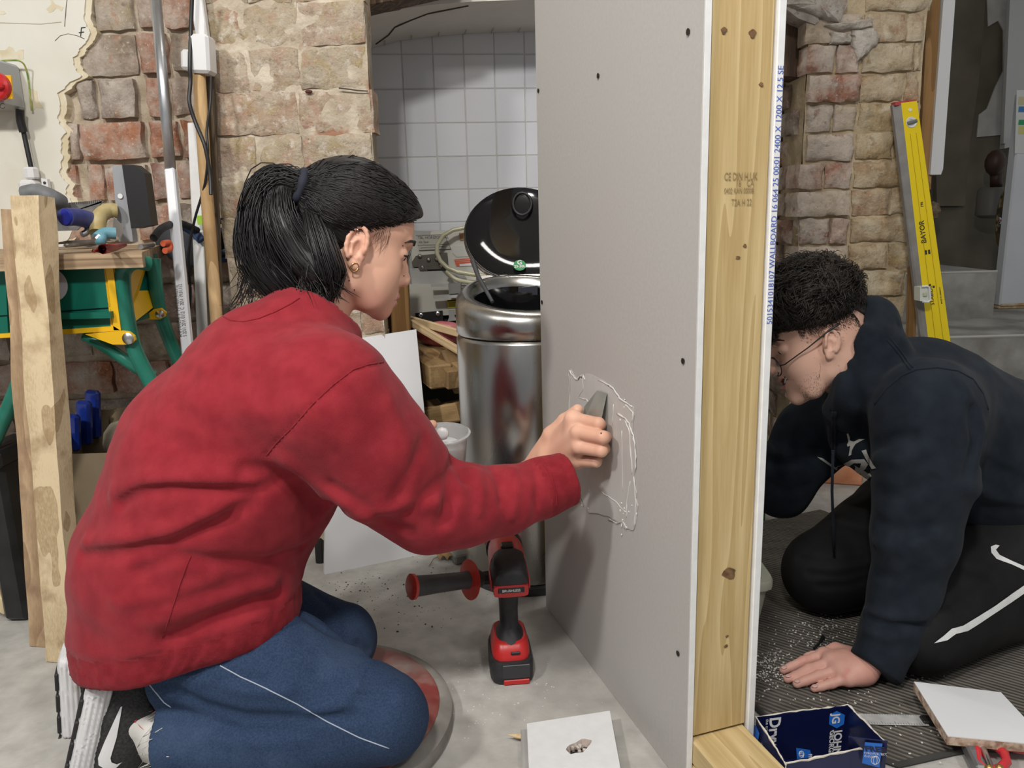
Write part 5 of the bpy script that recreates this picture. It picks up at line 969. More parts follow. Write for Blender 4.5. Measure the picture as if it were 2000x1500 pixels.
q0, q1 = F(992, 1435, .012), F(1045, 1443, .010); dq = nrm(q1-q0); obj('shaft', MB().tube([q0+dq*.014, q1], .0038, 6), mat('pencil_wood', (.62, .45, .24), rough=.5), pen); obj('sharpened_tip', MB().tube([q0, q0+dq*.014], [.0004, .0037], 8), mat('pencil_tip', (.66, .5, .3), rough=.6), pen)

# open screw carton
m_navy = mat('carton_navy', (.006, .010, .055), (.012, .018, .075), scale=10, rough=.32); m_navyin = mat('carton_inside', (.005, .008, .045), rough=.3); m_worn = mat('carton_torn', (.55, .50, .42), (.68, .65, .58), scale=60, rough=.9); m_cblue = mat('carton_blue', (.02, .16, .62), rough=.4)
ZT = .08; A, B_, C, D = (F(*p, ZT) for p in ((1476, 1400), (1656, 1377), (1733, 1453), (1535, 1492)))
gd = lambda p, z=.001: np.array([p[0], p[1], z])
cart = thing('screw_carton', 'torn open navy carton of drywall screws in the right foreground', 'carton', ((A[0]+C[0])/2, (A[1]+C[1])/2, 0))
pb_ = face('back_panel', [A, gd(A), gd(B_), B_], m_navyin, cart, .002); pr_ = face('right_panel', [B_, gd(B_), gd(C), C], m_navyin, cart, .002); plf = face('left_panel', [A, D, gd(D), gd(A)], m_navy, cart, .002)
pf_ = face('front_panel', [D, C, gd(C), gd(D)], m_navy, cart, .002); face('bottom', [gd(A, .002), gd(B_, .002), gd(C, .002), gd(D, .002)], m_navyin, cart, .001)
def torn(p, q, n=14, r=.0016):
    pts = [p+(q-p)*(i/n)+np.array([0, 0, rnd.uniform(-.001, .0016)]) for i in range(n+1)]; obj('torn_edge', MB().tube(pts, [r*rnd.uniform(.4, 1.2) for _ in pts], 5), m_worn, cart)
for p, q in ((A, B_), (B_, C), (C, D), (D, A), (A, gd(A, .05)), (D, gd(D, .0))): torn(p, q)
def onp(px, py, a, b_, o=.0016):
    n = np.cross(b_-a, [0, 0, 1.]); n = nrm(n); q = PL(px, py, a, n); s = 1 if np.dot(CP-q, n) > 0 else -1; return q+n*s*o
xb = nrm(B_-A)
def flat(name, pxs, a, b_, m, parent, o=.003):
    v = [onp(x, y, a, b_, o) for x, y in pxs]; return obj(name, MB().add(v, [tuple(range(len(v)))]), m, parent)
flat('logo_hexagon', [(1632, 1386), (1648, 1394), (1646, 1412), (1632, 1420), (1617, 1412), (1618, 1394)], A, B_, m_cblue, pb_)
mb = MB(); DN = np.array([0, 0, -1.])
for txt, px, py, sz in (('JG', 1624, 1392, .017), ('JOHN', 1628, 1424, .017), ('GEORGE', 1619, 1424, .011)): letter(mb, txt, onp(px, py, A, B_, .0035), DN, xb, sz, bold=.03)
obj('lettering', mb, m_white, pb_)
pbl = flat('blue_flag', [(1553, 1458), (1580, 1462), (1586, 1487), (1555, 1487)], A, B_, m_cblue, pb_)
mb = MB()
for k in range(2): mb.tube([onp(1563+5*math.cos(t), 1470+6*math.sin(t)*(1-.6*k), A, B_, .0035) for t in np.linspace(0, 6.28, 15)[:-1]], .0005, 4, closed=True)
letter(mb, 'FREE', onp(1577, 1470, A, B_, .0035), DN, xb, .008, bold=.03); obj('flag_print', mb, m_white, pbl)
mb = MB(); letter(mb, 'Drywall', onp(1502, 1399, A, B_, .0035), DN, xb, .024, bold=.03); letter(mb, 'the original', onp(1494, 1402, A, B_, .0035), DN, xb, .007); obj('lettering', mb, m_white, pb_)
xa_ = nrm(D-A)
flat('logo_hexagon', [(1472, 1418), (1480, 1416), (1487, 1432), (1484, 1450), (1475, 1446), (1470, 1432)], A, D, m_cblue, plf)
mb = MB(); letter(mb, 'JG', onp(1472, 1436, A, D, .0028), xa_, [0, 0, 1], .011, bold=.03); letter(mb, 'Drywall', onp(1489, 1466, A, D, .0028), xa_, [0, 0, 1], .020, bold=.03); letter(mb, 'BLACK', onp(1484, 1490, A, D, .0028), xa_, [0, 0, 1], .012); obj('lettering', mb, m_white, plf)
flp = face('flap', [P(1657, 1440, .915), P(1734, 1449, .89), P(1728, 1500, .90), P(1656, 1472, .93)], m_navy, cart, .002)
fA, fB = P(1688, 1447, .899), P(1725, 1451, .887); fn = nrm(np.cross(P(1734, 1449, .89)-P(1657, 1440, .915), P(1728, 1500, .90)-P(1657, 1440, .915))); fn = fn if fn[1] < 0 else -fn
def fpt(x, y, o=.003): return PL(x, y, P(1657, 1440, .915), fn)+fn*o
fb_ = obj('blue_flag', MB().add([fpt(x, y) for x, y in ((1690, 1446), (1724, 1449), (1718, 1496), (1684, 1487))], [(0, 1, 2, 3)]), m_cblue, flp); fx = nrm(fpt(1722, 1456)-fpt(1691, 1454)); fu = np.cross(fn, fx)
mb = MB(); letter(mb, 'FREE', fpt(1691, 1463, .0035), fx, fu, .0125, bold=.04); obj('flag_lettering', mb, m_navy, fb_)
mb = MB(); letter(mb, 'DRIVER BIT', fpt(1689, 1469, .0035), fx, fu, .0058); letter(mb, 'INSIDE', fpt(1689, 1475, .0035), fx, fu, .0058)
for k in range(2): mb.tube([fpt(1710+8*math.cos(t)*(1-.55*k), 1481+8*math.sin(t), .0035) for t in np.linspace(0, 6.28, 15)[:-1]], .0004, 4, closed=True)
obj('flag_print', mb, m_white, fb_)
for k in range(5):
    q = fpt(1660+k*3, 1470+k*3.4, .002); obj('torn_paper', MB().ball(q, (.003, .001, .003), 6), m_worn, flp)

# steel rule, laminated offcut, clamp
rule = thing('steel_rule', 'steel rule lying on the mat beside the screw carton', 'ruler', tuple(F(1750, 1405)))
r0, r1 = F(1680, 1404, .009), F(1808, 1407, .009); rd_ = nrm(r1-r0); rs = np.cross([0, 0, 1], rd_); RR = np.column_stack([rd_, rs, [0, 0, 1]])
obj('blade', MB().box((r0+r1)/2, (np.linalg.norm(r1-r0), .026, .0012), RR, .0003), mat('rule_steel', (.45, .45, .45), (.60, .60, .60), scale=60, rough=.45, metal=.25), rule)
mb = MB()
for k in range(24): q = r0+rd_*(.004*k+.01); mb.box(q+rs*(-.011+.002*(k % 5 == 0))+np.array([0, 0, .0008]), (.0005, .004+.004*(k % 5 == 0), .0002), RR, .0001); mb.box(q+rs*.0115+np.array([0, 0, .0008]), (.0005, .003, .0002), RR, .0001)
obj('graduations', mb, m_ink, rule); obj('black_stock', MB().box(F(1822, 1408, .009), (.035, .018, .01), RR, .002), m_blackp, rule)
lo_ = [F(1785, 1331, .05), F(1955, 1352, .042), F(2052, 1456, .040), F(1851, 1437, .046)]
lam = thing('laminated_offcut', 'white laminated chipboard offcut propped on the mat at right', 'offcut', tuple(F(1900, 1420)))
mb = MB().add(lo_+[p-np.array([0, 0, .0015]) for p in lo_], [(0, 1, 2, 3), (0, 4, 5, 1), (1, 5, 6, 2), (2, 6, 7, 3), (3, 7, 4, 0)]); obj('white_face', mb, MATS['white_laminate'], lam)
l2 = [p-np.array([0, 0, .0015]) for p in lo_]; mb = MB().add(l2+[p-np.array([0, 0, .0135]) for p in l2], [(0, 1, 2, 3), (7, 6, 5, 4), (0, 4, 5, 1), (1, 5, 6, 2), (2, 6, 7, 3), (3, 7, 4, 0)]); obj('chipboard_core', mb, mat('chipboard', (.30, .19, .13), (.56, .43, .33), scale=90, rough=.95, bump=.8, bscale=120, lo=.4, hi=.6), lam)
tag(obj('wood_block', MB().box((.70, 1.045, .015), (.10, .06, .03), rotz(-.3), .003), m_pine2), 'small timber block hidden under the propped laminated offcut', 'block')
cl = thing('corner_clamp', 'red and steel corner clamp with brass screws at lower right', 'clamp', tuple(F(1920, 1490)))
obj('steel_jaw', MB().bar(F(1889, 1452, .022), F(1918, 1510, .022), .016, .02, b=.003), mat('clamp_steel', (.22, .22, .23), rough=.45, metal=.6), cl)
obj('red_frame', MB().tube([F(x, y, .026) for x, y in ((1905, 1456), (1925, 1452), (1946, 1458), (1962, 1472), (1966, 1488), (1955, 1500), (1930, 1508), (1912, 1492))], .0065, 10, closed=True), mat('clamp_red', (.55, .03, .04), rough=.35), cl, smooth=True)
obj('red_plate', MB().box(F(1958, 1452, .024), (.07, .02, .014), rotz(-.35), .003), MATS['clamp_red'], cl); obj('spindle', MB().tube([F(1920, 1462, .028), F(1936, 1500, .028)], .0045, 10), m_steel, cl, smooth=40)
for x, y in ((1932, 1502), (1952, 1502)): obj('brass_screw', MB().ball(F(x, y, .030), .0065, 12), mat('brass', (.55, .38, .13), rough=.35, metal=.9), cl, smooth=True)
# ------------------------------------------------------------------ smooth bodies: signed-distance shapes turned into one skin (surface nets)
def A3(v): return np.array(v, float)
def smin(a, b, k):
    h = np.maximum(k-np.abs(a-b), 0)/k; return np.minimum(a, b)-h*h*k*.25
def smax(a, b, k): return -smin(-a, -b, k)
def cone(p, a, b, ra, rb):
    a, b = A3(a), A3(b); ab = b-a; t = np.clip(((p-a)@ab)/(ab@ab), 0, 1); return np.linalg.norm(p-a-t[:, None]*ab, axis=1)-(ra+(rb-ra)*t)
def ell(p, c, r, R=None):
    q = p-A3(c); q = q if R is None else q@A3(R); r = A3(r); k0 = np.linalg.norm(q/r, axis=1); k1 = np.linalg.norm(q/r**2, axis=1); return k0*(k0-1)/np.maximum(k1, 1e-9)
def chain(p, pts, k=.01):
    """round cones through (x,y,z,r) points"""
    d = None
    for (a, b) in zip(pts[:-1], pts[1:]):
        e = cone(p, a[:3], b[:3], a[3], b[3]); d = e if d is None else smin(d, e, k)
    return d
def rbox(p, c, h, r, R=None):
    q = p-A3(c); q = q if R is None else q@A3(R); q = np.abs(q)-(A3(h)-r); return np.linalg.norm(np.maximum(q, 0), axis=1)+np.minimum(q.max(1), 0)-r
def sect(p, secs, k=.012):
    """limb or trunk through elliptical sections: (centre, r_side, r_depth), depth taken along world Y squash"""
    d = None
    for (a, ra, sa), (b, rb, sb) in zip(secs[:-1], secs[1:]):
        a, b = A3(a), A3(b); ab = b-a; t = np.clip(((p-a)@ab)/(ab@ab), 0, 1); q = p-a-t[:, None]*ab; s = sa+(sb-sa)*t; q = q.copy(); q[:, 1] /= s
        e = (np.linalg.norm(q, axis=1)-(ra+(rb-ra)*t))*np.minimum(s, 1); d = e if d is None else smin(d, e, k)
    return d
def polyd(p, pts):
    d = np.full(len(p), 9.); pts = [A3(x) for x in pts]
    for a, b in zip(pts[:-1], pts[1:]):
        ab = b-a; t = np.clip(((p-a)@ab)/max(ab@ab, 1e-12), 0, 1); d = np.minimum(d, np.linalg.norm(p-a-t[:, None]*ab, axis=1))
    return d
def chunked(f, p, n=150000):
    return np.concatenate([f(p[i:i+n]) for i in range(0, len(p), n)]) if len(p) else np.zeros(0)
def skin(f, lo, hi, h, relax=1, proj=2):
    lo, hi = A3(lo), A3(hi); S = 4; n = (np.ceil((hi-lo)/(h*S)).astype(int))*S+1
    cs = [lo[i]+np.arange(0, n[i], S)*h for i in range(3)]; G = np.stack(np.meshgrid(*cs, indexing='ij'), -1).reshape(-1, 3); dc = chunked(f, G).reshape([len(c) for c in cs])
    near = np.abs(dc) < h*S*2.6
    m = near[:-1, :-1, :-1].copy()
    for i in (0, 1):
        for j in (0, 1):
            for k in (0, 1): m |= near[i:near.shape[0]-1+i, j:near.shape[1]-1+j, k:near.shape[2]-1+k]
    V = np.where(np.repeat(np.repeat(np.repeat(dc, S, 0), S, 1), S, 2)[:n[0], :n[1], :n[2]] < 0, -1., 1.).astype(np.float32)
    M = np.zeros(n, bool); mm = np.repeat(np.repeat(np.repeat(m, S, 0), S, 1), S, 2); M[:-1, :-1, :-1] = mm
    for ax in range(3): M |= np.roll(M, 1, ax)
    ix = np.argwhere(M); V[ix[:, 0], ix[:, 1], ix[:, 2]] = chunked(f, lo+ix*h)
    s = V < 0; c = [s[i:n[0]-1+i, j:n[1]-1+j, k:n[2]-1+k] for i in (0, 1) for j in (0, 1) for k in (0, 1)]
    al = np.logical_and.reduce(c); an = np.logical_or.reduce(c); act = np.argwhere(an & ~al); idx = np.full(n-1, -1, int); idx[act[:, 0], act[:, 1], act[:, 2]] = np.arange(len(act))
    cor = np.array([(i, j, k) for i in (0, 1) for j in (0, 1) for k in (0, 1)]); cv = np.stack([V[act[:, 0]+a, act[:, 1]+b, act[:, 2]+cc] for a, b, cc in cor], 1)
    acc = np.zeros((len(act), 3)); cnt = np.zeros(len(act))
    for i in range(8):
        for j in range(i+1, 8):
            if abs(cor[i]-cor[j]).sum() == 1:
                x = (cv[:, i] < 0) != (cv[:, j] < 0); t = np.where(x, cv[:, i]/np.where(x, cv[:, i]-cv[:, j], 1), 0)
                acc += x[:, None]*(cor[i]+t[:, None]*(cor[j]-cor[i])); cnt += x
    pos = lo+(act+acc/cnt[:, None])*h; F_ = []
    for ax in range(3):
        b, c2 = [(1, 2), (2, 0), (0, 1)][ax]; sl0 = [slice(None)]*3; sl1 = [slice(None)]*3; sl0[ax] = slice(0, -1); sl1[ax] = slice(1, None); d = s[tuple(sl0)] != s[tuple(sl1)]; e = np.argwhere(d)
        e = e[(e[:, b] > 0) & (e[:, c2] > 0) & (e[:, b] < n[b]-1) & (e[:, c2] < n[c2]-1)]; q = []
        for ob, oc in ((1, 1), (0, 1), (0, 0), (1, 0)):
            k = e.copy(); k[:, b] -= ob; k[:, c2] -= oc; q.append(idx[k[:, 0], k[:, 1], k[:, 2]])
        q = np.stack(q, 1); fl = ~s[e[:, 0], e[:, 1], e[:, 2]]; q[fl] = q[fl][:, ::-1]; F_.append(q)
    Fq = np.concatenate(F_)
    for _ in range(relax):
        sm = np.zeros_like(pos); ct = np.zeros(len(pos))
        for a, b in ((0, 1), (1, 2), (2, 3), (3, 0)):
            np.add.at(sm, Fq[:, a], pos[Fq[:, b]]); np.add.at(sm, Fq[:, b], pos[Fq[:, a]]); np.add.at(ct, Fq[:, a], 1); np.add.at(ct, Fq[:, b], 1)
        pos = pos*.5+.5*sm/np.maximum(ct, 1)[:, None]
    for _ in range(proj):
        d = chunked(f, pos); e = h*.5; g = np.stack([chunked(f, pos+np.eye(3)[i]*e)-chunked(f, pos-np.eye(3)[i]*e) for i in range(3)], 1)/(2*e)
        pos = pos-g*(np.clip(d, -h, h)/np.maximum((g*g).sum(1), .25))[:, None]
    return pos, Fq
def grad(f, p, e=.002):
    p = np.atleast_2d(p); g = np.stack([f(p+np.eye(3)[i]*e)-f(p-np.eye(3)[i]*e) for i in range(3)], 1); return g/np.maximum(np.linalg.norm(g, axis=1), 1e-9)[:, None]
def snap(f, p, off=0., n=5):
    p = np.atleast_2d(A3(p)).copy()
    for _ in range(n): p -= grad(f, p)*((f(p)-off)*.9)[:, None]
    return p
def hits(f, pxs, t0=.6, t1=2.6):
    """where the lines of sight through photo pixels first meet the surface (None where they miss)"""
    D = np.array([nrm(ray(*p)) for p in pxs]); t = np.full(len(D), t0); live = np.ones(len(D), bool); ok = np.zeros(len(D), bool)
    for _ in range(110):
        if not live.any(): break
        ix = np.where(live)[0]; v = f(CP+D[ix]*t[ix, None]); done = v < .0005; ok[ix[done]] = True; live[ix[done]] = False; ix = ix[~done]; t[ix] += np.maximum(v[~done]*.75, .0005); live[ix[t[ix] > t1]] = False
    return [CP+D[i]*t[i] if ok[i] else None for i in range(len(D))]
def hit(f, px, py): return hits(f, [(px, py)])[0]
def skin_obj(name, f, lo, hi, h, m, parent, relax=1, pick=None, kind=None, label=None):
    v, q = skin(f, lo, hi, h, relax); o = obj(name, (v, q), m, parent, smooth=True, label=label)
    if pick is not None:
        c = v[q].mean(1); o.data.polygons.foreach_set('material_index', pick(c).astype(int)); o.data.update()
    return o
def fold(d, amp, w): return amp*np.exp(-(d/w)**2)
def decal(name, f, outline, m, parent, off=.0012, n=3, label=None):
    """flat print that follows the cloth: outline in photo pixels, triangulated, laid on the surface f"""
    pts = []
    for i in range(len(outline)):
        a, b = outline[i], outline[(i+1) % len(outline)]
        for k in range(n): t = k/n; pts.append((a[0]*(1-t)+b[0]*t, a[1]*(1-t)+b[1]*t))
    bm = bmesh.new(); vs = [bm.verts.new((x, y, 0)) for x, y in pts]; es = [bm.edges.new((vs[i], vs[(i+1) % len(vs)])) for i in range(len(vs))]
    bmesh.ops.triangle_fill(bm, edges=es, use_beauty=True)
    bmesh.ops.subdivide_edges(bm, edges=[e for e in bm.edges if e.calc_length() > 6], cuts=2, use_grid_fill=False); bmesh.ops.triangulate(bm, faces=bm.faces[:])
    bm.verts.index_update(); q = hits(f, [(v.co.x, v.co.y) for v in bm.verts])
    ok = [x for x in q if x is not None]
    if not ok: bm.free(); return None
    mean = np.mean(ok, 0); q = [x if x is not None else PL(v.co.x, v.co.y, mean, FW) for x, v in zip(q, bm.verts)]
    q = snap(f, np.array(q), off, 3); fs = [tuple(v.index for v in g.verts) for g in bm.faces]; bm.free()
    return obj(name, MB().add(q, fs), m, parent, label=label)
def seam(name, f, pxs, r, m, parent, off=.0004, sub=5):
    pts = []
    for i in range(len(pxs)-1):
        for k in range(sub): t = k/sub; pts.append((pxs[i][0]*(1-t)+pxs[i+1][0]*t, pxs[i][1]*(1-t)+pxs[i+1][1]*t))
    pts.append(pxs[-1]); q = [x for x in hits(f, pts) if x is not None]
    if len(q) < 2: return None
    q = snap(f, np.array(q), off, 2); return obj(name, MB().tube(list(q), r, 6), m, parent, smooth=True)
def on(f, pxs, sub=4):
    """photo pixels of a crease -> points on the cloth"""
    pts = [(pxs[i][0]*(1-k/sub)+pxs[i+1][0]*k/sub, pxs[i][1]*(1-k/sub)+pxs[i+1][1]*k/sub) for i in range(len(pxs)-1) for k in range(sub)]+[pxs[-1]]
    return [x for x in hits(f, pts) if x is not None]
def wrinkled(f, lines):
    """f with creases: (photo pixels, amplitude, width); negative amplitude = valley"""
    L_ = []
    for pxs, amp, wd in lines:
        q = on(f, pxs)
        if len(q) > 1: L_.append((q, amp, wd, np.min(q, 0)-3*wd, np.max(q, 0)+3*wd))
    def g(p):
        d = f(p)
        for q, amp, wd, lo, hi in L_:
            m = np.all((p > lo) & (p < hi), axis=1)
            if m.any(): d[m] -= fold(polyd(p[m], q), amp, wd)
        return d
    return g
def vnoise(p, s, seed=0.):
    """cheap smooth variation for cloth"""
    x = p*s+seed; return (np.sin(x[:, 0]*1.7+1.3*np.sin(x[:, 1]*1.1+seed))+np.sin(x[:, 1]*1.9+1.2*np.sin(x[:, 2]*1.3))+np.sin(x[:, 2]*1.6+1.4*np.sin(x[:, 0]*.9+2)))/3
def strands(name, paths, radii, m, parent, kind='stuff', n=3):
    mb = MB(); vs = []; fs = []
    for path, r in zip(paths, radii):
        k = len(path); base = len(vs); path = np.array(path); t = np.gradient(path, axis=0); t /= np.maximum(np.linalg.norm(t, axis=1), 1e-9)[:, None]
        a = np.cross(t, [0.31, .17, .93]); a /= np.maximum(np.linalg.norm(a, axis=1), 1e-6)[:, None]; b = np.cross(t, a); rr = r*np.array([1.]*(k-1)+[.25])
        for i in range(k):
            for j in range(n): an = 2*math.pi*j/n; vs.append(path[i]+(a[i]*math.cos(an)+b[i]*math.sin(an))*rr[i])
        fs += [(base+i*n+j, base+i*n+(j+1) % n, base+(i+1)*n+(j+1) % n, base+(i+1)*n+j) for i in range(k-1) for j in range(n)]
    mb.v = [tuple(v) for v in vs]; mb.f = fs; o = obj(name, mb, m, parent, smooth=True)
    if kind: o['kind'] = kind
    return o
# ------------------------------------------------------------------ heads
def head_core(q, male=False, fh=0., ch=0.):
    """skull, jaw, brow, nose, lips in a head frame: x forward, y to its left, z up, origin between the ears"""
    s = 1.0
    ya = q.copy(); ya[:, 1] = np.abs(ya[:, 1])
    d = ell(q, (-.012, 0, .058), (.096, .073, .076)); d = smin(d, ell(q, (.042+fh, 0, .05), (.048, .058, .052)), .03)
    d = smin(d, ell(q, (.042, 0, -.03), (.050, .055, .072)), .03)
    jw = .004 if male else 0
    d = smin(d, chain(ya, [(.002, .052+jw, -.03, .018), (.010, .050+jw, -.062, .016), (.050, .034+jw, -.094+ch, .0155), (.082, .010, -.106+ch, .0155)], .012), .028)
    d = smin(d, ell(q, (.086, 0, -.103+ch), (.017, .02+jw, .017)), .014)
    d = smin(d, ell(ya, (.056, .038, -.018), (.026, .020, .026)), .035); d = smin(d, ell(ya, (.062, .030, -.052), (.022, .020, .030)), .035)
    d = smin(d, chain(ya, [(.089+fh*.8, .008, .038, .010 if male else .007), (.082+fh*.6, .036, .040, .009 if male else .006)], .01), .014)
    d = smin(d, ell(q, (.084, 0, -.062), (.020, .027, .030)), .02)
    d = smax(d, -ell(ya, (.103, .033, .018), (.016, .019, .012)), .014)
    nb = .004 if male else 0
    d = smin(d, chain(q, [(.092+nb, 0, .022, .0075), (.1045+nb, 0, -.006, .0085), (.112+nb, 0, -.024, .0105), (.1115+nb, 0, -.029, .0112)], .006), .012)
    d = smin(d, ell(ya, (.101, .0125, -.032), (.011, .0075, .0085)), .006)
    d = smin(d, chain(q, [(.097, 0, -.036, .006), (.098, 0, -.050, .0085)], .01), .010)
    d = smax(d, -ell(ya, (.107, .0065, -.0395), (.006, .0034, .0036)), .003)
    return d, ya
def lips_f(q, male=False):
    u = chain(np.column_stack([q[:, 0], np.abs(q[:, 1]), q[:, 2]]), [(.1075, .0, -.0600, .0064), (.1030, .012, -.0625, .0054), (.089, .0235, -.0675, .0028)], .004)
    l = chain(np.column_stack([q[:, 0], np.abs(q[:, 1]), q[:, 2]]), [(.1062, .0, -.0748, .0072), (.1015, .010, -.0738, .0058), (.089, .0225, -.0685, .0028)], .004)
    return u, l
def ear_f(qe):
    """ear in its own frame: x forward, y outward, z up"""
    d = ell(qe, (0, -.003, 0), (.0175, .0055, .029)); ring = [(.0145*math.cos(t)-.001, .004, .004+.0265*math.sin(t), .0033) for t in np.linspace(math.radians(-10), math.radians(235), 12)]
    d = smin(d, chain(qe, ring, .002), .003); d = smin(d, chain(qe, [(.002, .002, .016, .0028), (-.006, .003, .004, .003), (-.004, .003, -.012, .003), (.004, .002, -.016, .003)], .003), .003)
    d = smax(d, -ell(qe, (.003, .006, -.003), (.0075, .008, .012)), .004); d = smax(d, -ell(qe, (.001, .0065, .016), (.007, .005, .006)), .003)
    d = smin(d, ell(qe, (.004, -.001, -.027), (.0085, .005, .0085)), .006); d = smin(d, ell(qe, (.0125, .001, -.003), (.004, .004, .006)), .003)
    return d
def frame(O, fwd, up=(0, 0, 1), rollv=0.):
    f = nrm(fwd); l = nrm(np.cross(up, f)); u = np.cross(f, l)
    if rollv: l, u = l*math.cos(rollv)+u*math.sin(rollv), -l*math.sin(rollv)+u*math.cos(rollv)
    return A3(O), np.column_stack([f, l, u])

# ------------------------------------------------------------------ woman
m_skinw = mat('skin_fair', (.68, .385, .275), (.74, .45, .33), scale=9, rough=.5, bump=.04, bscale=400, sss=.12, spec=.35, c3=(.72, .34, .26), scale3=7, lo3=.55, hi3=.8)
m_lip = mat('lip', (.50, .19, .17), (.56, .23, .20), scale=60, rough=.4, sss=.1)
m_hairb = mat('black_hair', (.006, .0055, .006), (.014, .012, .012), scale=30, rough=.42, spec=.45, stretch=(1, 1, 1))
m_sweat = mat('red_fleece', (.235, .016, .025), (.285, .023, .033), scale=40, rough=.92, bump=.22, bscale=650, sheen=.08, spec=.15)
m_sweatrib = mat('red_rib', (.205, .014, .021), (.26, .021, .030), scale=60, rough=.95, bump=.3, bscale=500, sheen=.06, spec=.1)
m_denim = mat('denim', (.018, .035, .080), (.033, .058, .112), scale=420, rough=.85, bump=.3, bscale=900, c3=(.075, .115, .19), scale3=5.5, lo3=.48, hi3=.8, spec=.2, detail=9)
m_stitch = mat('pale_stitch', (.35, .40, .48), rough=.9)
woman = thing('person', 'kneeling person in red sweatshirt and jeans smoothing filler on the grey board', 'person', (-.42, 1.10, 0))
WO, WR = frame(P(686, 484, 1.19), (math.cos(.40)*math.cos(.36), math.sin(.40)*math.cos(.36), -math.sin(.36)))
WS = .83
def wl(p): return ((p-WO)@WR)/WS
def ww(x, y, z): return WO+WR@(np.array([x, y, z])*WS)
EA = -.02
def ear_frames(side, ex=-.006, ey=.0725, ez=.002, flare=.24, tilt=EA):
    R = rotz(-side*flare)@roty(-tilt) if False else np.eye(3)
    f = np.array([math.cos(tilt), 0, -math.sin(tilt)*-1]); f = np.array([math.cos(tilt), 0, -math.sin(tilt)]); o = np.array([-math.sin(flare), side*math.cos(flare), 0]); f = nrm(f-o*np.dot(f, o)); u = np.cross(f, o)*(1 if side > 0 else -1); u = u if u[2] > 0 else -u
    return np.array([ex, side*ey, ez]), np.column_stack([f, o, u])
NK = P(602, 668, 1.135)
def w_head(p):
    q = wl(p); d, ya = head_core(q, False, .012, .010)
    u, l = lips_f(q); d = smin(d, u, .005); d = smin(d, l, .005); d = smax(d, -chain(ya, [(.115, 0, -.0668, .0010), (.107, .014, -.0672, .0010), (.088, .024, -.068, .001)], .001), .0025)
    d = smin(d, ell(ya, (.0815, .033, .017), (.0145, .0165, .0135)), .004)
    d = smax(d, -ell(ya, (.095, .0345, .0120), (.009, .0130, .0032)), .002)
    for s in (-1, 1):
        c, R = ear_frames(s); d = smin(d, ear_f((q-c)@R/1.17)*1.17, .006)
    d = d*WS
    d = smin(d, cone(p, ww(-.030, 0, -.02), ww(-.036, 0, -.08), .046, .045), .016); d = smin(d, cone(p, ww(-.034, 0, -.075), NK, .046, .056), .02)
    return d
# the gripping right hand
def bp3(x, y, o): return PL(x, y, PO, PB)-PB*o
WRI = bp3(1108, 922, .075)
mcp = [bp3(1172, 813, .046), bp3(1186, 838, .050), bp3(1188, 866, .050), bp3(1177, 892, .046)]
pip = [bp3(1199, 824, .026), bp3(1211, 850, .029), bp3(1209, 876, .030), bp3(1196, 898, .028)]
dip = [bp3(1186, 828, .012), bp3(1196, 852, .012), bp3(1195, 874, .013), bp3(1184, 892, .014)]
tip = [bp3(1172, 836, .022), bp3(1178, 858, .022), bp3(1178, 878, .024), bp3(1168, 894, .026)]
def w_hand(p):
    d = chain(p, [(*WRI, .026), (*(WRI*.5+mcp[1]*.25+mcp[2]*.25), .028)], .02)
    for i in range(4): d = smin(d, chain(p, [(*(WRI*.62+mcp[i]*.38), .017), (*mcp[i], .0125)], .01), .014)
    d = smin(d, cone(p, mcp[0], mcp[3], .013, .012), .012)
    for i in range(4): r = (.0098, .0102, .0098, .0085)[i]; d = smin(d, chain(p, [(*mcp[i], .0118), (*pip[i], r), (*dip[i], r*.92), (*tip[i], r*.85)], .003), .004)
    d = smin(d, chain(p, [(*(WRI*.7+bp3(1150, 880, .10)*.3), .018), (*bp3(1142, 842, .060), .015), (*bp3(1150, 815, .044), .0105), (*bp3(1161, 797, .030), .0095)], .006), .010)
    return smin(d, cone(p, WRI, bp3(1070, 950, .10), .025, .030), .02)
# left hand under the tub
TUB = P(858, 872, 1.335)
WL0 = P(800, 930, 1.31)
def w_lhand(p):
    d = chain(p, [(*WL0, .024), (*(TUB+np.array([-.045, -.02, -.005])), .024)], .02)
    d = smin(d, chain(p, [(*(TUB+np.array([-.05, -.03, -.01])), .016), (*(TUB+np.array([-.045, -.035, .028])), .0115), (*(TUB+np.array([-.028, -.030, .045])), .0098), (*(TUB+np.array([-.008, -.022, .047])), .0085)], .006), .01)
    for i in range(4): d = smin(d, chain(p, [(*(TUB+np.array([-.04, -.02+.016*i, -.028])), .011), (*(TUB+np.array([-.01, -.02+.017*i, -.048])), .0095), (*(TUB+np.array([.02, -.02+.016*i, -.046])), .0085)], .004), .006)
    return d
vh, fh = skin(w_head, WO-.22, WO+.19, .0024); v1, f1_ = skin(w_hand, np.min(mcp+[WRI], 0)-.08, np.max(mcp+[WRI], 0)+.07, .0022); v2, f2_ = skin(w_lhand, TUB-.12, TUB+.09, .003)
vb, fbq = skin(lambda p: smin(smin(sect(p, [(P(345, 1180, 1.1), .11, 1.1), (P(455, 920, 1.11), .11, 1.2), (P(570, 740, 1.12), .09, 1.3), (NK, .055, 1.)], .05), chain(p, [(*P(640, 770, 1.0), .055), (*P(840, 985, 1.05), .042), (*WRI, .024)], .02), .03), chain(p, [(*P(660, 770, 1.27), .055), (*P(750, 960, 1.31), .042), (*WL0, .024)], .02), .03), P(345, 1180, 1.1)-.25, P(1100, 700, 1.3)+.2, .010)
VV = np.concatenate([vh, v1, v2, vb]); FFq = np.concatenate([fh, f1_+len(vh), f2_+len(vh)+len(v1), fbq+len(vh)+len(v1)+len(v2)])
body = obj('body', (VV, FFq), [m_skinw, m_lip], woman, smooth=True)
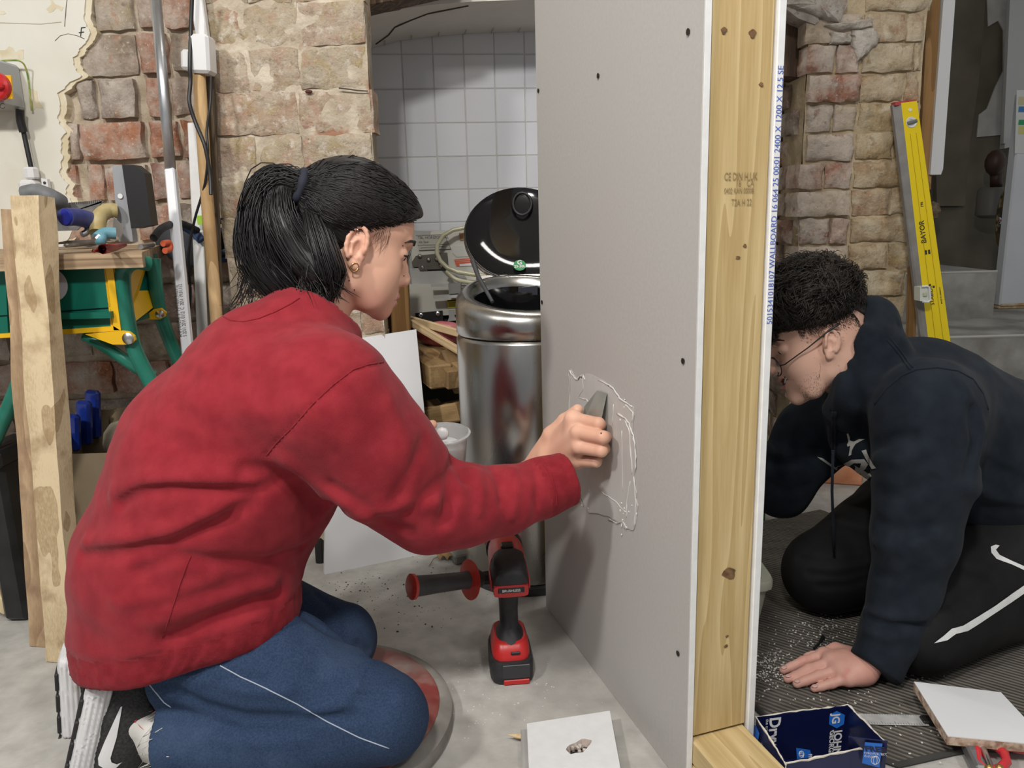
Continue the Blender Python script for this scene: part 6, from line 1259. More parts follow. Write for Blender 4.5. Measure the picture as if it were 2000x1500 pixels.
q = wl(VV[FFq].mean(1)); u_, l_ = lips_f(q); body.data.polygons.foreach_set('material_index', ((np.minimum(u_, l_) < .0006) & (np.arange(len(FFq)) < len(fh))).astype(int))
m_eyew = mat('eye_white', (.72, .70, .68), rough=.15); m_iris = mat('dark_iris', (.02, .012, .008), rough=.1)
for s in (-1, 1):
    e = obj('eye', MB().ball(ww(.0815, s*.033, .015), .0125*WS, 16), m_eyew, woman, smooth=True); obj('iris', MB().ball(ww(.0880, s*.0335, .0118), .0068*WS, 12), m_iris, e, smooth=True)
    bl = MB(); pts = [snap(w_head, ww(*c), .0008)[0] for c in ((.101, s*.016, .040), (.098, s*.028, .045), (.088, s*.043, .043), (.080, s*.051, .037))]; bl.tube(pts, [.0026, .0040, .0034, .0012], 6, flat=.6); obj('eyebrow', bl, m_hairb, woman, smooth=True)
    bl = MB(); pts = [snap(w_head, ww(*c), .0006)[0] for c in ((.093, s*.021, .0135), (.0970, s*.031, .0162), (.092, s*.042, .0165), (.086, s*.050, .0150))]; bl.tube(pts, [.0010, .0018, .0019, .0012], 5); obj('eyelash', bl, m_hairb, woman, smooth=True)
m_gold = mat('gold', (.62, .42, .18), metal=1., rough=.25)
ec, eR = ear_frames(-1); lobe = WO+WR@((ec+eR@np.array([.005, .003, -.032]))*WS)
obj('earring', MB().tube([lobe+WR@np.array([.001*math.sin(t), -.002, .0]) + WR@np.array([.0055*math.cos(t), 0, .0065*math.sin(t)-.003]) for t in np.linspace(0, 6.28, 15)[:-1]], .0009, 6, closed=True), m_gold, woman, smooth=True)
obj('ear_stud', MB().ball(WO+WR@((ec+eR@np.array([-.006, .006, .028]))*WS), .0017, 8), m_steel, woman, smooth=True)
for x, y in ((682, 548), (692, 566), (787, 480), (789, 539)):
    h_ = hit(w_head, x, y)
    if h_ is not None: obj('mole', MB().ball(h_, .0011, 6), mat('mole_brown', (.05, .02, .015), rough=.6), body, smooth=True)
h_ = hit(w_hand, 1174, 846)
if h_ is not None: obj('mole', MB().ball(h_, .0013, 6), MATS['mole_brown'], body, smooth=True)

TIE = P(590, 366, 1.150)
# hair: combed back over the skull into a tied tail
def hl_low(x): return np.where(x > 0, .038+.52*x, np.where(x > -.016, .036+(x*-1)*-.4, np.maximum(-.062, .030+(x+.016)*4.2)))
def w_cap(p):
    q = wl(p); q2 = q.copy(); q2[:, 2] -= 0
    d = ell(q, (-.014, 0, .064), (.109, .085, .096)); d = smin(d, ell(q, (.052, 0, .072), (.064, .068, .058)), .03); d = smin(d, ell(q, (-.05, 0, -.015), (.052, .052, .058)), .03)
    tq = ((TIE-WO)@WR)/WS; d = smin(d, chain(q, [(-.080, 0, .074, .038), (*tq, .016)], .01), .03)
    d = smax(d, hl_low(q[:, 0])-q[:, 2], .012); return d*WS+.0007*np.sin(q[:, 1]*420+6*np.sin(q[:, 0]*30))*(q[:, 2] > .0)
hair = skin_obj('hair', w_cap, WO-.19, WO+.19, .003, m_hairb, woman)
rng = np.random.RandomState(3)
starts = []
for _ in range(900):
    x = rng.uniform(-.09, .088); y = rng.uniform(-1, 1); lo_z = float(hl_low(np.array([x]))[0]); z = lo_z+.003+abs(rng.normal(0, .025)); starts.append((x, np.sign(y)*(.02+.06*abs(y)**.5) if x < .06 else y*.06, min(z, .13)))
S_ = snap(w_cap, np.array([ww(*s) for s in starts]), .0012, 6); tt_ = np.linspace(0, 1, 11); paths = S_[:, None, :]*(1-tt_)[None, :, None]+TIE[None, None, :]*tt_[None, :, None]
paths[:, :, 2] += (np.sin(tt_*math.pi)*rng.normal(0, .006, (len(S_), 1)))
fl_ = paths.reshape(-1, 3); fl_ = snap(w_cap, fl_, .0010, 6).reshape(paths.shape); fl_[:, -1] = TIE+rng.normal(0, .008, (len(S_), 3))
strands('combed_strands', fl_, rng.uniform(.0005, .0011, len(fl_)), m_hairb, hair)
hx_ = rng.uniform(-.012, .088, 420); hy_ = -np.where(hx_ < .05, .072, .072-(hx_-.05)*1.5)*rng.uniform(.75, 1, 420); hz0 = hl_low(hx_)-rng.uniform(-.004, .007, 420)
a0 = snap(w_head, np.array([ww(*c) for c in zip(hx_, hy_, hz0)]), .0006, 5); a1 = snap(w_cap, a0+(WR@np.array([-.010, 0, .007]))[None], .0004, 4); a2 = snap(w_cap, a1+(WR@np.array([-.016, 0, .008]))[None], .0008, 4); a3 = snap(w_cap, a2+(WR@np.array([-.022, 0, .009]))[None], .0010, 4)
strands('hairline_strands', [np.array(q) for q in zip(a0, a1, a2, a3)], [.0005]*420, m_hairb, hair)
def crv(pxs, n=14):
    q = [P(*c) for c in pxs]; Q = [q[0]]+q+[q[-1]]; t = np.linspace(0, len(q)-1-1e-6, n); out = []
    for u in t:
        i = int(u)+1; v = u-int(u); a, b, c, d = Q[i-1], Q[i], Q[i+1], Q[i+2]; out.append(.5*((2*b)+(c-a)*v+(2*a-5*b+4*c-d)*v*v+(3*b-a-3*c+d)*v**3))
    return np.array(out)
HY = 1.155
tail_c = crv([(590, 368, HY), (560, 353, HY), (524, 366, HY), (506, 420, HY-.005), (508, 480, HY-.01), (532, 535, HY-.015), (572, 575, HY-.02), (596, 592, HY-.02)]); tail_r = np.interp(np.linspace(0, 1, 14), [0, .15, .35, .6, .8, 1], [.012, .016, .020, .028, .024, .008])
tail2 = crv([(590, 368, HY), (566, 362, HY), (548, 390, HY-.01), (552, 440, HY-.03), (580, 490, HY-.035), (612, 530, HY-.04), (640, 552, HY-.04)]); t2r = np.interp(np.linspace(0, 1, 14), [0, .2, .5, .8, 1], [.010, .012, .018, .020, .010])
def w_tail(p):
    d = chain(p, [(*c, r) for c, r in zip(tail_c, tail_r)], .01); d = smin(d, chain(p, [(*c, r) for c, r in zip(tail2, t2r)], .01), .012)
    d = smin(d, chain(p, [(*P(620, 440, HY-.02), .016), (*P(630, 490, HY-.03), .018), (*P(640, 530, HY-.04), .012)], .01), .012); return d
tl_ = skin_obj('ponytail', w_tail, np.min(tail_c, 0)-.07, np.max(tail2, 0)+np.array([.06, .09, .09]), .004, m_hairb, woman)
ps = []; rs_ = []
for i in range(1500):
    c, r = ((tail_c, tail_r), (tail2, t2r))[i % 5 in (0, 1)]; dirv = rng.normal(0, 1, 3); dirv /= np.linalg.norm(dirv); k = rng.uniform(.8, 1.5); path = c+dirv*(r*k)[:, None]; wob = rng.normal(0, .0025, 3); path = path+np.sin(np.linspace(0, rng.uniform(2, 6), 14))[:, None]*wob
    if rng.rand() < .5: path[-3:] += (np.arange(1, 4)/3)[:, None]*rng.normal((.0, -.005, -.02), .016)
    e = rng.randint(9, 15); ps.append(path[:e]); rs_.append(rng.uniform(.0005, .0012))
nape_c = crv([(606, 410, HY-.01), (622, 455, HY-.03), (636, 500, HY-.042), (646, 540, HY-.046), (640, 572, HY-.046)]); nape_r = np.interp(np.linspace(0, 1, 14), [0, .3, .7, 1], [.010, .018, .020, .008])
for i in range(420):
    dirv = rng.normal(0, 1, 3); dirv /= np.linalg.norm(dirv); path = nape_c+dirv*(nape_r*rng.uniform(.7, 1.25))[:, None]; path[-3:] += (np.arange(1, 4)/3)[:, None]*rng.normal((0, 0, -.006), .010); ps.append(path[:rng.randint(10, 15)]); rs_.append(rng.uniform(.0005, .0011))
for i in range(60):
    s = P(rng.uniform(478, 520), rng.uniform(480, 540), HY-.02); ps.append(np.array([s, s+np.array([-.012, 0, -.03])*rng.uniform(.5, 1.2), s+np.array([-.03*rng.uniform(.2, 1), 0, -.05*rng.uniform(.6, 1.2)]), s+np.array([-.04*rng.uniform(.2, 1.2), .0, -.06])])); rs_.append(.0006)
strands('tail_strands', ps, rs_, m_hairb, tl_)
ps = []; rs_ = []          # wisps: forelock by the far cheek, sideburn, nape
for i in range(40):
    a = ww(.088+rng.normal(0, .003), .03+rng.normal(0, .01), .072); ps.append([a, a+WR@np.array([.016, .004, -.02]), a+WR@np.array([.018, .008, -.045]), a+WR@np.array([.008, .012, -.075+rng.normal(0, .008)])]); rs_.append(.0006)
A_ = snap(w_head, np.array([ww(rng.uniform(.004, .050), -.073, rng.uniform(.034, .060)) for _ in range(22)]+[ww(-.03-rng.uniform(0, .03), -.06, -.005-rng.uniform(0, .03)) for _ in range(70)]), .001)
for i, a in enumerate(A_):
    if i < 22: q = [a, a+WR@np.array([.001, -.001, -.012]), a+WR@np.array([-.003+rng.normal(0, .004), -.001, -.022-rng.uniform(0, .014)])]; rs_.append(.00022)
    else: q = [a, a+WR@np.array([-.012, 0, -.012]), a+WR@np.array([-.022, 0, -.03-rng.uniform(0, .03)])]; rs_.append(.0005)
    ps.append(np.array(q))
n0 = 40; fl_ = snap(w_head, np.concatenate(ps[n0:]), .0008, 4).reshape(-1, 3, 3); ps = ps[:n0]+list(fl_)
strands('loose_wisps', ps, rs_, m_hairb, hair)
tb_ = obj('hair_tie', MB().tube([TIE+WR@np.array([-.003, .0195*math.cos(t), .021*math.sin(t)]) for t in np.linspace(0, 6.28, 25)[:-1]], [.0065+.0012*math.sin(5*t) for t in np.linspace(0, 6.28, 25)[:-1]], 10, closed=True), mat('navy_band', (.012, .014, .028), rough=.8), woman, smooth=True)

# sweatshirt
def w_sw0(p):
    d = sect(p, [(P(358, 1215, 1.09), .152, 1.18), (P(374, 1085, 1.09), .156, 1.15), (P(458, 905, 1.10), .163, 1.12), (P(538, 768, 1.11), .133, 1.25), (P(586, 686, 1.125), .092, 1.25), (P(604, 640, 1.135), .070, 1.05)])
    d = smin(d, cone(p, P(330, 1215, 1.07), P(452, 1180, 1.035), .105, .102), .03)
    arm = chain(p, [(*P(640, 780, 1.00), .094), (*P(728, 888, 1.02), .088), (*P(838, 985, 1.045), .070), (*P(905, 986, 1.07), .060), (*P(985, 975, 1.10), .0510), (*P(1060, 952, 1.13), .0455), (*P(1106, 936, 1.145), .043)], .012)
    d = smin(d, arm, .045); d = smin(d, chain(p, [(*P(640, 760, 1.25), .085), (*P(745, 950, 1.29), .065), (*WL0, .04)], .03), .05)
    return d
CUFFN = nrm(P(1116, 932, 1.148)-P(1060, 952, 1.13)); CUFFC = P(1112, 934, 1.147)
HEMN = nrm(P(381, 1309, 1.09)-P(352, 1213, 1.09))
NKD = nrm(P(640, 600, 1.15)-P(560, 740, 1.115))
def w_sw1(p):
    d = w_sw0(p)+.0022*vnoise(p, 26, 1.)+.0012*vnoise(p, 60, 4.)
    d = smax(d, (p-CUFFC)@CUFFN, .006)                                            # cuff end
    hz = P(350, 1310, 1.09); d = smax(d, (p-hz)@HEMN, .02) if False else d
    d = smax(d, -cone(p, P(612, 636, 1.14), P(668, 540, 1.17), .055, .064), .008)      # neck opening
    return d
wr = [([(235, 985), (270, 962), (330, 954), (420, 958), (500, 958), (560, 935)], -0.0105, 0.0085), ([(225, 962), (280, 938), (400, 936), (520, 936)], 0.0075, 0.0133), ([(160, 1085), (250, 1078), (330, 1062), (420, 1022), (490, 985)], -0.0105, 0.0095), ([(170, 1062), (250, 1052), (340, 1035), (430, 990)], 0.0075, 0.0123),
      ([(270, 1118), (340, 1085), (400, 1096), (520, 1097), (590, 1072)], -0.0075, 0.0095), ([(330, 1250), (430, 1205), (500, 1178), (540, 1166)], -0.0150, 0.0114), ([(300, 1210), (420, 1170), (530, 1140)], 0.0060, 0.0133), ([(480, 920), (560, 935), (620, 985), (655, 995)], -0.0120, 0.0133),
      ([(892, 886), (884, 930), (880, 975), (868, 1018)], -0.0180, 0.0095), ([(906, 935), (892, 905), (888, 885)], -0.0135, 0.0076), ([(800, 1000), (850, 950), (880, 930)], -0.0075, 0.0095), ([(700, 1010), (790, 985), (850, 985)], 0.0060, 0.0114), ([(930, 920), (940, 960), (935, 1000)], 0.0060, 0.0085),
      ([(960, 915), (975, 940), (980, 980)], -0.0060, 0.0066), ([(1000, 905), (1010, 950), (1000, 1010)], 0.0045, 0.0066), ([(1040, 900), (1052, 945), (1045, 1010)], -0.0053, 0.0057), ([(600, 800), (660, 850), (760, 900)], 0.0045, 0.0190), ([(560, 900), (640, 960), (720, 1010)], 0.0060, 0.0133), ([(650, 950), (740, 1010), (800, 1040)], -0.0060, 0.0095),
      ([(330, 760), (420, 800), (520, 800)], 0.0045, 0.0190), ([(300, 850), (380, 880), (470, 880)], -0.0045, 0.0133), ([(230, 1180), (330, 1160), (420, 1130)], 0.0045, 0.0114), ([(760, 790), (790, 860), (800, 930)], 0.0045, 0.0142), ([(830, 860), (800, 920), (770, 980)], -0.0060, 0.0095), ([(520, 890), (600, 800), (690, 722), (755, 706)], -0.0033, 0.0038)]
w_sw2 = wrinkled(w_sw1, wr)
HC = [P(x, y, 1.09) for x, y in ((150, 1190), (250, 1262), (400, 1262), (560, 1150))]
def w_sw(p):
    d = w_sw2(p); n = HEMN; s = (p-P(352, 1213, 1.09))@n
    band = smax(d+.0025+.0008*np.sin((p[:, 0]*.8+p[:, 1])*1500), s-.006, .014)
    return np.minimum(smax(d, s+.040, .010), band)
# waistband sags lower at the back, higher at the front
HP0, HPB = P(150, 1225, 1.09), P(560, 1180, 1.09)
sweat = skin_obj('sweatshirt', w_sw, P(130, 1330, 1.0)-np.array([.09, .22, .05]), P(1140, 560, 1.2)+np.array([.06, .22, .05]), .0052, [m_sweat, m_sweatrib], woman, relax=1,
    pick=lambda c: (((c-CUFFC)@CUFFN > -.055) & (c[:, 0] > -.05)) | (((c-P(352, 1213, 1.09))@HEMN > -.040) & (c[:, 0] < -.2)))
seam('seam', w_sw, [(756, 706), (720, 712), (690, 722), (650, 752), (610, 790), (570, 836), (540, 865), (520, 890)], .0011, m_sweatrib, sweat)
seam('seam', w_sw, [(436, 618), (452, 626), (475, 628), (505, 622), (540, 608), (570, 592), (585, 582)], .0011, m_sweatrib, sweat)
seam('seam', w_sw, [(1064, 908), (1078, 935), (1086, 965), (1088, 992)], .0010, m_sweatrib, sweat); seam('seam', w_sw, [(318, 1246), (336, 1190), (352, 1140), (372, 1085)], .0009, m_sweatrib, sweat)

# jeans and shoes
KN, KF = F(752, 1398, .102), F(664, 1248, .105)
HIPN, HIPF = P(345, 1240, 1.045), P(370, 1200, 1.15)
AN = F(350, 1445, .085); AFt = F(255, 1360, .085)
def w_je0(p):
    d = chain(p, [(*HIPN, .100), (*(HIPN*.5+KN*.5), .086), (*KN, .062)], .03); d = smin(d, chain(p, [(*HIPF, .10), (*(HIPF*.5+KF*.5), .084), (*KF, .062)], .03), .012)
    d = smin(d, chain(p, [(*(KN+np.array([.0, 0, -.012])), .056), (*(KN*.5+AN*.5+np.array([0, 0, -.015])), .062), (*AN, .055)], .02), .010)
    d = smin(d, chain(p, [(*(KF+np.array([0, 0, -.012])), .055), (*AFt, .05)], .02), .012); d = smin(d, ell(p, P(345, 1215, 1.09), (.125, .14, .10)), .04)
    n = nrm(KN-AN); d = smax(d, -((p-AN)@n+.022), .004); d = np.maximum(d, -(p[:, 2]-.041)*.95)
    return d+.0012*vnoise(p, 55, 2.)
w_je = wrinkled(w_je0, [([(330, 1345), (400, 1380), (480, 1402), (600, 1405), (690, 1400)], -0.0096, 0.0080), ([(560, 1180), (640, 1232), (700, 1262), (735, 1285)], -0.0080, 0.0080), ([(400, 1320), (480, 1345), (560, 1350)], 0.0064, 0.0100), ([(470, 1260), (540, 1300), (620, 1320)], -0.0048, 0.0090), ([(600, 1400), (660, 1380), (700, 1340)], 0.0048, 0.0090), ([(640, 1340), (700, 1360), (760, 1365)], -0.0048, 0.0080), ([(360, 1300), (430, 1330), (520, 1330)], -0.0064, 0.0090), ([(620, 1160), (650, 1190), (690, 1210)], -0.0048, 0.0080), ([(420, 1440), (500, 1450), (600, 1445)], 0.0048, 0.0100)])
jeans = skin_obj('jeans', w_je, np.minimum(AN, AFt)-np.array([.09, .12, .10]), np.maximum(KN, HIPF)+np.array([.1, .13, .14]), .0048, m_denim, woman)
seam('seam', w_je, [(430, 1300), (470, 1322), (520, 1345), (580, 1375), (640, 1410), (700, 1440), (760, 1462)], .0009, m_stitch, jeans); seam('seam', w_je, [(286, 1330), (304, 1352), (320, 1372), (334, 1382)], .0008, m_stitch, jeans)
ps = []
for a in snap(w_je, AN+np.array([-.02, 0, 0])+rng.normal(0, .03, (26, 3)), .001, 5): dv = np.array([-.012, -.004, -.004])+rng.normal(0, .004, 3); ps.append([a, a+dv, a+dv*1.4+rng.normal(0, .004, 3), a+dv*.8+rng.normal(0, .006, 3)])
strands('frayed_hem', ps, [.0006]*len(ps), mat('pale_thread', (.55, .55, .53), rough=.9), jeans)
m_sole = mat('white_midsole', (.66, .65, .66), (.72, .71, .72), scale=20, rough=.55, c3=(.42, .33, .25), scale3=14, lo3=.62, hi3=.74); m_mesh = mat('black_mesh', (.012, .012, .013), (.035, .035, .037), scale=260, rough=.7, bump=.5, bscale=320); m_sock = mat('white_sock', (.62, .60, .57), (.66, .64, .61), scale=40, rough=.9, bump=.2)
m_out = mat('black_outsole', (.015, .015, .016), rough=.6)
def shoe(name, heel, ball, back, lbl):
    """foot standing on its bent toes: heel on top, sole facing back"""
    L = nrm(ball-heel); N = nrm(back-L*np.dot(back, L)); Sd = np.cross(L, N); ln_ = np.linalg.norm(ball-heel); R = np.column_stack([L, N, Sd])
    def loc(p): return (p-heel)@R
    def sole(p): q = loc(p); d = rbox(q, (ln_*.5-.005, .0, 0), (ln_*.5+.022, .0175, .037), .014); g = .0012*np.sin(q[:, 1]*900); return smax(d, -(q[:, 0]+.03), .01)+g
    def upper(p):
        q = loc(p); d = ell(q, (ln_*.28, -.045, 0), (.085, .052, .034)); d = smin(d, ell(q, (ln_*.8, -.036, 0), (.075, .036, .036)), .03); d = smin(d, ell(q, (.02, -.04, 0), (.045, .048, .032)), .02)
        d = smax(d, q[:, 1]+.006, .004); return smax(d, -ell(q, (-.0, -.088, 0), (.05, .05, .026)), .008)
    lo, hi = np.minimum(heel, ball)-.11, np.maximum(heel, ball)+.11
    fl = lambda f: (lambda p: np.maximum(f(p), -(p[:, 2]-.002)))
    t = thing(name, lbl[0], 'shoe', tuple(ball)) if False else None
    s = skin_obj(name, fl(upper), lo, hi, .004, m_mesh, woman, label=lbl); a = skin_obj('midsole', fl(sole), lo, hi, .003, m_sole, s)
    mb = MB()
    for i in range(4): mb.box(heel+R@np.array([ln_*(.12+.26*i), .019, 0]), (.03, .006, .056), R, .002)
    obj('outsole', mb, m_out, s); return upper, sole, R, loc, s
nh, nbl = P(196, 1332, .985), F(168, 1530, .012)+np.array([0, .0, .0]); nbl = P(160, 1500, .98)
up_, so_, sR, sl_, sobj = shoe('shoe', nh+np.array([-.002, 0, -.01]), nbl, np.array([-1, -.35, .0]), 'nearer black mesh trainer with white sole')
fh_, fbl = P(140, 1295, 1.13), P(148, 1450, 1.12); shoe('shoe', fh_, fbl, np.array([-1, -.45, .05]), 'farther black trainer showing its white sole')
decal('swoosh', up_, [(236, 1380), (239, 1379), (228, 1440), (216, 1480), (218, 1488), (228, 1492), (238, 1488), (226, 1500), (206, 1502), (193, 1494), (192, 1480), (204, 1450), (222, 1410)], m_white, sobj, .0012)
sock = lambda p: chain(p, [(*P(272, 1395, 1.0), .036), (*P(310, 1430, 1.03), .038), (*AN, .038)], .02)
so = skin_obj('sock', sock, np.minimum(P(272, 1395, 1.0), AN)-.07, np.maximum(P(272, 1395, 1.0), AN)+.08, .004, m_sock, woman); m_sockred = mat('sock_red', (.5, .02, .03), rough=.9)
for pts in ([(258, 1392), (268, 1388), (270, 1400), (264, 1412), (262, 1405)], [(290, 1382), (304, 1386), (306, 1394), (296, 1392)], [(268, 1412), (276, 1420), (282, 1426), (274, 1420)]): decal('sock_motif', sock, pts, m_sockred, so, .001, 2)

# scraper in the right hand, filler tub in the left
scr = thing('scraper', 'steel filling knife pressed flat on the wet filler patch', 'scraper', tuple(bp3(1180, 800, .01)))
v4 = [bp3(1171, 762, .003), bp3(1189, 768, .003), bp3(1194, 832, .020), bp3(1160, 832, .022), bp3(1158, 792, .014)]
mb = MB().add(v4+[p-PB*.0014 for p in v4], [tuple(range(5)), tuple(range(5, 10))[::-1]]+[(i, (i+1) % 5, (i+1) % 5+5, i+5) for i in range(5)]); obj('blade', mb, mat('knife_steel', (.36, .38, .35), (.45, .46, .43), scale=30, rough=.35, metal=.6), scr)
obj('handle', MB().tube([bp3(1176, 822, .021), bp3(1168, 850, .03), bp3(1158, 885, .04)], [.008, .010, .011], 12), m_blackp, scr, smooth=40)
tubt = thing('filler_tub', 'small clear plastic tub of white filler held in the left hand', 'tub', tuple(TUB))
mb = MB().lathe([(.0, -.034), (.036, -.034), (.040, -.030), (.046, .022), (.051, .022), (.052, .026), (.048, .028), (.045, .022), (.039, -.028), (0, -.030)], TUB+np.array([.006, .0, 0]), 32, rotx(.12), cap=False); obj('tub_wall', mb, mat('clear_plastic', (.80, .82, .83), rough=.15, trans=.55), tubt, smooth=50)
obj('filler', MB().lathe([(0, -.029), (.038, -.027), (.041, -.002), (.03, .006), (0, .010)], TUB+np.array([.006, 0, 0]), 24, rotx(.12)), m_white, tubt, smooth=True); obj('filler_smear', MB().ball(TUB+np.array([.01, -.036, .034]), (.012, .006, .012), 10), m_white, tubt, smooth=True)
# ------------------------------------------------------------------ man
m_skinm = mat('skin_pale', (.66, .39, .295), (.72, .45, .35), scale=9, rough=.5, bump=.05, bscale=350, sss=.12, spec=.35, c3=(.62, .26, .22), scale3=8, lo3=.56, hi3=.8)
m_hand = mat('skin_hand', (.62, .32, .26), (.70, .40, .33), scale=12, rough=.5, bump=.08, bscale=260, sss=.12, spec=.35, c3=(.62, .22, .18), scale3=26, lo3=.56, hi3=.8)
m_hairm = mat('dark_brown_hair', (.013, .010, .008), (.042, .032, .025), scale=40, rough=.5, spec=.4)
m_hood = mat('navy_fleece', (.0105, .0145, .021), (.016, .0215, .030), scale=30, rough=.95, bump=.25, bscale=600, sheen=.04, spec=.12)
m_pant = mat('black_track', (.0055, .0055, .006), (.009, .009, .0095), scale=25, rough=.75, bump=.1, bscale=300, spec=.25)
m_print = mat('grey_print', (.46, .45, .43), (.55, .54, .52), scale=80, rough=.6); m_stripe = mat('white_print', (.62, .63, .63), (.68, .69, .69), scale=60, rough=.5)
man = thing('person', 'kneeling person in dark hoodie and glasses leaning on one hand behind the partition', 'person', (.80, 1.42, 0))
mp_, my_ = .36, .16
MO, MR = frame(P(1601, 664, 1.385), (-math.cos(my_)*math.cos(mp_), math.sin(my_)*math.cos(mp_), -math.sin(mp_)))
MS = .825
def ml_(p): return ((p-MO)@MR)/MS
def mw(x, y, z): return MO+MR@(np.array([x, y, z])*MS)
MNK = P(1712, 735, 1.40)
def m_head(p):
    q = ml_(p); d, ya = head_core(q, True); u, l = lips_f(q)
    sm = q.copy(); sm[:, 2] -= .015*np.clip(np.abs(q[:, 1])/.024, 0, 1)**2+.000; u, l = lips_f(sm)
    d = smin(d, u+.0015, .006); d = smin(d, l+.001, .006)
    mouth = chain(np.column_stack([sm[:, 0], np.abs(sm[:, 1]), sm[:, 2]]), [(.112, 0, -.0668, .0066), (.104, .016, -.0668, .0062), (.088, .034, -.0655, .0034), (.078, .042, -.063, .0014)], .001); d = smax(d, -mouth, .002)
    d = smin(d, ell(ya, (.062, .036, -.028), (.024, .018, .020)), .02)
    d = smin(d, ell(ya, (.0815, .033, .017), (.0145, .0165, .0135)), .004); d = smax(d, -ell(ya, (.095, .0345, .0120), (.009, .0125, .003)), .002)
    for s in (-1, 1):
        c, R = ear_frames(s, ey=.0745, tilt=-.26, flare=.34); d = smin(d, ear_f((q-c)@R/.96)*.96, .006)
    d = d*MS
    d = smin(d, cone(p, mw(-.035, 0, -.01), mw(-.050, 0, -.09), .054, .057), .02); return smin(d, cone(p, mw(-.048, 0, -.08), MNK, .057, .066), .025)
# supporting left hand, flat on the mat
hz_ = lambda px, py, z: F(px, py, z+.006)
Wm = hz_(1692, 1304, .029)
HM = [[hz_(1610, 1279, .024), hz_(1569, 1292, .017), hz_(1545, 1303, .010), hz_(1530, 1309, .0075)], [hz_(1624, 1294, .026), hz_(1580, 1308, .018), hz_(1554, 1321, .0105), hz_(1538, 1326, .0075)],
      [hz_(1639, 1309, .025), hz_(1600, 1320, .017), hz_(1573, 1330, .010), hz_(1556, 1336, .0075)], [hz_(1656, 1325, .021), hz_(1624, 1335, .014), hz_(1604, 1341, .009), hz_(1590, 1345, .007)]]
HT = [hz_(1672, 1286, .028), hz_(1630, 1268, .022), hz_(1596, 1272, .013), hz_(1578, 1284, .009)]
def m_handf(p):
    d = cone(p, Wm, P(1738, 1235, 1.19), .022, .026)
    for i in range(4): d = smin(d, chain(p, [(*(Wm+(HM[i][0]-Wm)*.12+np.array([0, 0, -.006])), .0165), (*(Wm*.45+HM[i][0]*.55), .0165), (*HM[i][0], .0112)], .012), .014)
    for i in range(3): d = smin(d, cone(p, HM[i][0], HM[i+1][0], .0105, .0105), .012)
    for i in range(4):
        r = (.0086, .0090, .0086, .0076)[i]; a, b, c, e = HM[i]; d = smin(d, chain(p, [(*a, .0108), (*(a*.5+b*.5), r*1.0), (*b, r*1.06), (*c, r*.92), (*e, r*.80)], .003), .0045)
    a, b, c, e = HT; d = smin(d, chain(p, [(*a, .018), (*b, .0125), (*c, .0098), (*e, .0085)], .005), .010)
    return np.maximum(d, -(p[:, 2]-.0062))
SHN, ELN = P(1795, 800, 1.22), P(1786, 1055, 1.20)
vh, fh = skin(m_head, MO-.19, MO+.17, .0026); v1, f1_ = skin(m_handf, np.min([h_[3] for h_ in HM]+[Wm], 0)-.05, np.max([Wm, P(1745, 1235, 1.19)], 0)+.05, .0020)
vb, fbq = skin(lambda p: smin(sect(p, [(MNK, .06, 1.), (P(1810, 800, 1.40), .10, 1.4), (P(1930, 890, 1.43), .11, 1.2), (P(2050, 970, 1.45), .10, 1.2)]), chain(p, [(*SHN, .05), (*ELN, .04), (*P(1745, 1235, 1.19), .03)], .02), .03), P(1650, 1320, 1.1)-.05, P(2120, 680, 1.65)+.1, .010)
W2 = part_pt(.215, .47, .455)
def m_rhand(p):
    d = chain(p, [(*P(1590, 830, 1.58), .05), (*P(1530, 955, 1.56), .038), (*W2, .023)], .02); k = [part_pt(.155, .44+.020*i, .475+.004*i) for i in range(4)]
    for i in range(4): d = smin(d, chain(p, [(*(W2*.7+k[i]*.3), .017), (*k[i], .0115), (*part_pt(.128, .43+.021*i, .505), .0095), (*part_pt(.122, .425+.022*i, .53-.004*(i-1.5)**2), .008)], .005), .010)
    return smin(d, chain(p, [(*(W2*.75+k[0]*.25), .018), (*part_pt(.175, .42, .485), .012), (*part_pt(.145, .40, .50), .0095), (*part_pt(.125, .395, .51), .0085)], .005), .010)
vc, fcq = skin(m_rhand, np.array([.16, 1.25, .33]), np.array([.72, 1.68, .72]), .004)
n1_, n2_, n3_ = len(vh), len(vh)+len(v1), len(vh)+len(v1)+len(vb)
VV = np.concatenate([vh, v1, vb, vc]); FFq = np.concatenate([fh, f1_+n1_, fbq+n2_, fcq+n3_])
mbody = obj('body', (VV, FFq), [m_skinm, m_lip, m_hand, mat('mouth_dark', (.09, .02, .018), rough=.4)], man, smooth=True)
q = ml_(VV[FFq].mean(1)); sm = q.copy(); sm[:, 2] -= .015*np.clip(np.abs(q[:, 1])/.024, 0, 1)**2; u_, l_ = lips_f(sm); mi = np.zeros(len(FFq), int); hd_ = np.arange(len(FFq)) < len(fh); mi[hd_ & (np.minimum(u_, l_) < .0012)] = 1; mi[(np.arange(len(FFq)) >= len(fh)) & (np.arange(len(FFq)) < len(fh)+len(f1_))] = 2
mq = chain(np.column_stack([sm[:, 0], np.abs(sm[:, 1]), sm[:, 2]]), [(.112, 0, -.0668, .0066), (.104, .016, -.0668, .0062), (.088, .034, -.0655, .0034), (.078, .042, -.063, .0014)], .001); mi[hd_ & (mq < .0006)] = 3
mbody.data.polygons.foreach_set('material_index', mi)
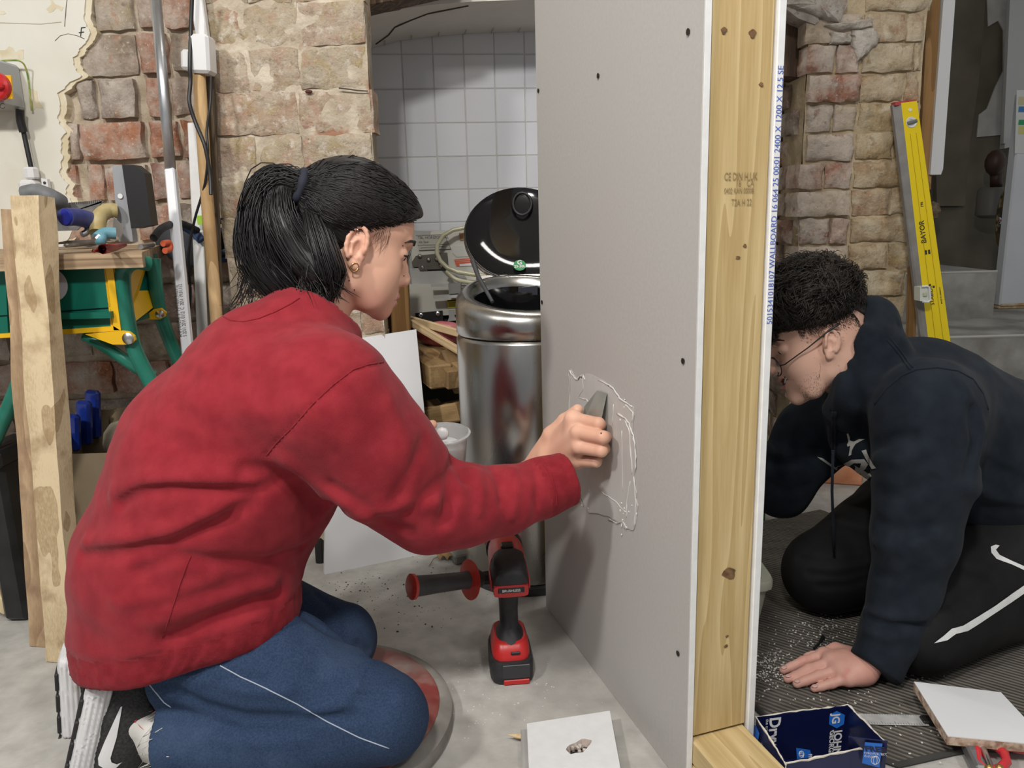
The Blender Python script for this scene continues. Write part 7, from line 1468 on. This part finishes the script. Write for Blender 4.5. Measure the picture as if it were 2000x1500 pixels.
for s in (-1, 1):
    e = obj('eye', MB().ball(mw(.0815, s*.033, .015), .0127*MS, 16), m_eyew, man, smooth=True); obj('iris', MB().ball(mw(.0880, s*.0335, .0118), .0068*MS, 12), m_iris, e, smooth=True)
    bl = MB(); pts = [snap(m_head, mw(*c), .0008)[0] for c in ((.100, s*.014, .038), (.097, s*.028, .043), (.086, s*.044, .041), (.078, s*.054, .035))]; bl.tube(pts, [.0026, .0040, .0034, .0014], 6, flat=.5); obj('eyebrow', bl, m_hairm, man, smooth=True)
mb = MB()
def mth(x, y, z): return mw(x, y, z+.015*min(abs(y)/.024, 1)**2)
for k in range(-4, 5): mb.box(mth(.0985-.00034*k*k, k*.0056, -.0632), (.006, .0054, .0078), MR, .001)
obj('teeth', mb, mat('teeth', (.74, .70, .64), rough=.25), man)
# nails on the hand
for i in range(4):
    c, e = HM[i][2], HM[i][3]; dr = nrm(e-c); q = snap(m_handf, e+np.array([0, -.002, .008]), .0002, 4)[0]; sd = nrm(np.cross(dr, [0, 0, 1])); obj('nail', MB().ball(q, (.0048, .0058, .0009), 10, np.column_stack([sd, dr, np.cross(sd, dr)])), mat('nail', (.66, .40, .36), rough=.3), mbody, smooth=True)
# short hair
def mh_low(x, y): return np.where(x > .02, .046+(x-.02)*.16, np.where(x > -.075, .046, np.maximum(.0, .046+(x+.075)*1.2)))
def m_cap(p):
    q = ml_(p); top = np.clip((q[:, 2]-.06)/.07, 0, 1)
    d = ell(q, (-.006, 0, .070), (.102, .083, .094)); d = smin(d, ell(q, (.050, 0, .076), (.064, .070, .062)), .03); d = smin(d, ell(q, (-.050, 0, .012), (.050, .052, .045)), .03)
    d = d-.012*top-.004*top*(np.sin(q[:, 0]*95+4*np.sin(q[:, 1]*50))*np.sin(q[:, 1]*80+3*np.sin(q[:, 0]*60)))
    return smax(d, mh_low(q[:, 0], q[:, 1])-q[:, 2], .016)*MS
mhair = skin_obj('hair', m_cap, MO-.2, MO+.22, .0032, m_hairm, man)
rng = np.random.RandomState(5); n = 9000; th = rng.uniform(-math.pi, math.pi, n); ph = np.arccos(rng.uniform(-.45, 1, n)); pt = np.stack([.005+.1*np.sin(ph)*np.cos(th)-.0, .08*np.sin(ph)*np.sin(th), .070+.097*np.cos(ph)], 1); pt = pt[pt[:, 2] > mh_low(pt[:, 0], pt[:, 1])+.002]
S_ = snap(m_cap, MO+(pt*MS)@MR.T, -.001, 6); G_ = grad(m_cap, S_); ql = ml_(S_); tl = np.clip((ql[:, 2]-.035)/.07, .10, 1); sw = MR@np.array([.5, .15, -.2]); ps = []; rs_ = []
fldx = np.sin(ql[:, 0]*70+2)+np.sin(ql[:, 1]*60); fldy = np.sin(ql[:, 1]*75+ql[:, 0]*40)
for i in range(len(S_)):
    g = G_[i]; t0 = nrm(sw+MR@np.array([.25*fldx[i], .45*fldy[i], 0])+rng.normal(0, .22, 3)); t0 = t0-g*np.dot(t0, g); L_ = (.006+.020*tl[i])*rng.uniform(.7, 1.25); lift = .30+.35*tl[i]
    ps.append([S_[i], S_[i]+t0*L_*.35+g*L_*lift*.7, S_[i]+t0*L_*.75+g*L_*lift*.85, S_[i]+t0*L_*1.15+g*L_*lift*.6]); rs_.append(.00045+.0004*tl[i]*rng.rand())
for i in range(420):
    x = .095-.0*i; y = rng.uniform(-.06, .06); a = mw(.100-.9*y*y/.06*.3, y, .060+rng.uniform(-.012, .02)); dr = MR@np.array([.25, rng.normal(0, .35), -1]); L_ = rng.uniform(.008, .020); ps.append([a, a+dr*L_*.4+MR@np.array([.006, 0, 0]), a+dr*L_*.8+MR@np.array([.006, 0, 0]), a+dr*L_]); rs_.append(.0006)
strands('short_strands', ps, rs_, m_hairm, mhair)
# stubbly fade around ear and jaw: fine hairs
Q_ = []
for i in range(2500):
    if i < 1700: x = rng.uniform(-.10, .05); z = float(mh_low(np.array([x]), 0)[0])+.006-abs(rng.normal(0, .014)); Q_.append(mw(x, .074, z))
    else: x = rng.uniform(.0, .085); z = -.06-.55*x+rng.normal(0, .018); Q_.append(mw(x, .05, z))
Q_ = snap(m_head, np.array(Q_), .0002, 5); ps = []; rs_ = []
for i, q in enumerate(Q_): dr = MR@np.array([.0 if i > 1700 else -.4, 0, -1])*(.0034 if i < 1700 else .0016)+rng.normal(0, .0006, 3); ps.append([q, q+dr*.5, q+dr]); rs_.append(.00019 if i < 1700 else .00014)
strands('stubble', ps, rs_, m_hairm, mhair)
# glasses
gl = tag(obj('glasses', MB().add([], []), m_blackp), '', 'x') if False else None
glasses = thing('glasses', 'thin black round-framed glasses worn by the kneeling man', 'glasses', tuple(mw(.11, 0, .005)))
mb = MB()
for s in (-1, 1): mb = MB(); pts = [mw(.112-.00050*abs(20*math.cos(t)), s*(.031+.0235*math.cos(t)), -.017+.0215*math.sin(t)) for t in np.linspace(0, 6.28, 29)[:-1]]; mb.tube(pts, .0011, 6, closed=True); fr_ = obj('rim', mb, m_blackp, glasses, smooth=True); obj('lens', MB().add(pts, [tuple(range(len(pts)))]), mat('lens_glass', (.95, .96, .97), rough=.02, alpha=.12, spec=.6), fr_)
obj('bridge', MB().tube([mw(.112, -.008, -.012), mw(.118, 0, -.010), mw(.112, .008, -.012)], .0011, 6), m_blackp, glasses, smooth=True)
for s in (-1, 1): obj('temple', MB().tube([mw(.103, s*.0545, -.012), mw(.094, s*.067, -.010), mw(.04, s*.0765, .010), mw(.006, s*.0790, .024), mw(-.016, s*.0800, .033), mw(-.036, s*.0800, .038)], [.0010, .0012, .0012, .0016, .0022, .0022], 8), m_blackp, glasses, smooth=True)

# hoodie
def h0(p):
    d = sect(p, [(P(1722, 742, 1.395), .085, 1.15), (P(1790, 795, 1.395), .132, 1.28), (P(1925, 890, 1.42), .155, 1.15), (P(2060, 975, 1.45), .165, 1.15)])
    arm = chain(p, [(*P(1808, 802, 1.235), .086), (*P(1806, 920, 1.215), .078), (*ELN, .066), (*P(1768, 1150, 1.195), .055), (*P(1738, 1236, 1.180), .0455), (*P(1712, 1300, 1.168), .0440)], .015); d = smin(d, cone(p, P(1690, 850, 1.41), P(1810, 900, 1.42), .068, .095), .03); d = smin(d, arm, .06)
    d = smin(d, chain(p, [(*P(1660, 815, 1.53), .085), (*P(1590, 850, 1.57), .078), (*P(1525, 950, 1.56), .062), (*(W2*.6+P(1525, 950, 1.56)*.4), .050), (*(W2*.85+P(1525, 950, 1.56)*.15), .042)], .02), .04)
    hood = chain(p, [(*P(1700, 632, 1.40), .050), (*P(1706, 690, 1.345), .054), (*P(1682, 760, 1.32), .046), (*P(1652, 800, 1.36), .040)], .02); d = smin(d, hood, .022)
    return smin(d, chain(p, [(*P(1688, 640, 1.42), .05), (*P(1690, 760, 1.47), .05), (*P(1650, 800, 1.40), .040)], .02), .022)
MCN = nrm(P(1690, 1312, 1.160)-P(1738, 1236, 1.185)); MCC = P(1703, 1304, 1.170)
def h1(p):
    d = h0(p)+.0018*vnoise(p, 26, 3.)+.001*vnoise(p, 60, 7.); d = smax(d, (p-MCC)@MCN, .006)
    d = smax(d, -cone(p, MNK, mw(-.02, 0, -.02), .056, .066), .008)
    return smax(d, -cone(p, mw(-.02, 0, -.02), mw(.06, 0, -.07), .064, .052), .010)
hw = [([(1645, 700), (1662, 740), (1680, 800), (1688, 870)], -0.0096, 0.0095), ([(1690, 640), (1660, 700), (1640, 760), (1630, 800)], 0.0064, 0.0095), ([(1765, 626), (1740, 660), (1700, 690)], -0.0080, 0.0095), ([(1712, 870), (1740, 860), (1780, 850)], -0.0096, 0.0095), ([(1714, 895), (1760, 900), (1800, 880)], 0.0080, 0.0114), ([(1715, 960), (1760, 965), (1820, 940)], -0.0064, 0.0114), ([(1718, 1020), (1770, 1040), (1820, 1030)], -0.0080, 0.0095), ([(1716, 1060), (1760, 1075), (1830, 1050)], 0.0080, 0.0114), ([(1710, 1120), (1760, 1135), (1810, 1105)], -0.0080, 0.0095), ([(1700, 1205), (1740, 1222), (1800, 1225)], -0.0096, 0.0076), ([(1692, 1195), (1740, 1206), (1800, 1205)], 0.0096, 0.0076), ([(1690, 1230), (1730, 1248), (1776, 1246)], 0.0064, 0.0076), ([(1900, 800), (1905, 860), (1890, 930)], -0.0128, 0.0095), ([(1885, 760), (1920, 840), (1905, 900)], 0.0048, 0.0114), ([(1920, 900), (1960, 925), (2000, 940)], -0.0080, 0.0114), ([(1500, 900), (1540, 905), (1590, 890)], -0.0080, 0.0095), ([(1495, 940), (1540, 960), (1580, 950)], -0.0064, 0.0095), ([(1890, 950), (1940, 970), (2000, 975)], 0.0080, 0.0133)]
h2 = wrinkled(h1, hw)
HHN = nrm(P(2060, 975, 1.45)-P(1925, 890, 1.42)); HHC = P(2085, 985, 1.45)
def m_hoodie(p): return smax(h2(p), (p-HHC)@HHN, .012)
hoodie = skin_obj('hoodie', m_hoodie, np.array([.24, 1.02, -.0]), np.array([1.45, 1.80, .72]), .0055, m_hood, man)
seam('seam', h2, [(1732, 664), (1745, 678), (1762, 700), (1778, 722)], .0014, m_hood, hoodie); seam('seam', h2, [(1738, 660), (1752, 676), (1768, 698), (1783, 718)], .0014, m_hood, hoodie); seam('seam', h2, [(1708, 790), (1730, 760), (1760, 735), (1790, 722), (1830, 718), (1870, 724), (1900, 740), (1920, 768), (1930, 800)], .0016, m_hood, hoodie)
for dx in (0, 5): seam('drawstring', h2, [(1627+dx, 804), (1628+dx, 850), (1627+dx, 900)], .0026, m_hood, hoodie, .002)
obj('drawstring_end', MB().tube([P(1627, 880, 1.32), P(1625, 960, 1.33), P(1628, 1040, 1.34), P(1629, 1072, 1.34)], .0026, 8), m_hood, man, smooth=True)
obj('drawstring_end', MB().tube([F(1590, 1266, .010), F(1600, 1256, .010), F(1608, 1244, .014)], [.002, .002, .004], 8), m_pant, man, smooth=True)
jm = [(1654, 846), (1657, 845), (1660, 852), (1661, 860), (1668, 862), (1678, 857), (1690, 857), (1683, 860), (1672, 866), (1668, 872), (1664, 880), (1663, 888), (1658, 890), (1660, 878), (1661, 870), (1656, 872), (1655, 868), (1658, 862), (1656, 854)]
decal('leaping_figure', h2, jm, m_print, hoodie, .0015, 2)
decal('number_two', h2, [(1647, 906), (1664, 897), (1688, 896), (1696, 906), (1690, 916), (1676, 924), (1700, 924), (1704, 930), (1690, 938), (1662, 934), (1660, 926), (1680, 912), (1682, 904), (1668, 904), (1658, 911)], m_print, hoodie, .0015, 2)
decal('print_stroke', h2, [(1683, 880), (1692, 878), (1698, 892), (1706, 906), (1712, 914), (1704, 916), (1694, 900)], m_print, hoodie, .0015, 2); decal('print_stroke', h2, [(1596, 892), (1606, 894), (1640, 918), (1660, 932), (1652, 930), (1624, 912)], m_print, hoodie, .0015, 2)

# track pants
KNm, KFm = F(1792, 1222, .085), F(1612, 1116, .088)
def p0(p):
    d = chain(p, [(*P(2060, 1010, 1.36), .135), (*P(1900, 1130, 1.32), .105), (*KNm, .080)], .015)
    d = smin(d, chain(p, [(*P(2050, 985, 1.58), .13), (*P(1760, 1010, 1.56), .098), (*KFm, .080)], .015), .02)
    d = smin(d, chain(p, [(*KNm, .076), (*F(1960, 1180, .070), .066), (*F(2060, 1150, .06), .055)], .015), .02); d = smin(d, chain(p, [(*KFm, .078), (*F(1800, 1120, .065), .062), (*F(2000, 1075, .06), .05)], .015), .02)
    d = smin(d, ell(p, P(2095, 1000, 1.46), (.14, .19, .15)), .05)
    return np.maximum(d, -(p[:, 2]-.0066))+.0015*vnoise(p, 30, 5.)
pw_ = wrinkled(p0, [([(1560, 1090), (1620, 1100), (1690, 1090)], -.004, .008), ([(1580, 1120), (1640, 1126), (1700, 1112)], -.004, .007), ([(1600, 1146), (1660, 1144), (1700, 1130)], -.004, .007), ([(1630, 1020), (1670, 1030), (1710, 1040)], -.003, .010), ([(1862, 1090), (1890, 1110), (1930, 1120)], -.003, .012), ([(1840, 1180), (1890, 1175), (1950, 1160)], -.004, .010)])
pants = skin_obj('track_pants', pw_, np.array([.50, 1.08, -.01]), np.array([1.42, 1.82, .50]), .0058, m_pant, man)
decal('swoosh', pw_, [(1935, 1068), (1945, 1064), (1952, 1066), (1945, 1074), (1952, 1084), (1975, 1095), (2010, 1110), (2010, 1118), (1975, 1102), (1946, 1092), (1936, 1080)], m_stripe, pants, .0014, 2)
decal('side_stripe', pw_, [(1824, 1256), (1842, 1242), (1858, 1228), (1880, 1222), (1910, 1204), (1945, 1182), (1975, 1160), (2004, 1140), (2004, 1156), (1975, 1176), (1948, 1194), (1915, 1216), (1890, 1232), (1866, 1238), (1850, 1250)], m_stripe, pants, .0014, 2)
